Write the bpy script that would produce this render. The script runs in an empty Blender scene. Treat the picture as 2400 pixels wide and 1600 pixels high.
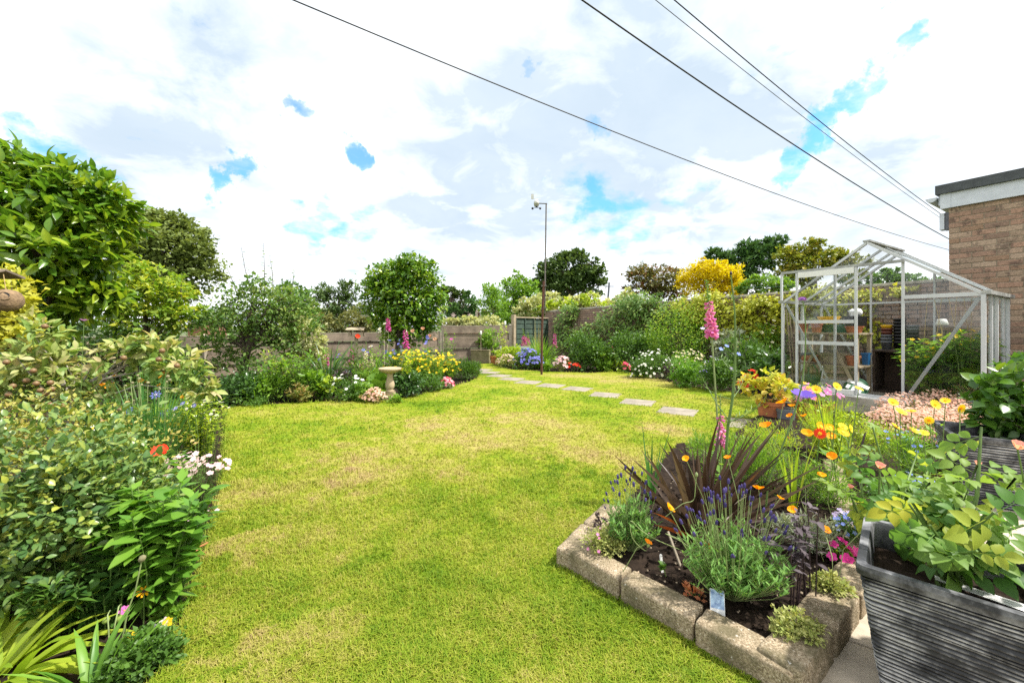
import bpy, bmesh, math, random
import numpy as np
from mathutils import Vector, Matrix, noise as mnoise

# ------------------------------------------------------------------ camera, sky, sun, exposure
SC = bpy.context.scene
COL = SC.collection
F, H, HY = 933.33, 1.1, 765.0          # focal length in photo pixels, eye height, horizon row (photo 2400 x 1600)
cam_d = bpy.data.cameras.new('camera'); cam = bpy.data.objects.new('camera', cam_d); COL.objects.link(cam)
cam.location = (0, 0, H); cam.rotation_euler = (math.radians(90), 0, 0)
cam_d.sensor_width = 36; cam_d.lens = 14.0; cam_d.shift_y = -35 / 2400
cam_d.clip_start = 0.05; cam_d.clip_end = 2000
SC.camera = cam

SUN_EL, SUN_AZ = 57.0, 96.0            # degrees; azimuth clockwise from +Y (away from the camera)
sun_d = bpy.data.lights.new('sun', 'SUN'); sun_d.energy = 4.2; sun_d.angle = math.radians(2.0); sun_d.color = (1.0, 0.955, 0.88)
sun = bpy.data.objects.new('sun', sun_d); COL.objects.link(sun)
sv = Vector((math.sin(math.radians(SUN_AZ)) * math.cos(math.radians(SUN_EL)), math.cos(math.radians(SUN_AZ)) * math.cos(math.radians(SUN_EL)), math.sin(math.radians(SUN_EL))))
sun.rotation_euler = sv.to_track_quat('Z', 'Y').to_euler()

def pdir(px, py):
    return Vector(((px - 1200) / F, 1.0, (HY - py) / F)).normalized()

world = bpy.data.worlds.new('World'); SC.world = world; world.use_nodes = True
wt = world.node_tree; wt.nodes.clear()
def wn(t, **k):
    n = wt.nodes.new(t)
    for a, b in k.items(): setattr(n, a, b)
    return n
def wl(a, b): wt.links.new(a, b)
def wmath(op, a, b=None, clamp=False):
    n = wn('ShaderNodeMath', operation=op); n.use_clamp = clamp
    for i, v in enumerate((a, b)):
        if v is None: continue
        if isinstance(v, (int, float)): n.inputs[i].default_value = v
        else: wl(v, n.inputs[i])
    return n.outputs[0]
def wrange(v, a, b, c=0.0, d=1.0, smooth=True):
    n = wn('ShaderNodeMapRange'); n.interpolation_type = 'SMOOTHSTEP' if smooth else 'LINEAR'
    wl(v, n.inputs[0])
    for i, x in enumerate((a, b, c, d)): n.inputs[i + 1].default_value = x
    return n.outputs[0]
def wmix(f, a, b):
    n = wn('ShaderNodeMix', data_type='RGBA')
    if isinstance(f, (int, float)): n.inputs[0].default_value = f
    else: wl(f, n.inputs[0])
    for i, v in ((6, a), (7, b)):
        if isinstance(v, tuple): n.inputs[i].default_value = (*v, 1)
        else: wl(v, n.inputs[i])
    return n.outputs[2]
tc = wn('ShaderNodeTexCoord')
nrm = wn('ShaderNodeVectorMath', operation='NORMALIZE'); wl(tc.outputs['Generated'], nrm.inputs[0])
sep = wn('ShaderNodeSeparateXYZ'); wl(nrm.outputs[0], sep.inputs[0])
zz = wmath('ADD', wmath('MAXIMUM', sep.outputs[2], 0.0), 0.22)
cx = wmath('DIVIDE', sep.outputs[0], zz); cy = wmath('DIVIDE', sep.outputs[1], zz)
comb = wn('ShaderNodeCombineXYZ'); wl(cx, comb.inputs[0]); wl(cy, comb.inputs[1])
def wnoise(vec, scale, detail, rough, dist=0.0, off=(0, 0, 0)):
    m = wn('ShaderNodeVectorMath', operation='ADD'); wl(vec, m.inputs[0]); m.inputs[1].default_value = off
    n = wn('ShaderNodeTexNoise'); wl(m.outputs[0], n.inputs['Vector'])
    n.inputs['Scale'].default_value = scale; n.inputs['Detail'].default_value = detail
    n.inputs['Roughness'].default_value = rough; n.inputs['Distortion'].default_value = dist
    return n
nA = wnoise(comb.outputs[0], 1.6, 9, 0.58, 0.3)
nB = wnoise(comb.outputs[0], 0.9, 7, 0.55, 0.2, (4.3, 1.7, 0))
nW = wnoise(nrm.outputs[0], 5.5, 9, 0.63)
# warp the direction so that gaps and grey bases get ragged, cloud-like outlines
w1 = wn('ShaderNodeVectorMath', operation='SUBTRACT'); wl(nW.outputs['Color'], w1.inputs[0]); w1.inputs[1].default_value = (.5, .5, .5)
w2 = wn('ShaderNodeVectorMath', operation='SCALE'); wl(w1.outputs[0], w2.inputs[0]); w2.inputs['Scale'].default_value = 0.31
w3 = wn('ShaderNodeVectorMath', operation='ADD'); wl(nrm.outputs[0], w3.inputs[0]); wl(w2.outputs[0], w3.inputs[1])
warp = wn('ShaderNodeVectorMath', operation='NORMALIZE'); wl(w3.outputs[0], warp.inputs[0])
wS = wnoise(nrm.outputs[0], 3.2, 6, 0.5, 0.0, (3., 1., 2.))
ws1 = wn('ShaderNodeVectorMath', operation='SUBTRACT'); wl(wS.outputs['Color'], ws1.inputs[0]); ws1.inputs[1].default_value = (.5, .5, .5)
ws2 = wn('ShaderNodeVectorMath', operation='SCALE'); wl(ws1.outputs[0], ws2.inputs[0]); ws2.inputs['Scale'].default_value = 0.30
ws3 = wn('ShaderNodeVectorMath', operation='ADD'); wl(nrm.outputs[0], ws3.inputs[0]); wl(ws2.outputs[0], ws3.inputs[1])
warps = wn('ShaderNodeVectorMath', operation='NORMALIZE'); wl(ws3.outputs[0], warps.inputs[0])
def blob(px, py, r, amp, kk=0.62):
    d = pdir(px, py); soft = kk > .8; dp = wn('ShaderNodeVectorMath', operation='DOT_PRODUCT'); wl((warps if soft else warp).outputs[0], dp.inputs[0]); dp.inputs[1].default_value = d
    a = r / F * d.y * kk
    return wrange(dp.outputs['Value'], math.cos(a * (1.6 if soft else 1.45)), math.cos(a * (0.05 if soft else 0.35)), 0.0, amp)
def total(bl, kk=0.62):
    s = None
    for b in bl:
        o = blob(*b, kk); s = o if s is None else wmath('ADD', s, o)
    return s
gaps = total([(822, 312, 52, 1.0), (720, 285, 40, .8), (545, 430, 44, .95), (735, 528, 80, .75), (850, 545, 90, .6), (1430, 500, 120, .7), (1330, 480, 90, .55), (1392, 350, 50, .7),
              (1840, 385, 72, .95), (1925, 318, 66, 1.0), (2010, 245, 62, 1.0), (2110, 150, 60, .95), (2040, 30, 40, .85), (1600, 480, 100, .5), (115, 345, 110, .8), (510, 90, 150, .32), (300, 250, 90, .25), (1270, 130, 30, .5), (-400, 300, 200, .8), (2800, 350, 200, .8)])
nC = wnoise(comb.outputs[0], 3.4, 9, 0.60, 0.4, (1.1, 7.7, 0))
nD = wnoise(comb.outputs[0], 6.5, 8, 0.62, 0.2, (9.1, 2.7, 0))
blue = wmath('ADD', gaps, wrange(nA.outputs[0], 0.38, 0.30, 0.0, 0.6))
blue = wmath('SUBTRACT', wmath('MULTIPLY', blue, 1.45), wrange(nD.outputs[0], 0.28, 0.66, 0.0, 1.0, False))
blue = wrange(blue, -0.15, 1.15, 0.0, 0.9)
grey = total([(1120, 390, 190, .62), (1400, 160, 240, .62), (1560, 60, 200, .4), (380, 260, 170, .45), (420, 420, 150, .4), (1640, 400, 170, .5), (860, 600, 170, .35), (1080, 600, 220, .3), (2090, 540, 220, .6), (1000, 250, 120, .3), (600, 110, 150, .45), (1300, 300, 220, .35), (480, 620, 200, .4), (2000, 200, 250, .3), (200, 180, 200, .25), (1500, 560, 200, .4)], 1.0)
grey = wmath('ADD', wmath('MULTIPLY', grey, wrange(nC.outputs[0], 0.72, 0.30, 0.45, 1.1)), wmath('MULTIPLY', wrange(nC.outputs[0], 0.60, 0.32, 0.0, 0.45), wrange(nB.outputs[0], 0.40, 0.65, 0.2, 1.0)))
grey = wmath('MULTIPLY', wrange(grey, 0.0, 1.0, 0.0, 0.76, False), wrange(sep.outputs[2], 0.02, 0.22, 0.45, 1.0))
cloud = wmix(wrange(nA.outputs[0], 0.35, 0.62, 0.0, 1.0), (0.84, 0.88, 0.93), (1.10, 1.10, 1.10))
cloud = wmix(grey, cloud, (0.36, 0.47, 0.58))
sky = wn('ShaderNodeTexSky', sky_type='NISHITA'); sky.sun_disc = False
sky.sun_elevation = math.radians(SUN_EL); sky.sun_rotation = math.radians(SUN_AZ); sky.altitude = 50; sky.ozone_density = 3.0
skys = wn('ShaderNodeVectorMath', operation='MULTIPLY'); wl(sky.outputs[0], skys.inputs[0]); skys.inputs[1].default_value = (0.08, 0.18, 0.20)
col = wmix(blue, cloud, skys.outputs[0])
bg = wn('ShaderNodeBackground'); wl(col, bg.inputs[0]); bg.inputs[1].default_value = 0.82
wo = wn('ShaderNodeOutputWorld'); wl(bg.outputs[0], wo.inputs[0])
world.cycles.sampling_method = 'MANUAL'; world.cycles.sample_map_resolution = 512

SC.view_settings.view_transform = 'Standard'; SC.view_settings.look = 'None'
SC.view_settings.exposure = 0.85; SC.view_settings.gamma = 1.0
SC.render.engine = 'CYCLES'
SC.cycles.use_denoising = False
SC.cycles.max_bounces = 6; SC.cycles.diffuse_bounces = 2; SC.cycles.glossy_bounces = 2
SC.cycles.transmission_bounces = 4; SC.cycles.transparent_max_bounces = 12
SC.cycles.caustics_reflective = False; SC.cycles.caustics_refractive = False

# ------------------------------------------------------------------ helpers
def G(px, py, z=0.0):
    """ground point (at height z) that shows at photo pixel px, py"""
    Y = F * (H - z) / (py - HY)
    return Vector(((px - 1200) / F * Y, Y, z))
def AT(px, py, Y):
    return Vector(((px - 1200) / F * Y, Y, H - (py - HY) / F * Y))

def thing(name, label, cat, loc=(0, 0, 0), rotz=0.0, group=None):
    o = bpy.data.objects.new(name, None); COL.objects.link(o)
    o.location = loc; o.rotation_euler = (0, 0, rotz); o.empty_display_size = 0.05
    return tag(o, label, cat, group)
def tag(o, label, cat, group=None):
    o['label'] = label; o['category'] = cat
    if group: o['group'] = group
    return o
def struct(o, label=None):
    o['kind'] = 'structure'
    if label: o['label'] = label
    return o

class MB:
    """collects geometry; build() links it as ONE mesh object"""
    def __init__(s): s.v = []; s.li = []; s.cn = []; s.mi = []; s.t = []; s.n = 0; s.sm = None
    def add(s, v, faces, mat=0, tint=0.5):
        v = np.asarray(v, np.float64).reshape(-1, 3)
        for f in (faces if isinstance(faces, list) else [faces]):
            f = np.asarray(f, np.int64)
            s.li.append((f + s.n).ravel()); s.cn.append(np.full(len(f), f.shape[1], np.int32))
            m = mat if np.ndim(mat) == 0 else None
            s.mi.append(np.full(len(f), m, np.int32) if m is not None else np.asarray(mat, np.int32))
        s.v.append(v); s.t.append(np.full(len(v), tint, np.float32) if np.ndim(tint) == 0 else np.asarray(tint, np.float32)); s.n += len(v)
    def mesh(s, name, mats, smooth=None):
        me = bpy.data.meshes.new(name)
        v = np.concatenate(s.v).astype(np.float32); li = np.concatenate(s.li).astype(np.int32); cn = np.concatenate(s.cn)
        me.vertices.add(len(v)); me.vertices.foreach_set('co', v.ravel())
        me.loops.add(len(li)); me.loops.foreach_set('vertex_index', li)
        me.polygons.add(len(cn)); st = np.zeros(len(cn), np.int32); st[1:] = np.cumsum(cn)[:-1]
        me.polygons.foreach_set('loop_start', st)
        try: me.polygons.foreach_set('loop_total', cn)
        except Exception: pass
        for m in (mats if isinstance(mats, (list, tuple)) else [mats]): me.materials.append(M[m] if isinstance(m, str) else m)
        me.polygons.foreach_set('material_index', np.concatenate(s.mi))
        me.polygons.foreach_set('use_smooth', np.full(len(cn), bool(s.sm if smooth is None else smooth)))
        a = me.attributes.new('tint', 'FLOAT', 'POINT'); a.data.foreach_set('value', np.concatenate(s.t))
        me.update(calc_edges=True)
        return me
    def build(s, name, mats, parent=None, smooth=None, kind=None, loc=None, label=None):
        if not s.v: return None
        return link(name, s.mesh(name, mats, smooth), parent, kind, loc, label)
def link(name, me, parent=None, kind=None, loc=None, label=None, mat=None):
    o = bpy.data.objects.new(name, me); COL.objects.link(o)
    if parent is not None: o.parent = parent
    if loc is not None: o.location = loc
    if mat is not None: o.matrix_basis = mat
    if kind: o['kind'] = kind
    if label: o['label'] = label
    return o

CUBE_F = np.array([[0, 3, 2, 1], [4, 5, 6, 7], [0, 1, 5, 4], [1, 2, 6, 5], [2, 3, 7, 6], [3, 0, 4, 7]])
def box(mb, lo, hi, mat=0, tint=.5, M4=None):
    mb.sm = False
    (a, b, c), (d, e, f) = lo, hi
    v = np.array([[a, b, c], [d, b, c], [d, e, c], [a, e, c], [a, b, f], [d, b, f], [d, e, f], [a, e, f]], float)
    if M4 is not None: v = v @ np.array(M4.to_3x3()).T + np.array(M4.translation)
    mb.add(v, CUBE_F, mat, tint)
def bar(mb, p, q, w, d, mat=0, tint=.5, up=(0, 0, 1)):
    """rectangular bar from p to q, w wide (across up), d thick (along up)"""
    p = Vector(p); q = Vector(q); y = (q - p); L = y.length; y.normalize()
    u = Vector(up)
    if abs(y.dot(u)) > .98: u = Vector((1, 0, 0))
    x = y.cross(u).normalized(); z = x.cross(y)
    m = Matrix((x, y, z)).transposed().to_4x4(); m.translation = p
    box(mb, (-w / 2, 0, -d / 2), (w / 2, L, d / 2), mat, tint, m)
def bev_mesh(name, sx, sy, sz, b, mat, rough=0.0, cuts=0, seed=0):
    """bevelled box mesh centred on x,y with z from 0; optional uneven surface"""
    bm = bmesh.new(); bmesh.ops.create_cube(bm, size=1)
    bmesh.ops.scale(bm, vec=(sx, sy, sz), verts=bm.verts); bmesh.ops.translate(bm, vec=(0, 0, sz / 2), verts=bm.verts)
    if b: bmesh.ops.bevel(bm, geom=bm.edges[:], offset=b, segments=1 if not cuts else 2, affect='EDGES', profile=.6)
    if cuts:
        bmesh.ops.subdivide_edges(bm, edges=[e for e in bm.edges if e.calc_length() > .05], cuts=cuts, use_grid_fill=True)
        for v in bm.verts:
            n = mnoise.noise_vector(v.co * 14 + Vector((seed * 3.1, seed, 0))) * .6 + mnoise.noise_vector(v.co * 40 + Vector((seed, 0, 7))) * .4
            v.co += n * rough
    me = bpy.data.meshes.new(name); bm.to_mesh(me); bm.free(); me.materials.append(M[mat])
    if cuts:
        for p in me.polygons: p.use_smooth = True
    return me
def tube(mb, pts, r, sides=5, mat=0, tint=.5, cap=True):
    if mb.sm is None: mb.sm = True
    pts = np.asarray(pts, float); k = len(pts); r = np.full(k, r) if np.ndim(r) == 0 else np.asarray(r, float)
    t = np.gradient(pts, axis=0); t /= np.linalg.norm(t, axis=1)[:, None] + 1e-9
    ref = np.where(np.abs(t[:, 2:3]) > .9, np.array([[1., 0, 0]]), np.array([[0, 0, 1.]]))
    x = np.cross(t, ref); x /= np.linalg.norm(x, axis=1)[:, None] + 1e-9; y = np.cross(t, x)
    a = np.arange(sides) * 2 * np.pi / sides
    v = pts[:, None, :] + r[:, None, None] * (np.cos(a)[None, :, None] * x[:, None, :] + np.sin(a)[None, :, None] * y[:, None, :])
    i = np.arange(k - 1)[:, None] * sides; j = np.arange(sides)[None, :]; j2 = (j + 1) % sides
    f = np.stack([i + j, i + j2, i + sides + j2, i + sides + j], -1).reshape(-1, 4)
    fs = [f]
    mb.add(v.reshape(-1, 3), fs, mat, tint)
    if cap and sides > 2:
        for s0, rev in ((0, False), ((k - 1) * sides, True)):
            ring = v.reshape(-1, 3)[s0:s0 + sides]; idx = np.arange(sides)[None, :]
            mb.add(ring, idx if rev else idx[:, ::-1], mat, tint)
def lathe(mb, prof, segs=24, mat=0, tint=.5, sq=None, origin=(0, 0, 0)):
    """prof: list of (r, z)"""
    if mb.sm is None: mb.sm = True
    prof = np.asarray(prof, float); k = len(prof); a = np.arange(segs) * 2 * np.pi / segs
    ca, sa = np.cos(a), np.sin(a)
    v = np.stack([prof[:, :1] * ca, prof[:, :1] * sa, np.repeat(prof[:, 1:2], segs, 1)], -1).reshape(-1, 3) + np.array(origin)
    i = np.arange(k - 1)[:, None] * segs; j = np.arange(segs)[None, :]; j2 = (j + 1) % segs
    mb.add(v, np.stack([i + j, i + j2, i + segs + j2, i + segs + j], -1).reshape(-1, 4), mat, tint)
def ball(mb, c, r, segs=8, rings=5, mat=0, tint=.5):
    if mb.sm is None: mb.sm = True
    rx, ry, rz = (r, r, r) if np.ndim(r) == 0 else r
    th = np.linspace(0.02, np.pi - .02, rings + 1); a = np.arange(segs) * 2 * np.pi / segs
    v = np.stack([rx * np.sin(th)[:, None] * np.cos(a), ry * np.sin(th)[:, None] * np.sin(a), np.repeat((rz * np.cos(th))[:, None], segs, 1)], -1).reshape(-1, 3) + np.array(c)
    i = np.arange(rings)[:, None] * segs; j = np.arange(segs)[None, :]; j2 = (j + 1) % segs
    mb.add(v, np.stack([i + j, i + segs + j, i + segs + j2, i + j2], -1).reshape(-1, 4), mat, tint)

# ------------------------------------------------------------------ materials
M = {}
def nodes(name):
    m = bpy.data.materials.new(name); m.use_nodes = True; t = m.node_tree; t.nodes.clear(); M[name] = m
    o = t.nodes.new('ShaderNodeOutputMaterial')
    def N(ty, ins=None, **k):
        n = t.nodes.new(ty)
        for a, b in k.items(): setattr(n, a, b)
        for a, b in (ins or {}).items():
            s = n.inputs[a]
            if isinstance(b, bpy.types.NodeSocket): t.links.new(b, s)
            elif isinstance(b, tuple) and len(b) == 3 and s.type == 'RGBA': s.default_value = (*b, 1)
            else: s.default_value = b
        return n
    return m, t, o, N
def ramp(N, fac, stops, interp='LINEAR'):
    n = N('ShaderNodeValToRGB', {'Fac': fac}); r = n.color_ramp; r.interpolation = interp
    while len(r.elements) < len(stops): r.elements.new(0.5)
    for e, (p, c) in zip(r.elements, stops): e.position = p; e.color = (*c, 1)
    return n.outputs[0]
def noise(N, vec, scale, detail=4, rough=.55, dist=0.):
    return N('ShaderNodeTexNoise', {'Vector': vec, 'Scale': scale, 'Detail': float(detail), 'Roughness': rough, 'Distortion': dist})
def plain(name, c, rough=.6, metal=0., var=.12, scale=12., bump=0., bscale=60., c2=None, coat=0., emit=None, spec=.5):
    m, t, o, N = nodes(name)
    tcn = N('ShaderNodeTexCoord'); ns = noise(N, tcn.outputs['Object'], scale, 6, .6)
    c2 = c2 or tuple(x * (1 - var * 2.2) for x in c)
    cr = ramp(N, ns.outputs[0], [(.32, c2), (.62, c), (.8, tuple(min(1, x * (1 + var)) for x in c))])
    b = N('ShaderNodeBsdfPrincipled', {'Base Color': cr, 'Roughness': rough, 'Metallic': metal, 'Specular IOR Level': spec, 'Coat Weight': coat})
    if bump:
        nb = noise(N, tcn.outputs['Object'], bscale, 5, .65)
        bp = N('ShaderNodeBump', {'Height': nb.outputs[0], 'Strength': bump, 'Distance': .01}); t.links.new(bp.outputs[0], b.inputs['Normal'])
    t.links.new(b.outputs[0], o.inputs[0]); return m
def leafmat(name, stops, trans=.32, rough=.42, spec=.35, vein=False):
    """leaf colour by each leaf's own tint (young, old, yellowing), with light passing through"""
    m, t, o, N = nodes(name)
    at = N('ShaderNodeAttribute', attribute_name='tint')
    if len(stops) == 2: st = [(0., stops[0]), (1., stops[1])]
    else: st = [(i / (len(stops) - 1), c) for i, c in enumerate(stops)]
    c = ramp(N, at.outputs['Fac'], [(p_, tuple(min(.9, x * (1.22 if max(c_) < .45 else 1.)) for x in c_)) for p_, c_ in st])
    if vein:
        tcn = N('ShaderNodeTexCoord'); ns = noise(N, tcn.outputs['Object'], 6., 3)
        c = N('ShaderNodeMix', {0: .35, 6: c, 7: ramp(N, ns.outputs[0], [(.35, stops[0]), (.7, stops[-1])])}, data_type='RGBA').outputs[2]
    b = N('ShaderNodeBsdfPrincipled', {'Base Color': c, 'Roughness': rough, 'Specular IOR Level': spec})
    tr = N('ShaderNodeMix', {0: .75, 6: c, 7: (1., .95, .35)}, data_type='RGBA', blend_type='MULTIPLY').outputs[2]
    tl = N('ShaderNodeBsdfTranslucent', {'Color': N('ShaderNodeVectorMath', {0: tr, 'Scale': 1.7}, operation='SCALE').outputs[0]})
    mx = N('ShaderNodeMixShader', {0: trans, 1: b.outputs[0], 2: tl.outputs[0]})
    t.links.new(mx.outputs[0], o.inputs[0]); return m
plain('soil', (.036, .025, .018), .95, spec=.08, var=.3, scale=30, bump=1.0, bscale=45, c2=(.014, .010, .008))
plain('earth_far', (.10, .13, .04), .95, var=.2, scale=.4)
plain('paving', (.30, .26, .205), .85, var=.18, scale=9, bump=.25, bscale=120)
plain('patio_stone', (.50, .43, .33), .85, var=.12, scale=14, bump=.2, bscale=150)
plain('wood_grey', (.30, .235, .175), .85, var=.28, scale=3.2, bump=.3, bscale=30, c2=(.13, .10, .075))
plain('wood_post', (.40, .35, .27), .85, var=.25, scale=5, c2=(.22, .18, .13))
plain('wood_pale', (.44, .36, .24), .8, var=.22, scale=6, c2=(.25, .20, .12))
plain('wood_dark', (.085, .055, .038), .85, var=.3, scale=7)
plain('wood_green', (.050, .088, .062), .8, var=.25, scale=6)
plain('sleeper', (.30, .26, .14), .9, var=.3, scale=6, c2=(.16, .15, .06))
plain('concrete', (.50, .46, .38), .9, var=.25, scale=8, bump=.3, bscale=80)
plain('aluminium', (.56, .58, .59), .45, .1, var=.05, scale=6)
plain('aluminium_dull', (.40, .41, .39), .5, .1, var=.22, scale=10)
plain('white_paint', (.80, .80, .78), .5, var=.05, scale=9)
plain('rust', (.135, .055, .035), .9, var=.3, scale=25, c2=(.05, .022, .016))
plain('grey_steel', (.20, .18, .16), .6, .4, var=.2, scale=20)
plain('black_plastic', (.012, .012, .014), .4, var=.2, scale=12)
plain('grey_plastic', (.16, .17, .19), .5, var=.15, scale=12)
plain('pale_plastic', (.66, .66, .62), .5, var=.08)
plain('terracotta', (.50, .17, .065), .8, var=.16, scale=9, c2=(.34, .12, .06))
plain('brown_plastic', (.16, .045, .028), .45, var=.15)
plain('yellow_plastic', (.80, .46, .010), .45, var=.06)
plain('green_plastic', (.03, .13, .065), .45, var=.1)
plain('blue_plastic', (.02, .13, .32), .45, var=.1)
plain('felt_roof', (.085, .095, .10), .85, var=.15, scale=12, bump=.3, bscale=150)
plain('fascia', (.62, .66, .71), .55, var=.06, scale=10)
plain('mortar', (.34, .28, .20), .95, var=.2, scale=20)
plain('mortar_dark', (.27, .225, .18), .95, var=.25, scale=8)
plain('sandstone', (.46, .36, .23), .9, var=.10, scale=10, bump=.2, bscale=160)
plain('bark', (.14, .105, .075), .9, var=.3, scale=18, bump=.5, bscale=40, c2=(.06, .045, .035))
plain('bark_pale', (.36, .32, .26), .85, var=.25, scale=25)
plain('stem_green', (.13, .22, .045), .6, var=.2, scale=20)
plain('stem_pale', (.26, .33, .12), .6, var=.15, scale=20)
plain('stem_dark', (.055, .030, .034), .6, var=.2, scale=20)
plain('stem_straw', (.48, .38, .19), .7, var=.2, scale=20)
plain('cable', (.025, .025, .028), .6)
plain('cable_pale', (.16, .17, .20), .6)
plain('string', (.55, .40, .17), .8)
plain('house_brick', (.32, .14, .09), .9, var=.2, scale=1.2)
plain('house_roof', (.20, .15, .13), .9, var=.2, scale=1.0)
plain('woven', (.30, .20, .11), .9, var=.35, scale=30, bump=.8, bscale=60, c2=(.14, .09, .05))
plain('seed', (.26, .24, .12), .8, var=.2, scale=60)
plain('apple_skin', (.22, .075, .04), .5, var=.35, scale=3, c2=(.17, .17, .05))
plain('plastic_clear', (.35, .62, .50), .2, var=.05)

def brick_mat(name, cols, dark):
    m, t, o, N = nodes(name)
    oi = N('ShaderNodeObjectInfo'); tcn = N('ShaderNodeTexCoord')
    at = N('ShaderNodeAttribute', attribute_name='tint')
    g = N('ShaderNodeNewGeometry')
    base = ramp(N, at.outputs['Fac'], [(i / (len(cols) - 1), c) for i, c in enumerate(cols)])
    n1 = noise(N, g.outputs['Position'], 9., 5, .6); n2 = noise(N, g.outputs['Position'], 60., 4, .6)
    f1 = N('ShaderNodeMapRange', {0: n1.outputs[0], 1: .54, 2: .64, 3: 0., 4: .75}).outputs[0]
    c = N('ShaderNodeMix', {0: f1, 6: base, 7: dark}, data_type='RGBA').outputs[2]
    f2 = N('ShaderNodeMapRange', {0: n2.outputs[0], 1: .38, 2: .68, 3: .75, 4: 1.15}).outputs[0]
    c = N('ShaderNodeVectorMath', {0: c, 'Scale': f2}, operation='SCALE').outputs[0]
    b = N('ShaderNodeBsdfPrincipled', {'Base Color': c, 'Roughness': .92, 'Specular IOR Level': .2})
    bp = N('ShaderNodeBump', {'Height': n2.outputs[0], 'Strength': .5, 'Distance': .006}); t.links.new(bp.outputs[0], b.inputs['Normal'])
    t.links.new(b.outputs[0], o.inputs[0])
brick_mat('brick', [(.34, .22, .145), (.40, .255, .17), (.46, .34, .235), (.28, .19, .14), (.43, .27, .19), (.50, .39, .28)], (.13, .092, .072))
brick_mat('brick_old', [(.36, .25, .18), (.30, .22, .17), (.42, .29, .21), (.26, .20, .16), (.38, .24, .18)], (.12, .095, .08))

# rough cast-stone kerb blocks: speckled, mossy, with pale lichen
m, t, o, N = nodes('cast_stone')
g = N('ShaderNodeNewGeometry'); P = g.outputs['Position']
n1 = noise(N, P, 150., 3, .7); n2 = noise(N, P, 9., 5, .6); n3 = noise(N, P, 55., 4, .6)
c = ramp(N, n1.outputs[0], [(.32, (.11, .082, .050)), (.48, (.32, .25, .165)), (.60, (.45, .365, .25)), (.74, (.72, .66, .56))])
c = N('ShaderNodeMix', {0: N('ShaderNodeMapRange', {0: n2.outputs[0], 1: .44, 2: .62, 3: 0., 4: .85}).outputs[0], 6: c, 7: (.12, .105, .058)}, data_type='RGBA').outputs[2]
c = N('ShaderNodeMix', {0: N('ShaderNodeMapRange', {0: n3.outputs[0], 1: .66, 2: .72, 3: 0., 4: .8}).outputs[0], 6: c, 7: (.72, .68, .62)}, data_type='RGBA').outputs[2]
b = N('ShaderNodeBsdfPrincipled', {'Base Color': c, 'Roughness': .95, 'Specular IOR Level': .15})
bp = N('ShaderNodeBump', {'Height': n1.outputs[0], 'Strength': .7, 'Distance': .008}); t.links.new(bp.outputs[0], b.inputs['Normal'])
t.links.new(b.outputs[0], o.inputs[0])

# ribbed planter: slate grey with worn pale ridges (tint = 1 on the ridges)
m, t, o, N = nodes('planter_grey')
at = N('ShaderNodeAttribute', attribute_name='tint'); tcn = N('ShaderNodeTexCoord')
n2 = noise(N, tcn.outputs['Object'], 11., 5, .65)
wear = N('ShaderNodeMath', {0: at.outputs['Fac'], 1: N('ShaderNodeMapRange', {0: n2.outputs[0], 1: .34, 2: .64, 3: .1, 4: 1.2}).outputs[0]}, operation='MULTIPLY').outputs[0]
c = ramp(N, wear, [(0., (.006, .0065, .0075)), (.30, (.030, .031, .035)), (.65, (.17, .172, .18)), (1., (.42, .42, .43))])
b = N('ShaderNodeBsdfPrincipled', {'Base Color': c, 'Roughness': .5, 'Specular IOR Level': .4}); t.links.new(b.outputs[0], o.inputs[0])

# glass: see-through sheet with fresnel reflections and a trace of dirt
m, t, o, N = nodes('glass')
fr = N('ShaderNodeFresnel', {'IOR': 1.45}); tr = N('ShaderNodeBsdfTransparent', {'Color': (.975, .985, .98)}); gl = N('ShaderNodeBsdfGlossy', {'Color': (.9, .95, .95), 'Roughness': .02})
mx = N('ShaderNodeMixShader', {0: fr.outputs[0], 1: tr.outputs[0], 2: gl.outputs[0]})
tcn = N('ShaderNodeTexCoord'); nd = noise(N, tcn.outputs['Object'], 3.5, 6, .7)
df = N('ShaderNodeBsdfDiffuse', {'Color': (.55, .62, .58)})
mx2 = N('ShaderNodeMixShader', {0: N('ShaderNodeMapRange', {0: nd.outputs[0], 1: .4, 2: .8, 3: .0, 4: .05}).outputs[0], 1: mx.outputs[0], 2: df.outputs[0]})
t.links.new(mx2.outputs[0], o.inputs[0])
m, t, o, N = nodes('water')
b = N('ShaderNodeBsdfPrincipled', {'Base Color': (.12, .13, .11), 'Roughness': .05}); t.links.new(b.outputs[0], o.inputs[0])

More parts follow.
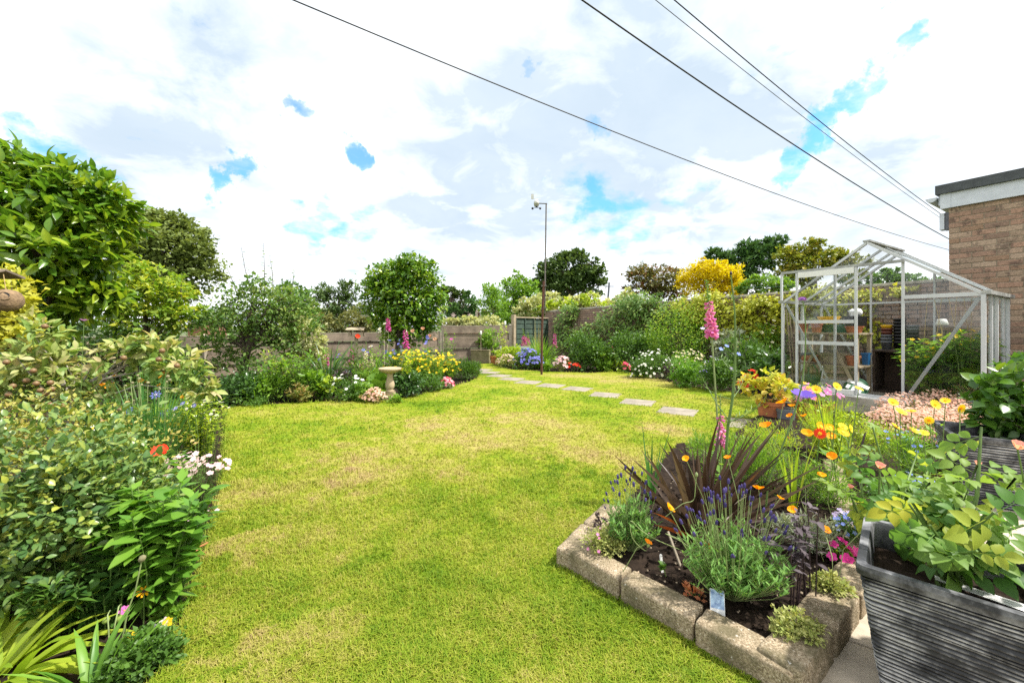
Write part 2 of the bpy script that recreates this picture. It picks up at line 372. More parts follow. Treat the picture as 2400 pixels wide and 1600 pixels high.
# lawn: lush, yellowing and scorched turf in patches (same pattern on the sheet and on the blades)
DRY = [(-1.05, 3.45, .75), (-.45, 3.8, .7), (.55, 3.6, .6), (.85, 3.2, .45), (.0, 4.3, .8), (-.8, 4.4, .6), (-1.75, 2.55, .36), (-.42, 2.93, .17), (2.2, 8.2, .95), (3.0, 7.7, .8), (1.3, 8.7, .6), (.2, 4.6, .5), (-.75, 1.25, .28), (-1.0, 2.85, .35), (1.6, 4.2, .35), (-1.3, 1.9, .2)]
LUSH = [(.15, 2.75, .3), (-.9, 1.75, .3), (.4, 1.6, .3), (-2.2, 4.1, .5), (-1.2, 5.6, .7), (.25, 3.05, .25), (-.1, 1.35, .25)]
def lawn_mat(name, blade):
    m, t, o, N = nodes(name)
    g = N('ShaderNodeNewGeometry'); P = g.outputs['Position']
    n1 = noise(N, P, 1.3, 5, .6); n2 = noise(N, P, 7., 4, .6); n3 = noise(N, P, 20., 4, .65)
    wv = N('ShaderNodeVectorMath', {0: P, 1: N('ShaderNodeVectorMath', {0: n2.outputs['Color'], 'Scale': 1.1}, operation='SCALE').outputs[0]}, operation='ADD').outputs[0]
    def field(L):
        s = None
        for x, y, r in L:
            d = N('ShaderNodeVectorMath', {0: wv, 1: (x + .55, y + .55, .57)}, operation='DISTANCE').outputs['Value']
            f = N('ShaderNodeMapRange', {0: d, 1: r * 1.25, 2: r * .2, 3: 0., 4: 1.}, interpolation_type='SMOOTHSTEP').outputs[0]
            s = f if s is None else N('ShaderNodeMath', {0: s, 1: f}, operation='MAXIMUM').outputs[0]
        return s
    dry = field(DRY); lush = field(LUSH)
    v = N('ShaderNodeMath', {0: N('ShaderNodeMapRange', {0: n1.outputs[0], 1: .3, 2: .7, 3: .14, 4: .62}).outputs[0], 1: N('ShaderNodeMapRange', {0: n2.outputs[0], 1: .25, 2: .75, 3: -.16, 4: .16}).outputs[0]}, operation='ADD').outputs[0]
    v = N('ShaderNodeMath', {0: v, 1: N('ShaderNodeMapRange', {0: n3.outputs[0], 1: .25, 2: .75, 3: -.12, 4: .12}).outputs[0]}, operation='ADD').outputs[0]
    v = N('ShaderNodeMath', {0: v, 1: N('ShaderNodeMath', {0: dry, 1: .29}, operation='MULTIPLY').outputs[0]}, operation='ADD').outputs[0]
    v = N('ShaderNodeMath', {0: v, 1: N('ShaderNodeMath', {0: lush, 1: .13}, operation='MULTIPLY').outputs[0]}, operation='SUBTRACT').outputs[0]
    if blade:
        at = N('ShaderNodeAttribute', attribute_name='tint')
        v = N('ShaderNodeMath', {0: v, 1: N('ShaderNodeMapRange', {0: at.outputs['Fac'], 1: 0., 2: 1., 3: -.22, 4: .24}).outputs[0]}, operation='ADD').outputs[0]
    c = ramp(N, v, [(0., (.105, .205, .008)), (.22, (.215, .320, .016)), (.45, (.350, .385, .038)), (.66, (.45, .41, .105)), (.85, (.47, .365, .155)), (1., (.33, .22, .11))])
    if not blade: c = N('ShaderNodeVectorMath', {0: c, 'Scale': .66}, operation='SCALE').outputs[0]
    b = N('ShaderNodeBsdfPrincipled', {'Base Color': c, 'Roughness': .55 if blade else .9, 'Specular IOR Level': .25 if blade else .05})
    if blade:
        tl = N('ShaderNodeBsdfTranslucent', {'Color': c}); mx = N('ShaderNodeMixShader', {0: .35, 1: b.outputs[0], 2: tl.outputs[0]}); t.links.new(mx.outputs[0], o.inputs[0])
    else: t.links.new(b.outputs[0], o.inputs[0])
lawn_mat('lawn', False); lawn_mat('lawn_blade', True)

# ------------------------------------------------------------------ ground, soil, lawn
mb = MB(); mb.add([[-900, -300, -.03], [900, -300, -.03], [900, 1500, -.03], [-900, 1500, -.03]], np.array([[0, 1, 2, 3]])); struct(mb.build('ground', 'earth_far'))
rng = np.random.default_rng(3)
def grid_sheet(name, mat, x0, x1, y0, y1, step, zf, parent=None):
    xs = np.arange(x0, x1 + step, step); ys = np.arange(y0, y1 + step, step); X, Y = np.meshgrid(xs, ys)
    Z = np.array([[zf(x, y) for x in xs] for y in ys]); v = np.stack([X, Y, Z], -1).reshape(-1, 3); w = len(xs)
    i = np.arange(len(ys) - 1)[:, None] * w; j = np.arange(w - 1)[None, :]
    mb = MB(); mb.add(v, np.stack([i + j, i + j + 1, i + w + j + 1, i + w + j], -1).reshape(-1, 4)); return mb.build(name, mat, parent, smooth=True)
struct(grid_sheet('garden_soil', 'soil', -10, 10, .2, 16, .12, lambda x, y: .003 + .012 * mnoise.noise(Vector((x * 5, y * 5, 0)))))

PX = [(388, 1600), (408, 1510), (449, 1408), (480, 1306), (505, 1204), (524, 1102), (529, 1020), (526, 962), (551, 956), (663, 949), (776, 944), (918, 941), (980, 929), (1051, 911), (1102, 896), (1122, 884), (1124, 876), (1112, 868), (1100, 861), (1108, 855), (1150, 853), (1172, 862), (1200, 868), (1290, 873), (1378, 876), (1450, 873), (1500, 878), (1531, 887), (1582, 903), (1653, 914), (1725, 923), (1770, 936), (1790, 965), (1775, 1000), (1735, 1040)]
lawn = [(-1.12, .55), (-1.1, 1.0)] + [tuple(G(*p)[:2]) for p in PX] + [(1.52, 3.45), (1.40, 3.46), (.26, 1.80), (.80, 1.15), (.92, .8), (.95, .55)]
# smooth the outline a little
poly = []
for i in range(len(lawn)):
    a, b_ = np.array(lawn[i]), np.array(lawn[(i + 1) % len(lawn)])
    n = max(1, int(np.linalg.norm(b_ - a) / .12))
    for k in range(n): poly.append(a + (b_ - a) * k / n)
poly = np.array(poly); jit = np.array([[mnoise.noise(Vector((p[0] * 9, p[1] * 9, 1))), mnoise.noise(Vector((p[0] * 9, p[1] * 9, 8)))] for p in poly]) * .012
poly = poly + jit
bm = bmesh.new(); top = [bm.verts.new((x, y, .022)) for x, y in poly]; bm.faces.new(top)
bot = [bm.verts.new((x, y, -.02)) for x, y in poly]
for i in range(len(top)): j = (i + 1) % len(top); bm.faces.new((top[i], bot[i], bot[j], top[j]))
bmesh.ops.triangulate(bm, faces=[f for f in bm.faces if len(f.verts) > 4]); bmesh.ops.recalc_face_normals(bm, faces=bm.faces)
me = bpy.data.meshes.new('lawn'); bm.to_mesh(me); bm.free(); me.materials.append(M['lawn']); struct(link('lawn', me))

def inside(P, pts):
    x, y = pts[:, 0], pts[:, 1]; c = np.zeros(len(pts), bool); j = len(P) - 1
    for i in range(len(P)):
        xi, yi = P[i]; xj, yj = P[j]
        if yi != yj:
            k = ((yi > y) != (yj > y)) & (x < (xj - xi) * (y - yi) / (yj - yi) + xi); c ^= k
        j = i
    return c
STONES = [(1588, 962, 'nearest the greenhouse'), (1495, 941, 'second from the greenhouse'), (1419, 924, 'third from the greenhouse'), (1353, 910, 'fourth from the greenhouse'), (1291, 902.5, 'just right of the rusty pole'), (1238, 894.5, 'just left of the rusty pole'), (1199, 887, 'second left of the rusty pole'), (1170, 879.5, 'third left of the rusty pole'), (1146, 872, 'fourth left of the rusty pole'), (1128, 866, 'farthest away beside the bed tip')]
stone_c = [G(a, b_, .03) for a, b_, _ in STONES]
def grass(name, n, ymin, ymax, seed):
    rng = np.random.default_rng(seed)
    u = rng.random(n * 3); y = 1 / (1 / ymin - u * (1 / ymin - 1 / ymax)) ; y = y * 1.0
    x = rng.uniform(-1.15, 1.05, n * 3) * np.maximum(y, .9)
    p = np.stack([x, y], 1); k = inside(poly, p)
    for c in stone_c: k &= ~((np.abs((x - c.x) * .88 + (y - c.y) * -.47) < .205) & (np.abs((x - c.x) * .47 + (y - c.y) * .88) < .205))
    p = p[k][:n]; n = len(p); sc = np.clip(p[:, 1] / 2.2, .75, 2.6)
    cl = np.array([mnoise.noise(Vector((a * 5, b2 * 5, 0))) for a, b2 in p])
    L = rng.uniform(.014, .032, n) * np.interp(p[:, 1], [1.2, 2.0, 3.5], [1.55, 1.35, 1.0]) * (1 + .45 * cl) * np.clip(sc, .9, 1.25); w = .0019 * sc * rng.uniform(.7, 1.3, n)
    az = rng.uniform(0, 2 * np.pi, n) + cl; le = rng.uniform(.15, 1.25, n)
    d = np.stack([np.cos(az), np.sin(az)], 1); s = np.stack([-np.sin(az), np.cos(az)], 1)
    B = np.concatenate([p, np.full((n, 1), .018)], 1)
    def pt(t, lean, side, wd):
        q = B.copy(); q[:, :2] += d * (L * lean)[:, None] + s * (side * w * wd)[:, None]; q[:, 2] += L * t; return q
    V = np.stack([pt(0, 0 * le, -1, 1.), pt(0, 0 * le, 1, 1.), pt(.55, .35 * le, -1, .8), pt(.55, .35 * le, 1, .8), pt(.85 - .25 * le, le, 0, 0)], 1).reshape(-1, 3)
    i = np.arange(n)[:, None] * 5
    mb = MB(); tint = np.repeat(np.clip(rng.normal(.45, .25, n), 0, 1), 5)
    mb.v.append(V); mb.t.append(tint.astype(np.float32)); mb.n = len(V)
    q = (i + np.array([[0, 1, 3, 2]])); t3 = (i + np.array([[2, 3, 4]]))
    mb.li += [q.ravel(), t3.ravel()]; mb.cn += [np.full(n, 4, np.int32), np.full(n, 3, np.int32)]; mb.mi += [np.zeros(2 * n, np.int32)]
    o = mb.build(name, 'lawn_blade', kind='stuff'); return o
tag(grass('lawn_grass', 270000, .85, 14.5, 5), 'short mown green and yellowing lawn grass', 'grass')

# longer tufts along the edges of the lawn and against the kerb
def edge_grass(n=9000):
    rng = np.random.default_rng(77); seg = np.roll(poly, -1, 0) - poly; ln = np.linalg.norm(seg, axis=1); cen = poly + seg / 2
    wgt = ln / np.maximum(cen[:, 1], 1.); k = rng.choice(len(poly), n, p=wgt / wgt.sum()); p = poly[k] + seg[k] * rng.random((n, 1)) + rng.normal(0, .012, (n, 2))
    mb = MB(); straps(mb, np.concatenate([p, np.full((n, 1), .0)], 1), rng.uniform(0, 6.28, n), rng.uniform(.7, 1.4, n), rng.uniform(.03, .085, n), .0028 * np.clip(p[:, 1] / 2, .8, 4), rng.uniform(.3, 1.4, n), 2, 0, np.clip(rng.normal(.3, .2, n), 0, 1))
    tag(mb.build('edge_grass', 'lawn_blade', kind='stuff'), 'longer untrimmed grass along the lawn edges', 'grass')

# stepping stones
slab = bev_mesh('slab', .44, .44, .055, .008, 'paving', .0015, 3, 1)
for i, ((a, b_, w), c) in enumerate(zip(STONES, stone_c)):
    o = link('stepping_stone', slab, loc=(c.x, c.y, -.028)); o.rotation_euler = (0, 0, math.radians(-28 + (i * 37 % 11) - 5))
    tag(o, 'square stepping stone in the lawn, ' + w, 'stepping stone', 'stepping stones set in the lawn')

# patio slabs under the pots (light cream) and beside the greenhouse
po = struct(link('patio', None)); po['label'] = 'cream stone patio under the grey planters'
pslab = bev_mesh('patio_slab', .592, .592, .04, .005, 'patio_stone', .001, 2, 3)
e1 = Vector((.57, .82, 0)); e2 = Vector((.82, -.57, 0)); o0 = Vector((1.12, 1.02, 0))
for i in range(-1, 7):
    for j in range(0, 5):
        if (i >= 3 and j < 1) or (i >= 4 and j < 2): continue
        p = o0 + e1 * (.6 * i) + e2 * (.6 * j)
        s = link('paving_slab', pslab, po, loc=(p.x, p.y, -.012)); s.rotation_euler = (0, 0, math.atan2(e1.y, e1.x))
# slab corner visible beside the terracotta pot
# ------------------------------------------------------------------ plant building blocks
def arr(x, n): return np.full(n, x, float) if np.ndim(x) == 0 else np.asarray(x, float)
def straps(mb, P, az, el, L, W, droop, segs=5, fold=.0, tint=.5, mat=0, twist=None, side=None):
    """strap leaves / grass blades: P (N,3) bases; el start elevation; droop = bend in radians over the length"""
    if mb.sm is None: mb.sm = True
    P = np.asarray(P, float).reshape(-1, 3); n = len(P); az, el, L, W, droop, tint = (arr(x, n) for x in (az, el, L, W, droop, tint))
    dh = np.stack([np.cos(az), np.sin(az), 0 * az], 1); s = np.stack([-np.sin(az), np.cos(az), 0 * az], 1)
    if side is not None: s = np.asarray(side, float).reshape(-1, 3)
    if twist is not None: s = s * np.cos(twist)[:, None] + np.array([[0, 0, 1.]]) * np.sin(twist)[:, None]
    rows = []; p = P.copy(); c = 3 if fold else 2
    for i in range(segs + 1):
        t = i / segs; w = W * min(1., .55 + 1.8 * t) * max(.02, (1 - t ** 2.6)) * .5
        a = el - droop * t ** 1.4; nrm_ = -dh * np.sin(a)[:, None] + np.array([[0, 0, 1.]]) * np.cos(a)[:, None]
        r = [p - s * w[:, None], p + s * w[:, None]]
        if fold: r.insert(1, p - nrm_ * (w * fold)[:, None])
        rows.append(np.stack(r, 1))
        a2 = el - droop * min(1, t + .5 / segs) ** 1.4
        p = p + (dh * np.cos(a2)[:, None] + np.array([[0, 0, 1.]]) * np.sin(a2)[:, None]) * (L / segs)[:, None]
    V = np.stack(rows, 1).reshape(-1, 3); per = (segs + 1) * c; base = np.arange(n)[:, None, None] * per
    q = np.array([[i * c + k, i * c + k + 1, (i + 1) * c + k + 1, (i + 1) * c + k] for i in range(segs) for k in range(c - 1)])[None]
    mb.add(V, (base + q).reshape(-1, 4), mat, np.repeat(tint, per))

def frames(d, u):
    y = d / (np.linalg.norm(d, axis=1)[:, None] + 1e-9); x = np.cross(y, u); x /= np.linalg.norm(x, axis=1)[:, None] + 1e-9; return x, y, np.cross(x, y)
def inst(mb, tm, P, D, Up, S, W=1., tint=.5, mat=None):
    """stamp template tm (verts, [face arrays], [mats]) at P with length axis D, face normal near Up"""
    P = np.asarray(P, float).reshape(-1, 3); n = len(P)
    if n == 0: return
    if mb.sm is None: mb.sm = True
    tv, tf, tmats = tm[:3]; S = arr(S, n); W = arr(W, n); tint = arr(tint, n); x, y, z = frames(np.asarray(D, float), np.asarray(Up, float))
    V = P[:, None, :] + S[:, None, None] * (tv[None, :, :1] * W[:, None, None] * x[:, None, :] + tv[None, :, 1:2] * y[:, None, :] + tv[None, :, 2:3] * z[:, None, :])
    k = len(tv); base = np.arange(n)[:, None, None] * k
    fs = [(base + f[None]).reshape(-1, f.shape[1]) for f in tf]
    n0 = mb.n; mb.v.append(V.reshape(-1, 3)); mb.t.append((np.repeat(tint, k) + (np.tile(tm[3], n) if len(tm) > 3 else 0)).astype(np.float32)); mb.n += n * k
    for f, m_ in zip(fs, tmats):
        mb.li.append((f + n0).ravel()); mb.cn.append(np.full(len(f), f.shape[1], np.int32)); mb.mi.append(np.full(len(f), m_ if mat is None else mat, np.int32))
A3 = lambda *r: np.array(r, float)
# leaf templates: x across, y along (0..1), z normal
CARD = (A3([0, 0, 0], [.34, .45, .06], [0, 1, -.05], [-.34, .45, .06]), [np.array([[0, 1, 2, 3]])], [0])
LEAF = (A3([0, 0, 0], [-.30, .42, .07], [0, .45, -.03], [.30, .42, .07], [0, 1, -.14]), [np.array([[0, 2, 1], [0, 3, 2], [2, 4, 1], [3, 4, 2]])], [0])
NARROW = (A3([0, 0, 0], [-.13, .4, .03], [0, .42, -.02], [.13, .4, .03], [0, 1, -.10]), [np.array([[0, 2, 1], [0, 3, 2], [2, 4, 1], [3, 4, 2]])], [0])
def SM(ws):
    y = np.interp(np.linspace(0, 1, 41), [0, .15, .35, .55, .8, 1], ws); p = np.pad(y, 4, mode='edge'); q = np.convolve(p, np.ones(9) / 9, 'valid'); q[0] = y[0]; q[-1] = 0; return q
def fine_leaf(ws, curl=.16, cup=.09, serr=0.0, n=6):
    ts = np.linspace(0, 1, n + 1); v = []; f = []
    for i, t in enumerate(ts):
        w = np.interp(t, np.linspace(0, 1, 41), SM(ws)) * (1 + (serr if i % 2 else -serr)); zc = -curl * t * t
        v += [[-w, t, zc + cup * w * 3], [0, t, zc], [w, t, zc + cup * w * 3]]
    for i in range(n):
        a = i * 3; f += [[a, a + 1, a + 4, a + 3], [a + 1, a + 2, a + 5, a + 4]]
    return (np.array(v, float), [np.array(f)], [0], np.concatenate([[s_, .15, s_] for s_ in ([.03, -.07] * n)[:n + 1]]))
FINE = fine_leaf([.02, .17, .30, .31, .19, .0]); FINE_N = fine_leaf([.02, .10, .16, .16, .10, .0], .22); FINE_R = fine_leaf([.03, .24, .37, .37, .22, .0], .24, .15, .05, 12)
def petal_flower(n, rin=.1, w=.34, rise=.25, centre=.2, ctr_h=.12):
    v = []; f = []; k = 0
    for i in range(n):
        a = i * 2 * math.pi / n; c, s = math.cos(a), math.sin(a)
        for r, t in ((rin, 0), (.62, -w), (1., -w * .55), (1., w * .55), (.62, w)):
            v.append([c * r - s * t, s * r + c * t, rise * r * (1 if r < .9 else .9)])
        f.append([k, k + 1, k + 2, k + 3, k + 4]); k += 5
    cc = []
    for i in range(6): a = i * math.pi / 3; v.append([centre * math.cos(a), centre * math.sin(a), ctr_h * .6])
    v.append([0, 0, ctr_h]); cc = [[k + i, k + (i + 1) % 6, k + 6] for i in range(6)]
    return (np.array(v, float), [np.array(f), np.array(cc)], [0, 1])
DAISY = petal_flower(8, .15, .18, .06, .32, .16); FIVE = petal_flower(5, .05, .42, .28, .16, .2); FIVE_FLAT = petal_flower(5, .05, .44, .08, .14, .12)
TUFTF = petal_flower(7, .05, .3, .55, .3, .45)
def rod(n=5, prof=((0, 0), (.28, .12), (.36, .4), (.30, .75), (0.02, 1.))):
    v = []; f = []
    for r, t in prof:
        for i in range(n): a = i * 2 * math.pi / n; v.append([r * math.cos(a), t, r * math.sin(a)])
    for k in range(len(prof) - 1):
        for i in range(n): j = (i + 1) % n; f.append([k * n + i, k * n + j, (k + 1) * n + j, (k + 1) * n + i])
    return (np.array(v, float), [np.array(f)], [0])
BUD = rod(); BELL = rod(7, ((.06, 0), (.17, .15), (.22, .5), (.26, .78), (.38, 1.0))); BALL = rod(6, ((.02, 0), (.38, .18), (.5, .5), (.38, .82), (.02, 1.)))
SPIKELET = rod(5, ((.05, 0), (.16, .15), (.10, .3), (.17, .42), (.11, .55), (.16, .68), (.10, .8), (.02, 1.)))

def unit(rng, n):
    v = rng.normal(size=(n, 3)); return v / np.linalg.norm(v, axis=1)[:, None]
def crown_pts(rng, lobes, n, per=16, clump=.20, shell=(.45, 1.), out=.7, up=.25, flat=.7, droop=0., zmin=None):
    """leaf positions in clumps spread through ellipsoid lobes -> P, D, Up, tint"""
    lobes = np.asarray(lobes, float); w = (lobes[:, 3] * lobes[:, 4] * lobes[:, 5]) ** (2 / 3); nc = max(1, n // per); k = rng.choice(len(lobes), nc, p=w / w.sum())
    dr = unit(rng, nc); dr[:, 2] = np.where(rng.random(nc) < .35, np.abs(dr[:, 2]), dr[:, 2]); r = np.sqrt(rng.uniform(shell[0] ** 2, shell[1] ** 2, nc)); r *= rng.uniform(.84, 1.14, nc)
    C = lobes[k, :3] + dr * r[:, None] * lobes[k, 3:]; ct = rng.random(nc); cs = clump * (lobes[k, 3:].mean(1)) * rng.uniform(.7, 1.3, nc)
    i = np.repeat(np.arange(nc), per); N_ = len(i); g = rng.normal(size=(N_, 3)); g[:, 2] *= flat
    P = C[i] + g * cs[i][:, None] * .6; o = (P - lobes[k[i], :3]) / lobes[k[i], 3:]; o /= np.linalg.norm(o, axis=1)[:, None] + 1e-6
    D = out * o + .75 * unit(rng, N_) + np.array([0, 0, up - droop]); Up = .55 * o + .55 * unit(rng, N_) + np.array([0, 0, .9])
    t = np.clip(.55 * ct[i] + .45 * rng.random(N_), 0, 1)
    if zmin is not None: kk = P[:, 2] > zmin; P, D, Up, t = P[kk], D[kk], Up[kk], t[kk]
    return P, D, Up, t, C
def limbs(mb, rng, base, lobes, C, r, nb=14, mat=0, fork=.5):
    """trunk from base up to the lobes, limbs out to clumps C"""
    lobes = np.asarray(lobes, float); cen = np.average(lobes[:, :3], axis=0, weights=lobes[:, 3]); base = np.asarray(base, float); zf = base[2] + (cen[2] - base[2]) * fork
    fk = np.array([base[0] * .6 + cen[0] * .4, base[1] * .6 + cen[1] * .4, zf]); tp = cen + [0, 0, lobes[:, 5].mean() * .3]
    tube(mb, [base, base * .5 + fk * .5 + rng.normal(0, r * .4, 3), fk, fk * .4 + tp * .6 + rng.normal(0, r, 3), tp], [r * 1.25, r, r * .85, r * .5, r * .2], 9, mat)
    for q in C[rng.choice(len(C), min(nb, len(C)), replace=False)]:
        s = fk + (tp - fk) * rng.uniform(0, .75); m_ = s * .5 + q * .5 + np.array([0, 0, .12 * np.linalg.norm(q - s)]) + rng.normal(0, .06 * np.linalg.norm(q - s), 3)
        tube(mb, [s, m_, q], [r * .42, r * .25, r * .07], 6, mat)

def leaf_objs(parent, meshes, P, D, Up, S, W=1., name='leaf', tint=None):
    n = len(P); S = arr(S, n); W = arr(W, n); x, y, z = frames(np.asarray(D, float), np.asarray(Up, float)); k = len(meshes)
    for i in range(n):
        m = Matrix(((x[i, 0] * S[i] * W[i], y[i, 0] * S[i], z[i, 0] * S[i], P[i, 0]), (x[i, 1] * S[i] * W[i], y[i, 1] * S[i], z[i, 1] * S[i], P[i, 1]), (x[i, 2] * S[i] * W[i], y[i, 2] * S[i], z[i, 2] * S[i], P[i, 2]), (0, 0, 0, 1)))
        link(name, meshes[int(min(.999, tint[i]) * k) if tint is not None else i % k], parent, mat=m)
_lm = {}
def leaf_meshes(tm, mat, k=6, name='leaf'):
    key = (id(tm), mat, k)
    if key not in _lm:
        out = []
        for i in range(k): mb = MB(); inst(mb, tm, [[0, 0, 0]], [[0, 1, 0]], [[0, 0, 1]], 1., 1., (i + .5) / k); out.append(mb.mesh(name, mat, True))
        _lm[key] = out
    return _lm[key]
def leaves(parent, rng, P, D, Up, S, W, t, tm, mat, parts=0, near=None, tm_fine=None):
    """the `parts` leaves that face the camera most as single objects, the rest one joined part"""
    S = arr(S, len(P)); W = arr(W, len(P))
    if parts:
        org = np.array(parent.location); cd = np.linalg.norm(P + org - np.array([0, 0, H]), axis=1); vis = np.abs(((P[:, 0] + org[0]) / (P[:, 1] + org[1]))) < 1.27
        o = np.argsort(cd + np.where(vis, 0, 50))[:parts * 2]; o = rng.choice(o, min(parts, len(o)), replace=False); msk = np.ones(len(P), bool); msk[o] = False
        leaf_objs(parent, leaf_meshes(tm_fine or tm, mat), P[o], D[o], Up[o], S[o], W[o], 'leaf', t[o]); P, D, Up, S, W, t = P[msk], D[msk], Up[msk], S[msk], W[msk], t[msk]
    mb = MB(); inst(mb, tm, P, D, Up, S, W, t); return mb.build('foliage', mat, parent, kind='stuff', smooth=True)

_seed = [100]
def R_():
    _seed[0] += 7; return np.random.default_rng(_seed[0])
def tree(name, label, cat, lobes_px, Y, n, size, mat, tm=CARD, trunk_r=.15, base_px=None, per=16, clump=.22, shell=(.45, 1.), parts=0, bark='bark', nb=16, out=.7, up=.2, droop=0., W=1., depth=.85, group=None, tm_fine=None, base_Y=None, flat=.7, tint=(0, 1), bumps=3):
    """lobes_px: (px, py, rx_px, ry_px, dY) in the photo at distance Y"""
    rng = R_(); sc = Y / F; L = []
    for q in lobes_px:
        dY = q[4] if len(q) > 4 else 0.; Yq = Y + dY; p = AT(q[0], q[1], Yq); s = Yq / F; L.append([p.x, p.y, p.z, q[2] * s, (q[2] + q[3]) / 2 * s * depth, q[3] * s])
    for q in list(L):
        for _ in range(bumps):
            u = unit(rng, 1)[0]; u[2] = u[2] * .9 + .15; k_ = rng.uniform(.28, .46); L.append([q[0] + u[0] * q[3] * .92, q[1] + u[1] * q[4] * .92, q[2] + u[2] * q[5] * .92, q[3] * k_, q[4] * k_, q[5] * k_])
    L = np.array(L); bx = base_px if base_px is not None else lobes_px[0][0]; b = np.array([(bx - 1200) / F * Y, base_Y or Y, 0.])
    o = thing(name, label, cat, b, 0, group); L[:, :3] -= b
    P, D, Up, t, C = crown_pts(rng, L, n, per, clump, shell, out, up, flat, droop, zmin=.05); t = tint[0] + (tint[1] - tint[0]) * t
    mb = MB(); limbs(mb, rng, (0, 0, -.05), L, C, trunk_r, nb); mb.build('trunk', bark, o)
    f = leaves(o, rng, P, D, Up, size * rng.uniform(.65, 1.25, len(P)), W, t, tm, mat, parts, tm_fine=tm_fine)
    if f: f.name = 'crown'
    return o
def flowers(parent, rng, P, N_, size, tm, mats, parts=True, name='flower'):
    """flowers at P facing N_; as single objects or joined"""
    n = len(P)
    if n == 0: return
    d = np.cross(N_, unit(rng, n)); S = size * rng.uniform(.75, 1.2, n)
    if parts:
        key = (id(tm), tuple(mats))
        if key not in _lm:
            out = []
            for i in range(3): mb = MB(); inst(mb, tm, [[0, 0, 0]], [[0, 1, 0]], [[0, 0, 1]], 1., 1., (i + .5) / 3); out.append(mb.mesh('flower', mats))
            _lm[key] = out
        leaf_objs(parent, _lm[key], P, d, N_, S, 1., name)
    else:
        mb = MB(); inst(mb, tm, P, d, N_, S, 1., rng.random(n)); mb.build('flowers', mats, parent, kind='stuff')
def mound(name, label, px, py, w, h, n, size, mat, cat='plant', tm=LEAF, fl=None, depth=.8, base=None, lobes=7, parts=0, W=1., shell=(.35, 1.), up=.35, group=None, tm_fine=None, stems=True, z=0., spread=1., per=10, clump=.30):
    """leafy plant w x h photo pixels standing at px,py; fl = (count, size, template, mats, lift, as_parts[, zone])"""
    rng = R_(); b = base if base is not None else G(px, py, z); sc = b.y / F; rx, hz = w / 2 * sc, h * sc
    o = thing(name, label, cat, b, 0, group); L = [[0, 0, hz * .48, rx * .8, rx * .8 * depth, hz * .5]]
    for i in range(lobes):
        a = rng.uniform(0, 6.28); r = rng.uniform(.35, .72); zc = hz * rng.uniform(.25, .72) * (1 - .35 * r)
        L.append([math.cos(a) * r * rx, math.sin(a) * r * rx * depth, zc, rx * .42, rx * .42 * depth, hz * .30])
    P, D, Up, t, C = crown_pts(rng, L, n, per, clump, shell, .7, up, .7, 0., zmin=.004)
    leaves(o, rng, P, D, Up, size * rng.uniform(.6, 1.25, len(P)), W, t, tm, mat, parts, tm_fine=tm_fine)
    if stems:
        mb = MB()
        for q in C[rng.choice(len(C), min(12, len(C)), replace=False)]: tube(mb, [[q[0] * .15, q[1] * .15, 0], [q[0] * .6, q[1] * .6, q[2] * .6], q], [.004 * max(.6, sc * 160), .003 * max(.6, sc * 160), .0015], 4)
        mb.build('stems', 'stem_green', o)
    for fl_ in ([fl] if fl and not isinstance(fl, list) else (fl or [])):
        c, fs, ftm, mats, lift, asp = fl_[:6]; zone = fl_[6] if len(fl_) > 6 else (-1, 1, .35)
        u = unit(rng, c * 6); u[:, 2] = np.abs(u[:, 2]); u = u[(u[:, 2] > zone[2]) & (u[:, 0] >= zone[0]) & (u[:, 0] <= zone[1]) & ((u[:, 1] < .35) | (u[:, 2] > .6))][:c]
        Pf = u * np.array([rx * 1.0, rx * depth, hz * .98]) * rng.uniform(.9, 1.05 + lift, (len(u), 1)) + [0, 0, hz * lift * .6]; Nf = u + np.array([0, -.5, .45]) + .35 * unit(rng, len(u))
        flowers(o, rng, Pf, Nf, fs, ftm, mats, asp)
    return o
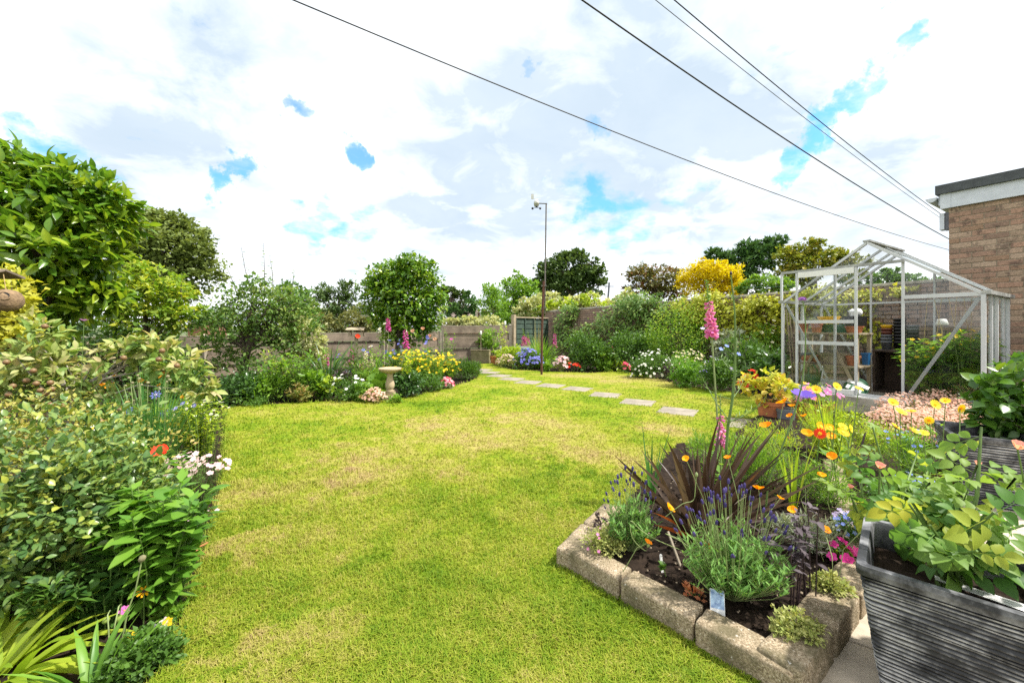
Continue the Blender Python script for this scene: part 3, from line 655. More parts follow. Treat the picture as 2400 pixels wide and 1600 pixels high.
def stems_plant(name, label, px, py, w, h, ns, mat, tm=LEAF, lsize=.05, nl=12, cat='plant', stem='stem_green', fl=None, spread=.5, sr=.003, z=0., base=None, group=None, parts=False, lfrom=.08, W=1., leafup=.5, arch=.1, depth=.8, tm_fine=None, tintr=(0, 1), hv=(.68, 1.02)):
    """upright stems with leaves along them; fl=(size, template, mats, as_parts, tilt)"""
    rng = R_(); b = base if base is not None else G(px, py, z); sc = b.y / F; rx, hz = w / 2 * sc, h * sc
    o = thing(name, label, cat, b, 0, group); mb = MB(); LP = []; LD = []; LU = []; tips = []; tdir = []
    for i in range(ns):
        a = rng.uniform(0, 6.28); r = math.sqrt(rng.random()); b0 = np.array([math.cos(a) * r * rx * (1 - spread), math.sin(a) * r * rx * (1 - spread) * depth, 0.])
        hh = hz * rng.uniform(*hv) * (1 - .18 * r * spread); tp = np.array([math.cos(a) * r * rx, math.sin(a) * r * rx * depth, hh]) + rng.normal(0, rx * .05, 3) * [1, 1, 0]
        m_ = b0 * .5 + tp * .5 + np.array([0, 0, hh * .10]) - (tp - b0) * [1, 1, 0] * arch; pts = np.array([b0, b0 * .35 + m_ * .65 - [0, 0, 0], m_, m_ * .45 + tp * .55 + [0, 0, hh * .02], tp])
        tube(mb, pts, [sr, sr * .95, sr * .85, sr * .7, sr * .5], 5, 0, rng.random()); tips.append(tp); tdir.append(tp - m_)
        for k in range(nl):
            t = lfrom + (1 - lfrom) * (k + rng.random()) / nl; f_ = t * 4; j = min(3, int(f_)); p = pts[j] + (pts[j + 1] - pts[j]) * (f_ - j); aa = rng.uniform(0, 6.28)
            LP.append(p); LD.append([math.cos(aa), math.sin(aa), leafup + rng.normal(0, .25)]); LU.append([-.3 * math.cos(aa) + rng.normal(0, .2), -.3 * math.sin(aa) + rng.normal(0, .2), 1.])
    mb.build('stems', stem, o)
    if LP:
        LP, LD, LU = map(np.array, (LP, LD, LU)); t = tintr[0] + (tintr[1] - tintr[0]) * rng.random(len(LP)); S = lsize * rng.uniform(.6, 1.2, len(LP))
        leaves(o, rng, LP, LD, LU, S, W, t, tm, mat, min(300, len(LP)) if parts else 0, tm_fine=tm_fine)
    tips, tdir = np.array(tips), np.array(tdir)
    if fl:
        fs, ftm, mats, asp, tilt = fl[:5]; Nf = tdir / np.linalg.norm(tdir, axis=1)[:, None] * (1 - tilt) + tilt * (np.array([[0, -1., .3]]) + .6 * unit(rng, len(tips)))
        flowers(o, rng, tips, Nf, fs, ftm, mats, asp)
    return o
def tuft(name, label, px, py, w, h, n, width, mat, cat='plant', base=None, z=0., droop=(.3, 1.1), parts=False, fold=.35, group=None, el=(.75, 1.5), segs=5, lv=(.6, 1.05)):
    rng = R_(); b = base if base is not None else G(px, py, z); sc = b.y / F; rx, hz = w / 2 * sc, h * sc; o = thing(name, label, cat, b, 0, group)
    a = rng.uniform(0, 6.28, n); r = np.sqrt(rng.random(n)) * rx * .25; P = np.stack([np.cos(a) * r, np.sin(a) * r * .8, 0 * a], 1)
    e = rng.uniform(*el, n); L = hz * rng.uniform(*lv, n) * 1.08; t = rng.random(n); dr = rng.uniform(*droop, n); az = a + rng.normal(0, .4, n); W_ = width * rng.uniform(.7, 1.2, n)
    if parts:
        for i in range(n): mb = MB(); straps(mb, P[i:i + 1] * 0, az[i], e[i], L[i], W_[i], dr[i], segs, fold, t[i]); mb.build('leaf', mat, o, loc=P[i])
    else: mb = MB(); straps(mb, P, az, e, L, W_, dr, segs, fold, t); mb.build('foliage', mat, o, kind='stuff')
    return o
def foxglove(label, px, py, top, mats, Y=None, spike_w=34, frac=.42, parts=False, lean=0., leafmat_='leaf_fresh', rosette=True, stem_r=.005, group='foxgloves', base_z=0.):
    """spire standing at px,py whose tip shows at photo row top"""
    rng = R_(); b = G(px, py, base_z) if Y is None else Vector(((px - 1200) / F * Y, Y, base_z)); tip = AT(px + lean, top, b.y); hz = tip.z - b.z; sc = b.y / F; o = thing('foxglove', label, 'foxglove', b, 0, group)
    lx = tip.x - b.x; pts = np.array([[0, 0, 0], [lx * .25, 0, hz * .35], [lx * .6, 0, hz * .7], [lx, 0, hz]]); mb = MB(); tube(mb, pts, [stem_r, stem_r, stem_r * .8, stem_r * .35], 6); mb.build('stem', 'stem_pale', o)
    sp = link('flower_spike', None, o) if parts else o; mbs = MB(); n = int(26 if not parts else 44); bl = spike_w * .55 * sc; gold = 2.4
    bm_ = leaf_meshes(BELL, mats[0], 4, 'bell') if parts else None; P, D, S, T = [], [], [], []
    for i in range(n):
        t = 1 - frac + frac * i / n; q = i / n; x = np.interp(t, [0, .35, .7, 1], pts[:, 0]); a = i * gold + rng.normal(0, .3); s = bl * (1 - q) ** .75 * rng.uniform(.85, 1.1); s = max(s, bl * .16)
        P.append([x, 0, t * hz]); D.append([math.cos(a), math.sin(a) - .25, -.85 + q * .9]); S.append(s); T.append(rng.random())
    P, D, S, T = map(np.array, (P, D, S, T)); k = int(n * .62); Up = np.tile([0, 0, 1.], (n, 1))
    if parts: leaf_objs(sp, bm_, P[:k], D[:k], Up[:k], S[:k], 1.15, 'bell', T[:k])
    else: mb = MB(); inst(mb, BELL, P[:k], D[:k], Up[:k], S[:k], 1.2, T[:k]); mb.build('flower_spike', mats[0], o)
    mb = MB(); inst(mb, BUD, P[k:], D[k:], Up[k:], np.maximum(S[k:], bl * .28), 1., .8); inst(mb, CARD, P, D * [1, 1, 0] + [0, 0, .35], Up, bl * .35, .9, T); mb.build('buds', leafmat_, o)
    if rosette:
        m_ = 16; a = rng.uniform(0, 6.28, m_); tt = rng.uniform(.02, .5, m_); mb = MB(); P = np.stack([np.interp(tt, [0, .35, .7, 1], pts[:, 0]), 0 * a, tt * hz], 1); inst(mb, LEAF, P, np.stack([np.cos(a), np.sin(a), .5 + 0 * a], 1), np.tile([0, 0, 1.], (m_, 1)), hz * .17 * (1.1 - tt), 1.1, rng.random(m_)); mb.build('leaves', leafmat_, o)
    return o
# petal and leaf colours
def petal(name, c1, c2, trans=.3): leafmat(name, [c1, c2], trans, .6, .2)
petal('petal_orange', (.95, .27, .004), (.98, .46, .008)); petal('petal_yellow', (.90, .56, .010), (.95, .70, .05)); petal('petal_red', (.78, .025, .012), (.85, .09, .03)); petal('petal_magenta', (.72, .02, .30), (.85, .08, .42))
petal('petal_purple', (.26, .10, .45), (.42, .18, .60)); petal('petal_blue', (.13, .14, .55), (.26, .26, .72)); petal('petal_lobelia', (.17, .24, .72), (.32, .42, .85)); petal('petal_lav', (.052, .040, .15), (.11, .085, .26)); petal('petal_foxpink', (.62, .15, .45), (.80, .36, .62)); petal('petal_foxmag', (.46, .05, .28), (.66, .14, .45))
petal('petal_white', (.80, .80, .76), (.88, .87, .84)); petal('petal_cream', (.80, .74, .50), (.88, .85, .68)); petal('petal_palepink', (.72, .46, .52), (.86, .68, .70)); petal('petal_rose', (.82, .30, .28), (.90, .52, .48)); petal('petal_sax', (.62, .33, .25), (.78, .58, .48)); petal('petal_cerise', (.68, .045, .13), (.80, .20, .28)); petal('petal_deepviolet', (.14, .07, .50), (.22, .13, .62)); petal('petal_brown', (.42, .15, .07), (.55, .25, .12)); petal('petal_lilac', (.45, .36, .62), (.60, .52, .74))
plain('centre_yellow', (.75, .45, .03), .8); plain('centre_dark', (.06, .03, .02), .8); plain('centre_green', (.22, .30, .05), .8)
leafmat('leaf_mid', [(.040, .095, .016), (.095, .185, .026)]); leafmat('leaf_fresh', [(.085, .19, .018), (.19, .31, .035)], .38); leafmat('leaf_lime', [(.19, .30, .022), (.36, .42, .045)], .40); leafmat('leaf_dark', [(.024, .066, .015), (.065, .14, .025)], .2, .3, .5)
leafmat('leaf_gloss', [(.030, .085, .014), (.075, .165, .020), (.20, .28, .022)], .28, .28, .5); leafmat('leaf_camellia', [(.040, .105, .012), (.095, .20, .018), (.27, .36, .025)], .30, .25, .5)
leafmat('leaf_magnolia', [(.042, .11, .013), (.10, .20, .019), (.25, .32, .024)], .36, .26, .5); leafmat('leaf_pear', [(.075, .17, .02), (.20, .30, .03), (.42, .40, .04)], .40, .33, .4); leafmat('leaf_viburnum', [(.034, .085, .026), (.068, .14, .038), (.13, .20, .045), (.30, .32, .05)], .22, .34, .45)
leafmat('leaf_budding', [(.075, .11, .03), (.17, .20, .04), (.30, .29, .05), (.34, .24, .10)], .25, .4, .35); leafmat('leaf_apple', [(.070, .15, .030), (.16, .25, .055), (.30, .34, .11), (.42, .34, .20)], .32, .45, .3); leafmat('leaf_oak', [(.085, .125, .028), (.19, .23, .065)], .25, .5, .2); leafmat('leaf_oakdark', [(.036, .074, .020), (.10, .15, .038)], .22, .5, .2); leafmat('leaf_plum', [(.045, .11, .022), (.12, .21, .040), (.27, .32, .09)], .32, .4, .3)
leafmat('leaf_yellow', [(.42, .34, .006), (.66, .56, .012)], .40, .45, .3); leafmat('leaf_gold', [(.30, .32, .020), (.55, .52, .10)], .38, .45, .3); leafmat('leaf_chartreuse', [(.16, .21, .012), (.34, .36, .03), (.46, .44, .05)], .34, .45, .3); leafmat('leaf_redbush', [(.050, .060, .022), (.11, .12, .03), (.14, .12, .03), (.26, .065, .03)], .25, .5, .2)
leafmat('leaf_olive', [(.11, .125, .045), (.21, .21, .07)], .25, .55, .2); leafmat('leaf_conifer', [(.028, .080, .024), (.085, .16, .042)], .2, .55, .2); leafmat('leaf_rust', [(.085, .13, .018), (.18, .21, .025), (.30, .24, .03)], .3, .5, .2); leafmat('leaf_grey', [(.16, .20, .13), (.34, .36, .26)], .2, .6, .2); leafmat('leaf_greytan', [(.13, .13, .075), (.30, .25, .17), (.42, .36, .27)], .2, .6, .2); leafmat('leaf_varieg', [(.14, .20, .05), (.42, .44, .22), (.60, .58, .36)], .3, .5, .2)
leafmat('leaf_lavender', [(.085, .19, .040), (.19, .34, .085)], .25, .6, .2); leafmat('leaf_grass', [(.07, .17, .016), (.17, .30, .03)], .35, .45, .3); leafmat('leaf_chive', [(.035, .13, .030), (.09, .21, .05)], .3, .4, .3); leafmat('leaf_phormium', [(.026, .014, .011), (.060, .034, .024), (.115, .078, .055)], .22, .34, .45); leafmat('leaf_bronze', [(.30, .065, .015), (.45, .12, .02)], .45, .4, .3)
leafmat('leaf_purple', [(.035, .020, .024), (.095, .065, .070)], .15, .5, .3); leafmat('leaf_purplegrey', [(.045, .032, .038), (.13, .11, .12)], .18, .75, .12); leafmat('leaf_rose', [(.040, .105, .020), (.085, .185, .036), (.17, .26, .05), (.48, .45, .03)], .42, .5, .25); leafmat('leaf_phlox', [(.070, .18, .020), (.16, .29, .035)], .35, .4, .35); leafmat('leaf_sedum', [(.20, .27, .06), (.38, .36, .14)], .25, .5, .2); leafmat('leaf_tomato', [(.09, .22, .02), (.21, .35, .04)], .35, .5, .2); leafmat('leaf_coleus', [(.22, .30, .03), (.52, .50, .06), (.60, .30, .10)], .35, .45, .3); leafmat('leaf_saxifrage', [(.10, .18, .03), (.34, .22, .10)], .3, .6, .2); leafmat('leaf_straw', [(.30, .27, .09), (.50, .42, .18)], .3, .6, .2)
edge_grass()
# ------------------------------------------------------------------ fences, wall, garage
def fence(name, label, posts, top, nb, bh, post_mat='wood_post', cat='fence', extra=.03, bottom=0.0):
    """posts: world xy; boards overlap: every board an object"""
    t = thing(name, label, cat, (posts[0][0], posts[0][1], 0)); o = Vector((posts[0][0], posts[0][1], 0))
    rs = random.Random(len(label))
    for i, p in enumerate(posts):
        mb = MB(); z = top[min(i, len(top) - 1)] + extra
        box(mb, (-.045, -.045, -.3), (.045, .045, z)); mb.add([[-.05, -.05, z], [.05, -.05, z], [.05, .05, z], [-.05, .05, z], [0, 0, z + .03]], np.array([[0, 1, 4], [1, 2, 4], [2, 3, 4], [3, 0, 4]]))
        l = link('post', mb.mesh('post', post_mat), t, loc=(p[0] - o.x, p[1] - o.y, 0))
    for i in range(len(posts) - 1):
        a, b2 = Vector((*posts[i], 0)), Vector((*posts[i + 1], 0)); d = b2 - a; L = d.length; d.normalize(); n = Vector((d.y, -d.x, 0))
        zt = top[min(i, len(top) - 1)]
        m = Matrix((d, -n, Vector((0, 0, 1)))).transposed().to_4x4(); m.translation = a - o
        for k in range(nb):
            z1 = zt - k * bh; z0 = z1 - bh * (.93 if k % 2 == 0 else 1.06); off = .016 if k % 2 == 0 else -.016
            mb = MB(); j = rs.uniform(-.004, .004)
            box(mb, (.045, -off - .012 + j, z0), (L - .045, -off + .012 + j, z1 + rs.uniform(-.004, .004)), tint=rs.random())
            link('board', mb.mesh('board', 'wood_grey'), t, mat=m)
        for q in (.25, .5, .75):                       # upright battens behind the boards
            mb = MB(); box(mb, (L * q - .02, .022, zt - nb * bh), (L * q + .02, .036, zt - .02)); link('batten', mb.mesh('batten', 'wood_grey'), t, mat=m)
        mb = MB(); box(mb, (.05, -.034, zt + .001), (L - .05, .034, zt + .022)); link('cap_rail', mb.mesh('cap_rail', 'wood_post'), t, mat=m)
    return t
def XY(px, Y): return ((px - 1200) / F * Y, Y)
fence('board_fence', 'low weathered board fence with pale posts behind the left flower beds', [XY(-160, 7.0), XY(170, 7.6), XY(478, 8.7), XY(700, 9.8), XY(897, 10.9)], [.88, .88, .88, .92, .93], 5, .215)
fence('low_fence', 'low weathered board panel behind the clipped evergreen tree', [XY(905, 11.0), XY(1030, 11.9)], [.93, .93], 5, .20)
fence('gate_fence', 'weathered board fence section beside the wooden planter box', [XY(1036, 12.2), XY(1150, 12.7), XY(1196, 13.0)], [1.11, 1.12, 1.12], 5, .232)

# green lapped panel between the gate fence and the brick wall
t = thing('green_fence_panel', 'dark green lapped fence panel between wooden post and brick wall', 'fence panel', (*XY(1202, 13.2), 0))
a = Vector((*XY(1204, 13.2), 0)); b_ = Vector((*XY(1284, 14.6), 0)); d = (b_ - a); L = d.length; d.normalize(); n = Vector((d.y, -d.x, 0))
mm = Matrix((d, -n, Vector((0, 0, 1)))).transposed().to_4x4(); mm.translation = a - Vector((*XY(1202, 13.2), 0))
mb = MB(); box(mb, (-.06, -.06, -.2), (.05, .06, 1.5)); link('post', mb.mesh('post', 'wood_pale'), t, mat=mm)
for k in range(8):
    mb = MB(); z = 1.38 - k * .17; sl = .010
    mb.add([[.05, -.012, z - .18], [L, -.012, z - .18], [L, .004, z], [.05, .004, z], [.05, .006, z - .18], [L, .006, z - .18], [L, .016, z], [.05, .016, z]], CUBE_F); link('board', mb.mesh('board', 'wood_green'), t, mat=mm)
for q in (.06, .3, .55, .8, .98):
    mb = MB(); box(mb, (L * q - .02, -.035, .05), (L * q + .02, -.014, 1.39)); link('batten', mb.mesh('batten', 'wood_green'), t, mat=mm)
mb = MB(); box(mb, (.05, -.045, 1.39), (L, .045, 1.43)); link('cap_rail', mb.mesh('cap_rail', 'wood_pale'), t, mat=mm)

def brick_meshes(mat, sx, sy, sz, n=10, seed=0):
    out = []; rs = random.Random(seed)
    for i in range(n):
        me = bev_mesh('brick', sx, sy, sz, .004, mat); a = me.attributes.new('tint', 'FLOAT', 'POINT'); a.data.foreach_set('value', [rs.random()] * len(me.vertices)); out.append(me)
    return out
def laid(parent, M4, L, z0, courses, meshes, bl, ch, pick, zf=None, rest_mat=None, half=None):
    """lay stretcher-bond bricks along local x; pick(x, course) says which become objects, the rest one joined part"""
    rs = random.Random(9); mb = MB(); cnt = 0
    for k in range(courses):
        x = 0.0 if k % 2 else -(bl) / 2
        while x < L:
            x0, x1 = max(x, 0.0), min(x + bl - .010, L); z = z0 + k * ch
            if x1 - x0 > .03:
                if pick(x0, k):
                    w = x1 - x0; full = abs(w - (bl - .01)) < .002
                    m = M4 @ Matrix.Translation((x0 + w / 2, rs.uniform(-.002, .002), z)) @ Matrix.Diagonal((w / (bl - .01), 1, 1, 1))
                    link('brick', rs.choice(meshes), parent, mat=m); cnt += 1
                elif rest_mat: box(mb, (x0, -.05, z), (x1, .05, z + ch - .010), 0, rs.random(), M4)
            x += bl
    if mb.v: mb.build('brick_courses', rest_mat, parent, kind='stuff')
    return cnt
# garden wall: runs from the green panel to behind the greenhouse, its top rising slightly
A = Vector((1.32, 15.0, 0)); B = Vector((7.9, 6.05, 0)); d = B - A; L = d.length; d.normalize(); n = Vector((d.y, -d.x, 0))
w = thing('garden_wall', 'old brick garden wall with stone coping behind the right border', 'wall', A)
m4 = Matrix((d, -n, Vector((0, 0, 1)))).transposed().to_4x4(); lean = .245 / L
m4s = m4.copy(); m4s[2][0] = lean                     # courses follow the rise of the ground
mb = MB(); box(mb, (.0, -.05, -.1), (L, .10, 1.63), M4=m4s); mb.build('wall_core', 'mortar_dark', w)
bms = brick_meshes('brick_old', .215, .10, .065, 10, 2)
def on(x, k): return (7.3 < x < 10.2 and 3 <= k <= 22) or (0 <= x < .9 and k > 12)
laid(w, m4s @ Matrix.Translation((0, -.055, 0)), L, -.02, 22, bms, .225, .075, on, rest_mat='brick_old')
cop = bev_mesh('coping_stone', .59, .24, .055, .008, 'concrete', .002, 2, 5)
for k in range(int(L / .6) + 1): link('coping_stone', cop, w, mat=m4s @ Matrix.Translation((.3 + k * .6, .025, 1.632)))

# garage
d1 = Vector((.523, -.852, 0)); d2 = Vector((.852, .523, 0)); C = Vector((6.34, 5.78, 0))
ga = thing('brick_garage', 'brown brick flat-roofed garage with white fascia at the right edge', 'garage', C)
m4 = Matrix((d1, d2, Vector((0, 0, 1)))).transposed().to_4x4()
WT = H + (HY - 487) / F * 5.78
mb = MB(); box(mb, (.003, .006, -.1), (3.2, 5.0, WT), M4=m4); mb.build('wall_core', 'mortar', ga)
nco = int(WT / .075); gb = brick_meshes('brick', .215, .10, .065, 14, 5)
laid(ga, m4 @ Matrix.Translation((0, .05, 0)), 3.2, WT - nco * .075, nco, gb, .225, .075, lambda x, k: x < .95, rest_mat='brick')
laid(ga, m4 @ Matrix.Rotation(math.radians(90), 4, 'Z') @ Matrix.Translation((.113, -.045, 0)), 4.8, WT - nco * .075, nco, gb, .225, .075, lambda x, k: False, rest_mat='brick')
def gpart(name, lo, hi, mat): mb = MB(); box(mb, lo, hi, M4=m4); return mb.build(name, mat, ga)
gpart('fascia_board', (-.06, -.055, WT - .01), (3.3, -.02, WT + .20), 'fascia'); gpart('fascia_board', (-.075, -.062, WT - .012), (.03, -.016, WT + .205), 'fascia')
gpart('roof_edge', (-.12, -.10, WT + .202), (3.3, 5.1, WT + .33), 'felt_roof')
gpart('soffit', (-.10, -.019, WT + .05), (-.001, 5.0, WT + .2), 'fascia')
mb = MB(); pts = [(-.10, -.02, WT + .03), (-.10, 5.0, WT + .03)]
a8 = np.linspace(np.pi, 2 * np.pi, 9); pr = np.stack([-.17 + .06 * np.cos(a8), 0 * a8, WT + .17 + .06 * np.sin(a8)], 1)
v = np.concatenate([pr + [0, -.06, 0], pr + [0, 5, 0]]); v = v @ np.array(m4.to_3x3()).T
mb.add(v, np.array([[i, i + 1, i + 10, i + 9] for i in range(8)])); mb.add(v[:9], np.arange(9)[None, :]); mb.build('gutter', 'fascia', ga)
mb = MB(); box(mb, (-.10, .03, WT - .30), (-.052, .15, WT - .06), M4=m4); lb = mb.build('wall_lamp', 'fascia', ga)
mb = MB(); box(mb, (-.05, .05, WT - .31), (.0, .13, WT - .05), M4=m4); mb.build('lamp_bracket', 'grey_plastic', ga)
gpart('damp_course', (-.004, -.006, .58), (3.2, -.0005, .72), 'rust')

# ------------------------------------------------------------------ greenhouse
GX, GY = 3.995, 5.87; gw, gd, ge, gr, zb = 1.93, 1.27, 1.25, 1.96, .20
gh = thing('greenhouse', 'aluminium framed greenhouse with its sliding door open', 'greenhouse', (GX, GY, 0), math.atan2(-.852, .523))
def gp(name, p, q, w_, d_, mat='aluminium', up=(0, 0, 1), parent=None): mb = MB(); bar(mb, p, q, w_, d_, up=up); return mb.build(name, mat, parent or gh)
E, R = zb + ge, zb + gr; mid = gw / 2
def rz(x): return E + (R - E) * (1 - abs(x - mid) / mid)
# plinth of two courses of stone blocks
for k, z in enumerate((0.0, .10)):
    for i in range(5):
        x0 = -.06 + i * .41; mb = MB(); box(mb, (x0 + .003, -.09 + .006 * (i % 2), z + .002), (x0 + .407, .12, z + .098)); mb.build('plinth_block', 'concrete', gh)
    for s in (0, 1):
        for i in range(3):
            y0 = .124 + i * .41; mb = MB(); x = -.06 if s == 0 else gw - .08; box(mb, (x, y0 + .003, z + .002), (x + .14, y0 + .407, z + .098)); mb.build('plinth_block', 'concrete', gh)
mb = MB(); box(mb, (.05, .125, 0), (gw - .09, gd, .19)); mb.build('floor', 'paving', gh)
U = (0, 1, 0)
for y in (0, gd):
    gp('base_rail', (0, y, zb + .02), (gw, y, zb + .02), .035, .05); gp('eave_bar', (0, y + .004, E), (.60, y + .004, E), .03, .028, 'aluminium_dull' if y == 0 else 'aluminium')
    gp('eave_bar', (1.31, y + .004, E), (gw, y + .004, E), .03, .045); 
    if y: gp('eave_bar', (.6, y + .004, E), (1.31, y + .004, E), .03, .028)
    for x in (0, gw): gp('corner_post', (x, y, zb + .045), (x, y, E + .0), .034 if x else .030, .04, up=U)
    for x in (.63, 1.30): gp('gable_post', (x, y + .003, zb + .045), (x, y + .003, rz(x)), .023, .03, up=U)
    for s in (0, 1):
        x = 0 if s == 0 else gw; gp('rafter', (x, y, E), (mid, y, R), .030, .034, up=U)
    gp('brace', (.03, y + .03, E - .03), (.60, y + .03, zb + .06), .028, .006, up=U); gp('brace', (gw - .03, y + .03, E - .03), (1.33, y + .03, zb + .06), .034, .008, up=U)
for x in (0, gw):
    gp('base_rail', (x, .03, zb + .018), (x, gd - .03, zb + .018), .035, .046); gp('eave_gutter', (x + (-.02 if x == 0 else .02), -.02, E + .012), (x + (-.02 if x == 0 else .02), gd + .02, E + .012), .07, .04, 'aluminium_dull')
    for y in (.61, ): gp('side_post', (x, y, zb + .045), (x, y, E), .035, .04, up=U); 
    for y in (.61, 1.0): gp('glazing_bar', (x, y, E + .01), (mid, y, R), .028, .03, up=U)
gp('side_post', (gw, .36, zb + .045), (gw, .36, E), .02, .04, up=U); gp('side_post', (gw, 1.0, zb + .045), (gw, 1.0, E), .02, .04, up=U)
gp('ridge_cap', (mid, -.02, R + .022), (mid, gd + .02, R + .022), .075, .022, 'aluminium_dull')
gp('door_track', (0, -.045, zb + 1.68), (1.325, -.045, zb + 1.68), .03, .035, 'aluminium_dull')
gp('track_post', (.0, -.04, E + .03), (.0, -.04, zb + 1.67), .025, .025, up=U)
gp('bottom_track', (0, -.05, zb - .001), (1.95, -.05, zb - .001), .05, .03, 'white_paint')
def pane(pts, parent=gh):
    mb = MB(); mb.add(pts, np.arange(len(pts))[None, :]); return mb.build('pane', 'glass', parent)
def front(y):
    pane([(.02, y, zb + .05), (.615, y, zb + .05), (.615, y, E - .02), (.02, y, E - .02)]); pane([(.03, y, E + .016), (.615, y, E + .016), (.615, y, rz(.615) - .03)])
    pane([(1.315, y, zb + .05), (gw - .02, y, zb + .05), (gw - .02, y, E - .025), (1.315, y, E - .025)]); pane([(1.315, y, E + .025), (gw - .06, y, E + .025), (1.315, y, rz(1.315) - .03)])
front(.012); front(gd - .01)
pane([(.645, gd - .01, zb + .05), (1.285, gd - .01, zb + .05), (1.285, gd - .01, E - .02), (.645, gd - .01, E - .02)]); pane([(.645, gd - .01, E + .02), (1.285, gd - .01, E + .02), (1.285, gd - .01, rz(1.285) - .03), (mid, gd - .01, R - .04), (.645, gd - .01, rz(.645) - .03)])
pane([(.645, .012, zb + 1.70), (1.285, .012, zb + 1.70), (1.24, .012, rz(1.24) - .035), (mid, .012, R - .04), (.69, .012, rz(.69) - .035)])
for x, ys in ((.004, (.02, .59, .63, gd - .03)), (gw - .004, (.02, .34, .38, .59, .63, .98, 1.02, gd - .03))):
    for i in range(0, len(ys), 2): pane([(x, ys[i], zb + .045), (x, ys[i + 1], zb + .045), (x, ys[i + 1], E - .01), (x, ys[i], E - .01)])
    for y0, y1 in ((.03, .59), (.63, .98), (1.02, gd - .03)):
        xa, xb = (x, mid - .03) if x < 1 else (x, mid + .03)
        pane([(xa, y0, E + .02), (xa, y1, E + .02), (xb, y1, R - .012), (xb, y0, R - .012)])
# sliding door, slid left outside the frame
dr = link('sliding_door', None, gh); x0, x1, yd = .203, .871, -.052
gp('door_stile', (x0, yd, zb + .03), (x0, yd, zb + 1.655), .026, .028, up=U, parent=dr); gp('door_stile', (x1, yd, zb + .03), (x1, yd, zb + 1.655), .026, .028, up=U, parent=dr)
for z, h_ in ((zb + .05, .06), (.875, .045), (1.165, .045), (zb + 1.625, .075)): gp('door_rail', (x0 + .0176, yd - .002, z), (x1 - .0176, yd - .002, z), .026, h_, 'white_paint' if h_ > .05 else 'aluminium', parent=dr)
for za, zc in ((zb + .08, .85), (.90, 1.14), (1.19, zb + 1.585)): pane([(x0 + .018, yd + .008, za), (x1 - .018, yd + .008, za), (x1 - .018, yd + .008, zc), (x0 + .018, yd + .008, zc)], dr)

# things inside the greenhouse (positions local to it)
Mg = Matrix.Translation((GX, GY, 0)) @ Matrix.Rotation(math.atan2(-.852, .523), 4, 'Z')
def gin(x, y, z=.19): return Mg @ Vector((x, y, z))
ROT = math.atan2(-.852, .523)
st = thing('potting_bench', 'slatted wooden two-shelf potting bench inside the greenhouse', 'bench', gin(.06, .16), ROT)
for z in (.36, .80):
    for i in range(5): mb = MB(); box(mb, (0, i * .1, z), (.78, i * .1 + .085, z + .022)); mb.build('slat', 'wood_pale', st)
for x in (.03, .72):
    for y in (.01, .44): mb = MB(); box(mb, (x, y, 0), (x + .04, y + .04, .80)); mb.build('leg', 'wood_pale', st)
mb = MB(); bar(mb, (.05, -.008, .1), (.40, -.008, .78), .035, .014, up=U); mb.build('brace', 'wood_pale', st); mb = MB(); bar(mb, (.74, -.008, .1), (.44, -.008, .78), .035, .014, up=U); mb.build('brace', 'wood_pale', st)
def pot_mesh(mb, r, h_, taper=.75, mat=0, rim=True, segs=20, soil=None):
    pr = [(r * taper * .2, .0), (r * taper, 0), (r * (taper + (1 - taper) * .82), h_ * .82)]
    pr += [(r * 1.04, h_ * .83), (r * 1.05, h_), (r * .93, h_), (r * .90, h_ * .85)] if rim else [(r, h_), (r * .94, h_), (r * .92, h_ * .85)]
    lathe(mb, pr, segs, mat)
def pot(label, loc, r, h_, mat, cat='plant pot', name='plant_pot', group=None, rot=(0, 0, 0), taper=.75, soil=True):
    o = thing(name, label, cat, loc, 0, group); o.rotation_euler = rot
    mb = MB(); pot_mesh(mb, r, h_, taper); mb.build('body', mat, o, smooth=False)
    if soil: mb = MB(); lathe(mb, [(.001, h_ * .86), (r * .91, h_ * .86)], 16); mb.build('compost', 'soil', o)
    return o
zs = .19 + .825
pot('terracotta pot at the left end of the bench top', gin(.14, .26, zs), .075, .14, 'terracotta'); pot('terracotta pot in front of the green tray on the bench top', gin(.33, .24, zs), .07, .13, 'terracotta')
pot('terracotta bowl under the black pots at the right of the bench', gin(.74, .30, zs), .10, .09, 'terracotta')
def simple_box(name, label, cat, loc, sx, sy, sz, mat, rot=(0, 0, ROT), taper=1.12, group=None):
    o = thing(name, label, cat, loc, 0, group); o.rotation_euler = rot
    mb = MB(); a, b2 = sx / 2 / taper, sy / 2 / taper; c_, d_ = sx / 2, sy / 2; w_ = .012
    v = [(-a, -b2, 0), (a, -b2, 0), (a, b2, 0), (-a, b2, 0), (-c_, -d_, sz), (c_, -d_, sz), (c_, d_, sz), (-c_, d_, sz), (-c_ + w_, -d_ + w_, sz), (c_ - w_, -d_ + w_, sz), (c_ - w_, d_ - w_, sz), (-c_ + w_, d_ - w_, sz), (-a, -b2, .02), (a, -b2, .02), (a, b2, .02), (-a, b2, .02)]
    f = [[0, 3, 2, 1], [0, 1, 5, 4], [1, 2, 6, 5], [2, 3, 7, 6], [3, 0, 4, 7], [4, 5, 9, 8], [5, 6, 10, 9], [6, 7, 11, 10], [7, 4, 8, 11], [8, 9, 13, 12], [9, 10, 14, 13], [10, 11, 15, 14], [11, 8, 12, 15], [12, 13, 14, 15]]
    mb.add(v, np.array(f)); mb.build('body', mat, o)
    mb = MB(); box(mb, (-c_ - .008, -d_ - .008, sz - .018), (c_ + .008, -d_ - .001, sz + .004)); box(mb, (-c_ - .008, d_ + .001, sz - .018), (c_ + .008, d_ + .008, sz + .004)); mb.build('rim', mat, o); return o
simple_box('seed_tray', 'deep green plastic trough on the bench top', 'trough', gin(.50, .42, zs), .36, .18, .11, 'green_plastic')
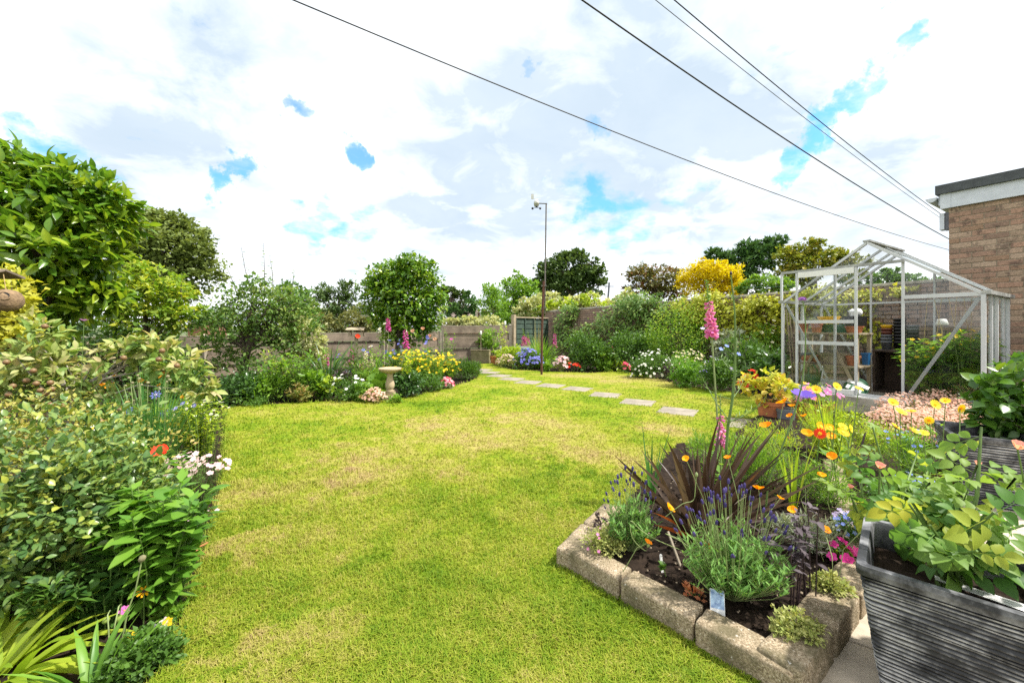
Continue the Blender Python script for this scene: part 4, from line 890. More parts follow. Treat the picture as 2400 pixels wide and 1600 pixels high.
simple_box('plastic_tub', 'bright yellow plastic tub standing on the bench top', 'tub', gin(.42, .40, zs + .125), .22, .13, .10, 'yellow_plastic')
simple_box('carrier', 'black plastic pot carrier on the terracotta bowl', 'carrier', gin(.75, .32, zs + .09), .20, .16, .13, 'black_plastic')
o = thing('plastic_bag', 'crumpled white plastic bag on the black pot carrier', 'bag', gin(.75, .32, zs + .222)); mb = MB(); ball(mb, (0, 0, .05), (.085, .06, .055), 10, 6)
v = mb.v[0]; v += np.random.default_rng(4).normal(0, .010, v.shape); mb.build('crumpled_film', 'white_paint', o)
zl = .19 + .385
simple_box('basket', 'pale wicker basket on the lower bench shelf', 'basket', gin(.50, .36, zl), .30, .20, .15, 'wood_pale')
pot('terracotta pot lying on its side on the lower shelf', gin(.16, .22, zl + .06), .055, .2, 'terracotta', rot=(0, math.radians(88), ROT), soil=False)
pot('black pot lying on its side behind the terracotta one', gin(.10, .34, zl + .08), .07, .18, 'black_plastic', rot=(0, math.radians(88), ROT), soil=False)
pot('brown pot at the right of the lower shelf', gin(.74, .26, zl), .08, .13, 'terracotta')
simple_box('bucket', 'blue plastic tub at the end of the lower shelf', 'tub', gin(.80, .52, zl), .07, .09, .16, 'blue_plastic')
for i, (x, l) in enumerate(((.10, 'leftmost'), (.145, 'middle'), (.20, 'rightmost'))):
    mb = MB(); p = gin(x, .10, .2); q = gin(x - .09 - .01 * i, .07, 1.35); tube(mb, [Vector((0, 0, 0)), q - p], .008, 6); o = mb.build('garden_cane', 'wood_pale', loc=p); tag(o, 'wooden cane leaning inside the greenhouse left pane, %s of three' % l, 'cane', 'canes in the greenhouse')
o = thing('watering_can', 'dark green watering can on the greenhouse floor', 'watering can', gin(.32, .12)); mb = MB(); lathe(mb, [(.01, 0), (.085, 0), (.09, .2), (.075, .24), (.07, .24)], 16); mb.build('body', 'green_plastic', o)
mb = MB(); tube(mb, [(-.05, 0, .22), (-.05, 0, .33), (.02, 0, .37), (.07, 0, .30), (.08, 0, .15)], .012, 6); mb.build('handle', 'green_plastic', o); mb = MB(); tube(mb, [(.08, .0, .06), (.16, .06, .2), (.20, .09, .27)], [.02, .014, .012], 7); mb.build('spout', 'green_plastic', o)
# module tray, compost bag
o = thing('module_tray', 'grey plastic seed module tray leaning inside the door', 'seed tray', gin(.50, .045), ROT); o.rotation_euler = (math.radians(64), math.radians(-8), ROT)
mb = MB(); box(mb, (-.19, 0, 0), (.19, .15, .012))
mb.build('tray', 'pale_plastic', o)
for i in range(8):
    for j in range(3): mb = MB(); lathe(mb, [(.017, .0125), (.014, .03), (.001, .03)], 8, origin=(-.165 + i * .047, .028 + j * .047, 0)); mb.build('cell', 'grey_plastic' if (i + j) % 3 == 0 else 'pale_plastic', o)
o = thing('compost_bag', 'green compost bag with lilac flower picture lying at the door', 'compost bag', gin(.78, .06), ROT); o.rotation_euler = (math.radians(28), math.radians(24), ROT + .2)
mb = MB(); ball(mb, (0, .12, .06), (.13, .22, .06), 14, 8); mb.build('bag', 'green_plastic', o)
mb = MB(); box(mb, (-.115, .10, .104), (.115, .165, .124)); mb.build('white_band', 'pale_plastic', o)
mb = MB(); [box(mb, (-.09 + i * .062, -.02 - .014 * (i % 2), .100), (-.055 + i * .062, .055, .116)) for i in range(3)]; mb.build('printed_letters', 'pale_plastic', o)
# crate with stacked pots, canes and strings
o = thing('wooden_crate', 'dark open wooden crate standing on the greenhouse floor', 'crate', gin(1.02, .95), ROT)
for lo, hi in (((-.22, -.2, .0), (-.195, .2, .56)), ((.195, -.2, 0), (.22, .2, .56)), ((-.22, -.2, .561), (.22, .2, .585)), ((-.194, .17, .02), (.194, .19, .55)), ((-.194, -.2, .0), (.194, .169, .019))): mb = MB(); box(mb, lo, hi); mb.build('board', 'wood_dark', o)
def pot_stack(label, x, y, r, n, mat, band):
    o = thing('pot_stack', label, 'pots', gin(x, y, .776), 0, 'stacked pots on the crate')
    for i in range(n): mb = MB(); pot_mesh(mb, r, .12, .78, segs=14); mb.build('pot', band.get(i, mat), o, loc=(0, 0, i * .045))
pot_stack('stack of grey and brown plastic pots on the crate', .90, .93, .062, 6, 'grey_plastic', {3: 'brown_plastic', 4: 'brown_plastic', 5: 'yellow_plastic'})
pot_stack('tall stack of black plastic pots on the crate', 1.03, .95, .066, 8, 'black_plastic', {})
pot_stack('stack of dark grey pots on the right of the crate', 1.16, .95, .062, 6, 'black_plastic', {4: 'grey_plastic', 5: 'grey_plastic'})
o = thing('cane_cup', 'white cup upside down on a bamboo cane among the tomatoes', 'cane', gin(1.50, .62)); mb = MB(); tube(mb, [(0, 0, 0), (0, 0, .98)], .007, 6); mb.build('cane', 'wood_pale', o)
mb = MB(); lathe(mb, [(.055, .93), (.058, .945), (.04, 1.0), (.001, 1.005)], 16); mb.build('cup', 'pale_plastic', o)
for i in range(7):
    mb = MB(); x = 1.42 + .06 * i; p = gin(x + .05 * math.sin(i * 2.3) + (.10 if i % 2 else -.07), .45 + .05 * (i % 3), .45); q = gin(x, .40, E - .02); tube(mb, [Vector((0, 0, 0)), q - p], .003, 4); ob = mb.build('string', 'string', loc=p)
    tag(ob, 'jute string over the tomato plants, %s from the door' % ['first', 'second', 'third', 'fourth', 'fifth', 'sixth', 'seventh'][i], 'string', 'strings over the tomato plants')

# ------------------------------------------------------------------ overhead wires
def wire(label, p, q, sag, r, mat):
    p, q = Vector(p), Vector(q); pts = [p.lerp(q, t) - p - Vector((0, 0, sag * 4 * t * (1 - t))) for t in np.linspace(0, 1, 40)]
    mb = MB(); tube(mb, pts, r, 5); tag(mb.build('overhead_wire', mat, loc=p), label, 'wire', 'overhead wires')
wire('lowest thin overhead wire crossing the middle of the sky', AT(520, -70, 6.0), AT(2420, 625, 26), .75, .012, 'cable')
wire('thick dark overhead wire, left of the pair by the garage', AT(1180, -130, 6.5), AT(2420, 650, 22), .6, .016, 'cable')
wire('faint pale overhead wire between the two dark ones', AT(1400, -110, 7), AT(2420, 640, 24), .5, .008, 'cable_pale')
wire('thin dark overhead wire running down to the garage gutter', AT(1440, -120, 7), AT(2400, 620, 24), .55, .012, 'cable')

# ------------------------------------------------------------------ pole with weather station
pb = G(1269, 880)
o = thing('weather_pole', 'tall rusty pole on the lawn carrying a weather sensor', 'pole', pb)
mb = MB(); tube(mb, [(0, 0, -.2), (.012, 0, 1.0), (.05, 0, 2.12)], [.026, .026, .025], 10); mb.build('lower_pole', 'rust', o)
mb = MB(); tube(mb, [(.075, .035, 1.4), (.085, .035, 2.2), (.11, .035, 3.87)], .0155, 8); mb.build('upper_pole', 'grey_steel', o)
for z in (1.5, 2.0): mb = MB(); box(mb, (.0, -.02, z), (.12, .06, z + .025)); mb.build('clamp', 'grey_steel', o)
so = link('weather_sensor', None, o, loc=(.11, .035, 3.86)); 
mb = MB(); tube(mb, [(.02, 0, 0), (-.20, 0, .01)], .013, 6); mb.build('arm', 'grey_plastic', so)
mb = MB(); lathe(mb, [(.001, -.07), (.05, -.07), (.05, -.03), (.06, -.028), (.06, .03), (.045, .05), (.03, .08), (.001, .085)], 14, origin=(-.22, 0, .01)); mb.build('housing', 'pale_plastic', so)
mb = MB(); box(mb, (-.34, -.006, .10), (-.28, .006, .22)); tube(mb, [(-.34, 0, .12), (-.12, 0, .105)], .006, 5); mb.build('wind_vane', 'pale_plastic', so)
mb = MB()
for k in range(3):
    a = k * 2.094 + .5; tube(mb, [(-.22, 0, -.085), (-.22 + .09 * math.cos(a), .09 * math.sin(a), -.09)], .005, 5); ball(mb, (-.22 + .1 * math.cos(a), .1 * math.sin(a), -.09), .027, 8, 5)
mb.build('wind_cups', 'black_plastic', so)

# ------------------------------------------------------------------ raised bed of cast stone blocks
rb = thing('raised_bed', 'raised bed edged with rough cast stone blocks beside the lawn', 'raised bed', (.249, 1.80, 0))
ORG = Vector((.249, 1.80, 0))
def kerb(p, q, n, h_=.125, wd=.105, seed=0, first=None):
    p, q = Vector((*p, 0)), Vector((*q, 0)); d = q - p; L = d.length / n; ang = math.atan2(d.y, d.x); d.normalize(); nn = Vector((-d.y, d.x, 0))
    for i in range(n):
        me = bev_mesh('block', L - .010, wd, h_ + .03, .013, 'cast_stone', .0042, 5, seed + i * 1.7); c = p + d * (L * (i + .5)) + nn * (wd / 2) - ORG
        b2 = link('block', me, rb, loc=(c.x, c.y, -.03)); b2.rotation_euler = (math.radians(((i * 7) % 5 - 2) * .6), 0, ang + math.radians(((i * 5) % 3 - 1) * .8))
kerb((.228, 1.778), (.800, 1.125), 3, h_=.113, seed=1)
kerb((.52, 2.265), (.192, 1.79), 2, h_=.105, seed=9)
kerb((.815, 1.115), (1.50, 1.62), 3, h_=.125, wd=.12, seed=21)
kerb((1.52, 1.63), (2.45, 2.98), 5, h_=.10, seed=31)
bedp = np.array([(.33, 1.77), (.82, 1.20), (1.46, 1.68), (2.4, 3.0), (3.1, 4.2), (2.95, 4.7), (2.5, 4.2), (1.86, 3.48), (1.42, 3.42)])
mb = MB(); rs = np.random.default_rng(2)
xs = np.arange(.2, 3.1, .03); ys = np.arange(1.1, 5.3, .03); X, Y = np.meshgrid(xs, ys); pp = np.stack([X.ravel(), Y.ravel()], 1)
Z = np.array([.095 + .016 * mnoise.noise(Vector((a * 14, b2 * 14, 0))) + .012 * mnoise.noise(Vector((a * 45, b2 * 45, 3))) for a, b2 in pp]); ins = inside(bedp, pp).reshape(X.shape)
Wd = len(xs); fi = np.array([[i * Wd + j, i * Wd + j + 1, (i + 1) * Wd + j + 1, (i + 1) * Wd + j] for i in range(len(ys) - 1) for j in range(Wd - 1) if ins[i, j] or ins[i + 1, j + 1]])
mb.add(np.stack([pp[:, 0], pp[:, 1], Z], 1), fi); bs = mb.build('bed_soil', 'soil', smooth=True); struct(bs, 'dark crumbly soil in the raised bed')

def clods(name, label, pts, z, rmin, rmax, mat, seed):
    rng = np.random.default_rng(seed); mb = MB()
    for p in pts:
        r = rng.uniform(rmin, rmax); n0 = mb.n; ball(mb, (p[0], p[1], z + r * .3), (r, r * rng.uniform(.6, 1), r * rng.uniform(.4, .8)), 5, 3, tint=rng.random()); mb.v[-1] = mb.v[-1] + rng.normal(0, r * .22, mb.v[-1].shape)
    o = mb.build(name, mat, kind='stuff'); tag(o, label, 'soil')
rg = np.random.default_rng(8)
cp = rg.uniform((.3, 1.15), (1.9, 2.6), (1700, 2)); clods('soil_crumbs', 'loose soil crumbs on the raised bed', cp[inside(bedp, cp)], .098, .003, .011, 'soil', 1)
cp = rg.uniform((.3, 1.15), (1.9, 2.6), (420, 2)); plain('chips', (.46, .36, .25), .9, var=.3, scale=50); clods('bark_chips', 'pale chips and dead leaf bits on the raised bed soil', cp[inside(bedp, cp)], .102, .003, .007, 'chips', 2)

# ------------------------------------------------------------------ ribbed square planters
def planter(label, c, rot, w_, h_, ribs, taper=.70):
    o = thing('ribbed_planter', label, 'planter', c, rot, 'ribbed grey planters'); segs = 40; rng = np.random.default_rng(int(w_ * 1000))
    # rounded-square outline
    cr_ = .09; out_ = []
    for q_ in range(4):
        for k_ in range(4): an = math.pi / 2 * (q_ + k_ / 3); sx_, sy_ = ((1, 1), (-1, 1), (-1, -1), (1, -1))[q_]; out_.append((sx_ * (1 - cr_) + cr_ * math.cos(an), sy_ * (1 - cr_) + cr_ * math.sin(an)))
        a0_, b0_ = out_[-1], (((-1, 1), (-1, -1), (1, -1), (1, 1))[q_]); nx_ = (b0_[0] * (1 - cr_) + cr_ * math.cos(math.pi / 2 * (q_ + 1)), b0_[1] * (1 - cr_) + cr_ * math.sin(math.pi / 2 * (q_ + 1)))
        for k_ in range(1, 7): out_.append((a0_[0] + (nx_[0] - a0_[0]) * k_ / 7, a0_[1] + (nx_[1] - a0_[1]) * k_ / 7))
    ox, oy = np.array(out_).T
    # ribs: rings spaced unevenly, drifting in height along the sides
    zr = []; tz = []; off = []
    for k in range(ribs):
        z0 = h_ * .93 * k / ribs; zz_ = h_ * .93 / ribs; g_ = rng.uniform(-.12, .12) * zz_
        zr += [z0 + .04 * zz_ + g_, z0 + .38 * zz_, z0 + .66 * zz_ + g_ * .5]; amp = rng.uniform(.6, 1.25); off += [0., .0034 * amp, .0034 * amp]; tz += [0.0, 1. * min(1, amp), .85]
    zr, off, tz = np.array(zr), np.array(off), np.array(tz)
    hw = w_ / 2 * (taper + (1 - taper) * np.clip(zr / h_, 0, 1) ** .85); drift = np.cumsum(rng.normal(0, .0015, (len(zr) // 3 + 1, segs)), 1) ; drift -= drift.mean(1)[:, None]; drift *= .6
    dz = np.repeat(drift, 3, 0)[:len(zr)]
    V = np.stack([(hw + off)[:, None] * ox, (hw + off)[:, None] * oy, zr[:, None] + dz], -1)
    mb = MB(); k = len(zr); i = np.arange(k - 1)[:, None] * segs; j = np.arange(segs)[None, :]; j2 = (j + 1) % segs
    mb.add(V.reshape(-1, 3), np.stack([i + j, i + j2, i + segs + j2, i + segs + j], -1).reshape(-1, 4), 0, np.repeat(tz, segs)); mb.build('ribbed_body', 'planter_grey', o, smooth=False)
    mb = MB(); pr = [(w_ / 2 * .985, h_ * .925), (w_ / 2 * 1.035, h_ * .935), (w_ / 2 * 1.045, h_ * .97), (w_ / 2 * 1.035, h_), (w_ / 2 * .93, h_), (w_ / 2 * .915, h_ * .985), (w_ / 2 * .87, h_ * .75), (w_ / 2 * .85, h_ * .6)]
    V = np.array([[(r * x, r * y, z) for x, y in zip(ox, oy)] for r, z in pr]); k = len(pr); i = np.arange(k - 1)[:, None] * segs
    mb.add(V.reshape(-1, 3), np.stack([i + j, i + j2, i + segs + j2, i + segs + j], -1).reshape(-1, 4), 0, .62); mb.build('rim', 'planter_grey', o, smooth=False)
    mb = MB(); rr = np.linspace(.02, 1, 9) * w_ / 2 * .88; V = np.array([[(r * x, r * y, h_ * .80 + .012 * mnoise.noise(Vector((r * x * 30, r * y * 30, 0)))) for x, y in zip(ox, oy)] for r in rr]); i = np.arange(8)[:, None] * segs
    mb.add(V.reshape(-1, 3), np.stack([i + j, i + j2, i + segs + j2, i + segs + j], -1).reshape(-1, 4)); mb.build('compost', 'soil', o)
    return o
P1 = Vector((1.262, 1.14, 0)); P1R = math.radians(-44)
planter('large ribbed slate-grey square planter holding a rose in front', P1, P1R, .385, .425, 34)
P2 = Vector((3.03, 2.50, 0)); P2R = math.radians(-36)
planter('ribbed dark grey planter with glossy shrub further back', P2, P2R, .46, .44, 26)
mb = MB(); mb.add([[-.1, -.008, 0], [.1, -.014, .0], [.1, .014, .0], [-.1, .008, 0], [-.1, -.008, .0016], [.1, -.014, .0016], [.1, .014, .0016], [-.1, .008, .0016]], CUBE_F)
o = thing('plant_label', 'long white plant label with a pink picture in the front planter', 'plant label', P1 + Vector((.06, -.03, .352)), math.radians(-36)); o.rotation_euler = (math.radians(20), math.radians(6), math.radians(-38)); mb.build('tag', 'white_paint', o)
plain('print_pink', (.62, .30, .45), .5, var=.6, scale=120, c2=(.10, .10, .16)); plain('print_blue', (.45, .62, .80), .5, var=.5, scale=70, c2=(.12, .20, .42)); plain('print_ink', (.30, .30, .32), .6)
mb = MB(); box(mb, (.070, -.012, .0018), (.097, .012, .0024)); mb.build('picture', 'print_pink', o)
mb = MB(); [box(mb, (-.06, -.007 + k * .004, .0018), (.03 + .02 * (k % 2), -.0058 + k * .004, .0022)) for k in range(4)]; mb.build('printed_lines', 'print_ink', o)

o = thing('picture_label', 'blue picture plant card stuck in beside the stone edging', 'plant label', G(1682, 1440, .10)); o.rotation_euler = (math.radians(62), math.radians(6), math.radians(-12))
mb = MB(); box(mb, (-.024, 0, 0), (.024, .075, .0015)); mb.build('card', 'white_paint', o); mb = MB(); box(mb, (-.022, .018, .0017), (.022, .073, .0022)); mb.build('picture', 'print_blue', o)
o = thing('white_marker', 'small white plastic marker in the raised bed soil', 'plant label', G(1552, 1335, .10)); o.rotation_euler = (math.radians(80), 0, .3); mb = MB(); box(mb, (-.006, -.03, 0), (.006, .055, .0015)); lathe(mb, [(.0061, 0), (.0061, .0015), (.001, .0015)], 10, origin=(0, .055, 0)); mb.build('tag', 'white_paint', o)
o = thing('bare_stake', 'bleached wooden stake leaning among the lavender', 'stake', G(1607, 1330, .1)); mb = MB(); bar(mb, (0, 0, -.05), (-.05, .06, .12), .011, .005); mb.build('slat', 'wood_post', o)

# ------------------------------------------------------------------ bird bath, bird table, wooden planter, nest
bb = G(914, 936)
o = thing('bird_bath', 'pale sandstone bird bath on a turned pedestal', 'bird bath', bb); o.scale = (.85, .85, .87)
mb = MB(); box(mb, (-.10, -.10, 0), (.10, .10, .085)); box(mb, (-.082, -.082, .0855), (.082, .082, .14)); mb.build('base', 'sandstone', o)
mb = MB(); lathe(mb, [(.001, .141), (.078, .141), (.082, .155), (.062, .17), (.06, .18), (.075, .20), (.082, .235), (.078, .28), (.062, .33), (.052, .38), (.05, .42), (.056, .44), (.056, .455)], 28); mb.build('pedestal', 'sandstone', o, smooth=True)
mb = MB(); lathe(mb, [(.05, .4551), (.09, .462), (.15, .485), (.192, .52), (.198, .545), (.185, .55), (.16, .53), (.10, .508), (.001, .50)], 36); mb.build('bowl', 'sandstone', o, smooth=True)
mb = MB(); lathe(mb, [(.158, .527), (.001, .527)], 30); mb.build('water', 'water', o)
bt = AT(835, 770, 8.8)
o = thing('bird_table', 'wooden bird table with a flat pitched roof by the fence', 'bird table', (bt.x, bt.y, 0), math.radians(8))
zr_ = bt.z
mb = MB(); box(mb, (-.03, -.03, 0), (.03, .03, zr_ - .17)); mb.build('post', 'wood_pale', o)
mb = MB(); box(mb, (-.15, -.11, zr_ - .169), (.15, .11, zr_ - .15)); mb.build('tray', 'wood_pale', o)
for x in (-.13, .13):
    for y in (-.09, .09): mb = MB(); box(mb, (x - .012, y - .012, zr_ - .149), (x + .012, y + .012, zr_ - .03)); mb.build('upright', 'wood_pale', o)
for s in (-1, 1): mb = MB(); bar(mb, (-.19, s * .075, zr_ - .005), (.19, s * .075, zr_ - .005), .17, .016, up=(0, s * .35, 1)); mb.build('roof_board', 'wood_pale', o)

# wooden vegetable planter by the gate, bin lid, terracotta pot
c0 = G(1104, 850); c1 = G(1146, 851.5); cr = Vector((c1.x + .42, c1.y + .75, 0))
o = thing('wooden_planter', 'greenish wooden planter box in front of the gate fence', 'planter box', c0)
dx = (c1 - c0); Lx = dx.length; dx.normalize(); dyv = Vector((-dx.y, dx.x, 0)); m4 = Matrix((dx, dyv, Vector((0, 0, 1)))).transposed().to_4x4()
for lo, hi in (((0, 0, 0), (Lx, .04, .38)), ((0, 1.2, 0), (Lx, 1.24, .38)), ((.0, .041, 0), (.04, 1.199, .38)), ((Lx - .04, .041, 0), (Lx, 1.199, .38))): mb = MB(); box(mb, lo, hi, M4=m4); mb.build('side_board', 'sleeper', o)
mb = MB(); box(mb, (-.02, -.02, .381), (Lx + .02, .06, .405), M4=m4); mb.build('top_board', 'wood_pale', o); mb = MB(); box(mb, (.041, .041, .1), (Lx - .041, 1.199, .33), M4=m4); mb.build('compost', 'soil', o)
PLBOX = c0 + dx * (Lx * .6) + dyv * .5
TP = G(1160, 853); pot('small terracotta pot beside the wooden planter box', TP, .14, .24, 'terracotta')
wbp = AT(1222, 812, 11.6); o = thing('water_butt', 'low black water tub with grey lid before the green panel', 'water butt', (wbp.x, wbp.y, 0)); mb = MB(); lathe(mb, [(.24, 0), (.27, .5), (.27, wbp.z - .07)], 18); mb.build('tub', 'black_plastic', o); mb = MB(); lathe(mb, [(.30, wbp.z - .069), (.30, wbp.z - .03), (.26, wbp.z), (.001, wbp.z)], 18); mb.build('lid', 'grey_plastic', o)

nb = AT(14, 704, 3.0)
o = thing('nest_pouch', 'round woven nesting pouch hanging at the left edge', 'nest box', nb)
mb = MB(); lathe(mb, [(.001, -.085), (.05, -.082), (.078, -.05), (.085, 0), (.078, .05), (.055, .078), (.001, .085)], 22); mo = mb.build('pouch', 'woven', o); mo.rotation_euler = (0, math.radians(90), 0)
mb = MB(); lathe(mb, [(.034, .0), (.036, .006), (.028, .006)], 14); h_ = mb.build('entrance_rim', 'woven', o, loc=(.058, -.055, .03)); h_.rotation_euler = Vector((.5, -.75, .25)).to_track_quat('Z', 'Y').to_euler(); mb = MB(); lathe(mb, [(.029, .003), (.001, .003)], 14); h2 = mb.build('entrance_shade_disc', 'black_plastic', o, loc=(.058, -.055, .03)); h2.rotation_euler = h_.rotation_euler  # flat black disc stands in for the shade inside the entrance, no opening cut
mb = MB(); tube(mb, [(0, 0, .08), (-.02, 0, .20)], .003, 5); mb.build('hanger', 'string', o)
fp = AT(-75, 640, 3.0)
o = thing('feeder_post', 'weathered bird feeder roof on a post at the left edge', 'bird feeder', (fp.x, fp.y, 0)); mb = MB(); box(mb, (-.02, .03, 0), (.02, .07, fp.z - .02)); mb.build('post', 'wood_grey', o)
for s in (-1, 1): mb = MB(); bar(mb, (-.16, s * .06, fp.z), (.285, s * .06, fp.z), .13, .015, up=(0, s * .4, 1)); mb.build('roof_board', 'wood_grey', o)

# ------------------------------------------------------------------ far things over the fence
o = thing('distant_house', 'red brick house corner glimpsed between the left trees', 'house', AT(462, 765, 30) - Vector((0, 0, H)), math.radians(15))
mb = MB(); box(mb, (-.6, 0, 0), (.6, 4, 1.35)); mb.build('wall', 'house_brick', o)
mb = MB(); mb.add([[-.7, -.2, 1.35], [.7, -.2, 1.35], [.7, 4, 1.35], [-.7, 4, 1.35], [-.7, 2, 1.7], [.7, 2, 1.7]], [np.array([[0, 1, 5, 4], [3, 4, 5, 2]]), np.array([[0, 4, 3], [1, 2, 5]])]); mb.build('roof', 'house_roof', o)
o = thing('distant_roof', 'brown tiled house roof between the trees behind the gate', 'house', AT(1085, 765, 40) - Vector((0, 0, H)))
mb = MB(); box(mb, (-1.6, 0, 0), (1.6, 5, 1.6)); mb.build('wall', 'house_brick', o)
mb = MB(); mb.add([[-1.9, -.3, 1.6], [1.9, -.3, 1.6], [1.9, 5.3, 1.6], [-1.9, 5.3, 1.6], [-.9, 2.5, 3.3], [.9, 2.5, 3.3]], [np.array([[0, 1, 5, 4], [2, 3, 4, 5]]), np.array([[3, 0, 4], [1, 2, 5]])]); mb.build('roof', 'house_roof', o)
o = thing('distant_shed', 'pale grey shed gable just left of the clipped evergreen', 'shed', AT(862, 765, 24) - Vector((0, 0, H)))
mb = MB(); box(mb, (-.7, 0, 0), (.6, 3, 1.9)); mb.build('wall', 'concrete', o); mb = MB(); mb.add([[-.8, -.1, 1.9], [.7, -.1, 1.9], [.7, 3, 1.9], [-.8, 3, 1.9], [-.05, -.1, 2.2], [-.05, 3, 2.2]], [np.array([[0, 4, 5, 3], [1, 2, 5, 4]]), np.array([[0, 1, 4], [2, 3, 5]])]); mb.build('roof', 'felt_roof', o)
for px, top, w_ in ((1086, 738, 'left'), (1122, 734, 'right')):
    p = AT(px, top, 15.5); mb = MB(); box(mb, (-.03, -.03, 0), (.03, .03, p.z)); box(mb, (-.045, -.045, p.z + .0005), (.045, .045, p.z + .03)); tag(mb.build('rusty_post', 'rust', loc=(p.x, p.y, 0)), 'short rusty post beyond the gate fence, %s one' % w_, 'post', 'rusty posts beyond the fence')
p = AT(1428, 662, 26); o = thing('utility_pole', 'thin grey leaning utility pole behind the brick wall', 'pole', (p.x - .3, p.y, 0)); mb = MB(); tube(mb, [(0, 0, 0), (.3, 0, p.z)], [.09, .06], 8); mb.build('mast', 'cable_pale', o); mb = MB(); tube(mb, [(.0, 0, p.z - .25), (.6, 0, p.z - .25)], .03, 6); mb.build('crossarm', 'cable_pale', o)
for k, py in enumerate((655, 672)):
    a, b2 = AT(1740, py + 1, 9), AT(1872, py - 1, 7.3); mb = MB(); tube(mb, [Vector((0, 0, 0)), b2 - a], .004, 4); tag(mb.build('green_wire', 'green_plastic', loc=a), '%s green plant wire stretched above the wall climber' % ('upper', 'lower')[k], 'wire', 'green wires above the wall')
# ================================================================== planting
# ---- far trees and shrubs beyond the fences
tree('oak_tree', 'tall grey-green oak beyond the left fence', 'tree', [(395, 585, 80, 70), (350, 560, 50, 50), (450, 600, 55, 55), (330, 640, 60, 45), (470, 650, 48, 42), (400, 660, 90, 45), (375, 530, 55, 32), (425, 545, 45, 35), (310, 600, 45, 60)], 34, 15000, .34, 'leaf_oak', trunk_r=.35, base_px=400, per=24, clump=.26, shell=(.55, 1.03), W=1.2)
tree('round_oak', 'dark round-crowned oak in the distance right of the pole', 'tree', [(1335, 640, 52, 42), (1295, 650, 35, 35), (1375, 645, 34, 34), (1340, 612, 38, 20), (1318, 675, 48, 26), (1388, 672, 38, 22), (1272, 668, 22, 16)], 42, 9000, .36, 'leaf_oakdark', trunk_r=.35, base_px=1340, per=22, clump=.26, shell=(.5, 1.02), W=1.2)
tree('feathery_tree', 'loose feathery dark tree over the fence in the middle', 'tree', [(785, 705, 42, 38), (760, 690, 26, 22), (812, 690, 26, 26), (790, 745, 45, 30)], 19, 3200, .20, 'leaf_oakdark', trunk_r=.09, base_px=785, shell=(.3, 1.12), tm=NARROW, clump=.28, W=1.3)
tree('fence_shrub', 'dark green dense shrub behind the small fruit tree', 'shrub', [(688, 710, 42, 40), (668, 690, 28, 28), (700, 750, 45, 40)], 12, 3400, .11, 'leaf_mid', trunk_r=.06, base_px=690, tm=LEAF)
tree('olive_shrub', 'olive green spreading shrub beyond the middle fence', 'shrub', [(735, 755, 42, 26), (775, 770, 40, 22), (710, 770, 40, 25)], 13.5, 2600, .10, 'leaf_olive', trunk_r=.05, base_px=740, tm=LEAF)
tree('brown_shrub', 'brownish twiggy shrub left of the clipped evergreen', 'shrub', [(832, 755, 34, 30), (845, 775, 30, 22)], 13.8, 2200, .09, 'leaf_olive', trunk_r=.05, base_px=836)
tree('distant_pine', 'small dark distant trees behind the clipped evergreen, right side', 'tree', [(1052, 690, 20, 18), (1078, 695, 14, 14), (1040, 680, 12, 10)], 45, 1500, .34, 'leaf_oakdark', trunk_r=.2, base_px=1056)
tree('distant_thicket', 'grey-green thicket just left of the bright green shrubs', 'tree', [(1100, 715, 18, 26), (1068, 735, 26, 20)], 30, 1500, .24, 'leaf_conifer', trunk_r=.12, base_px=1095)
tree('green_shrub', 'bright green upright shrub behind the gate, left one', 'shrub', [(1155, 725, 36, 48), (1150, 690, 22, 26), (1170, 755, 38, 26)], 16, 4200, .12, 'leaf_fresh', trunk_r=.06, base_px=1155, tm=NARROW, W=1.6)
tree('green_shrub', 'bright green taller shrub behind the gate, right one', 'shrub', [(1208, 695, 44, 45), (1205, 660, 24, 22), (1235, 700, 30, 35), (1200, 740, 45, 30)], 18, 5200, .14, 'leaf_fresh', trunk_r=.08, base_px=1208, tm=LEAF)
tree('yellowgreen_shrub', 'yellow-green shrub beside the rusty pole beyond the fence', 'shrub', [(1256, 722, 26, 24), (1285, 735, 26, 18)], 17, 1800, .11, 'leaf_lime', trunk_r=.05, base_px=1258, tm=LEAF)
tree('pale_hedge', 'pale variegated hedge along the back of the gate fence', 'hedge', [(x, 756 + (i % 3) * 2, 22, 14) for i, x in enumerate(range(1045, 1160, 16))], 13.6, 3600, .085, 'leaf_varieg', trunk_r=.03, base_px=1100, tm=LEAF, nb=8)
tree('pale_hedge', 'pale variegated hedge showing above the brick wall', 'hedge', [(x, 728 - (i % 4) * 7, 26, 20 + (i % 3) * 3) for i, x in enumerate(range(1225, 1500, 22))], 15.8, 7600, .11, 'leaf_varieg', trunk_r=.04, base_px=1350, tm=LEAF, nb=10)
tree('lime_climber', 'lime green leafy shoots rising over the wall corner', 'climber', [(1330, 715, 22, 16), (1290, 722, 22, 12), (1380, 700, 16, 18), (1420, 722, 22, 12)], 15.0, 1500, .12, 'leaf_lime', trunk_r=.03, base_px=1340, tm=LEAF)
tree('red_berried_tree', 'bronze and red leaved tree behind the wall', 'tree', [(1530, 660, 42, 34), (1505, 645, 30, 26), (1580, 665, 36, 34), (1555, 690, 55, 22), (1595, 640, 20, 18), (1490, 680, 25, 18)], 16.5, 5200, .12, 'leaf_redbush', trunk_r=.10, base_px=1545, tm=LEAF, shell=(.4, 1.1), clump=.26)
tree('golden_shrub', 'vivid golden yellow shrub standing above the wall', 'shrub', [(1665, 662, 62, 40), (1630, 660, 36, 36), (1700, 650, 36, 30), (1720, 668, 28, 26), (1650, 632, 30, 20), (1690, 690, 40, 16)], 12.5, 8500, .085, 'leaf_yellow', trunk_r=.06, base_px=1668, tm=LEAF, shell=(.4, 1.08), up=.5)
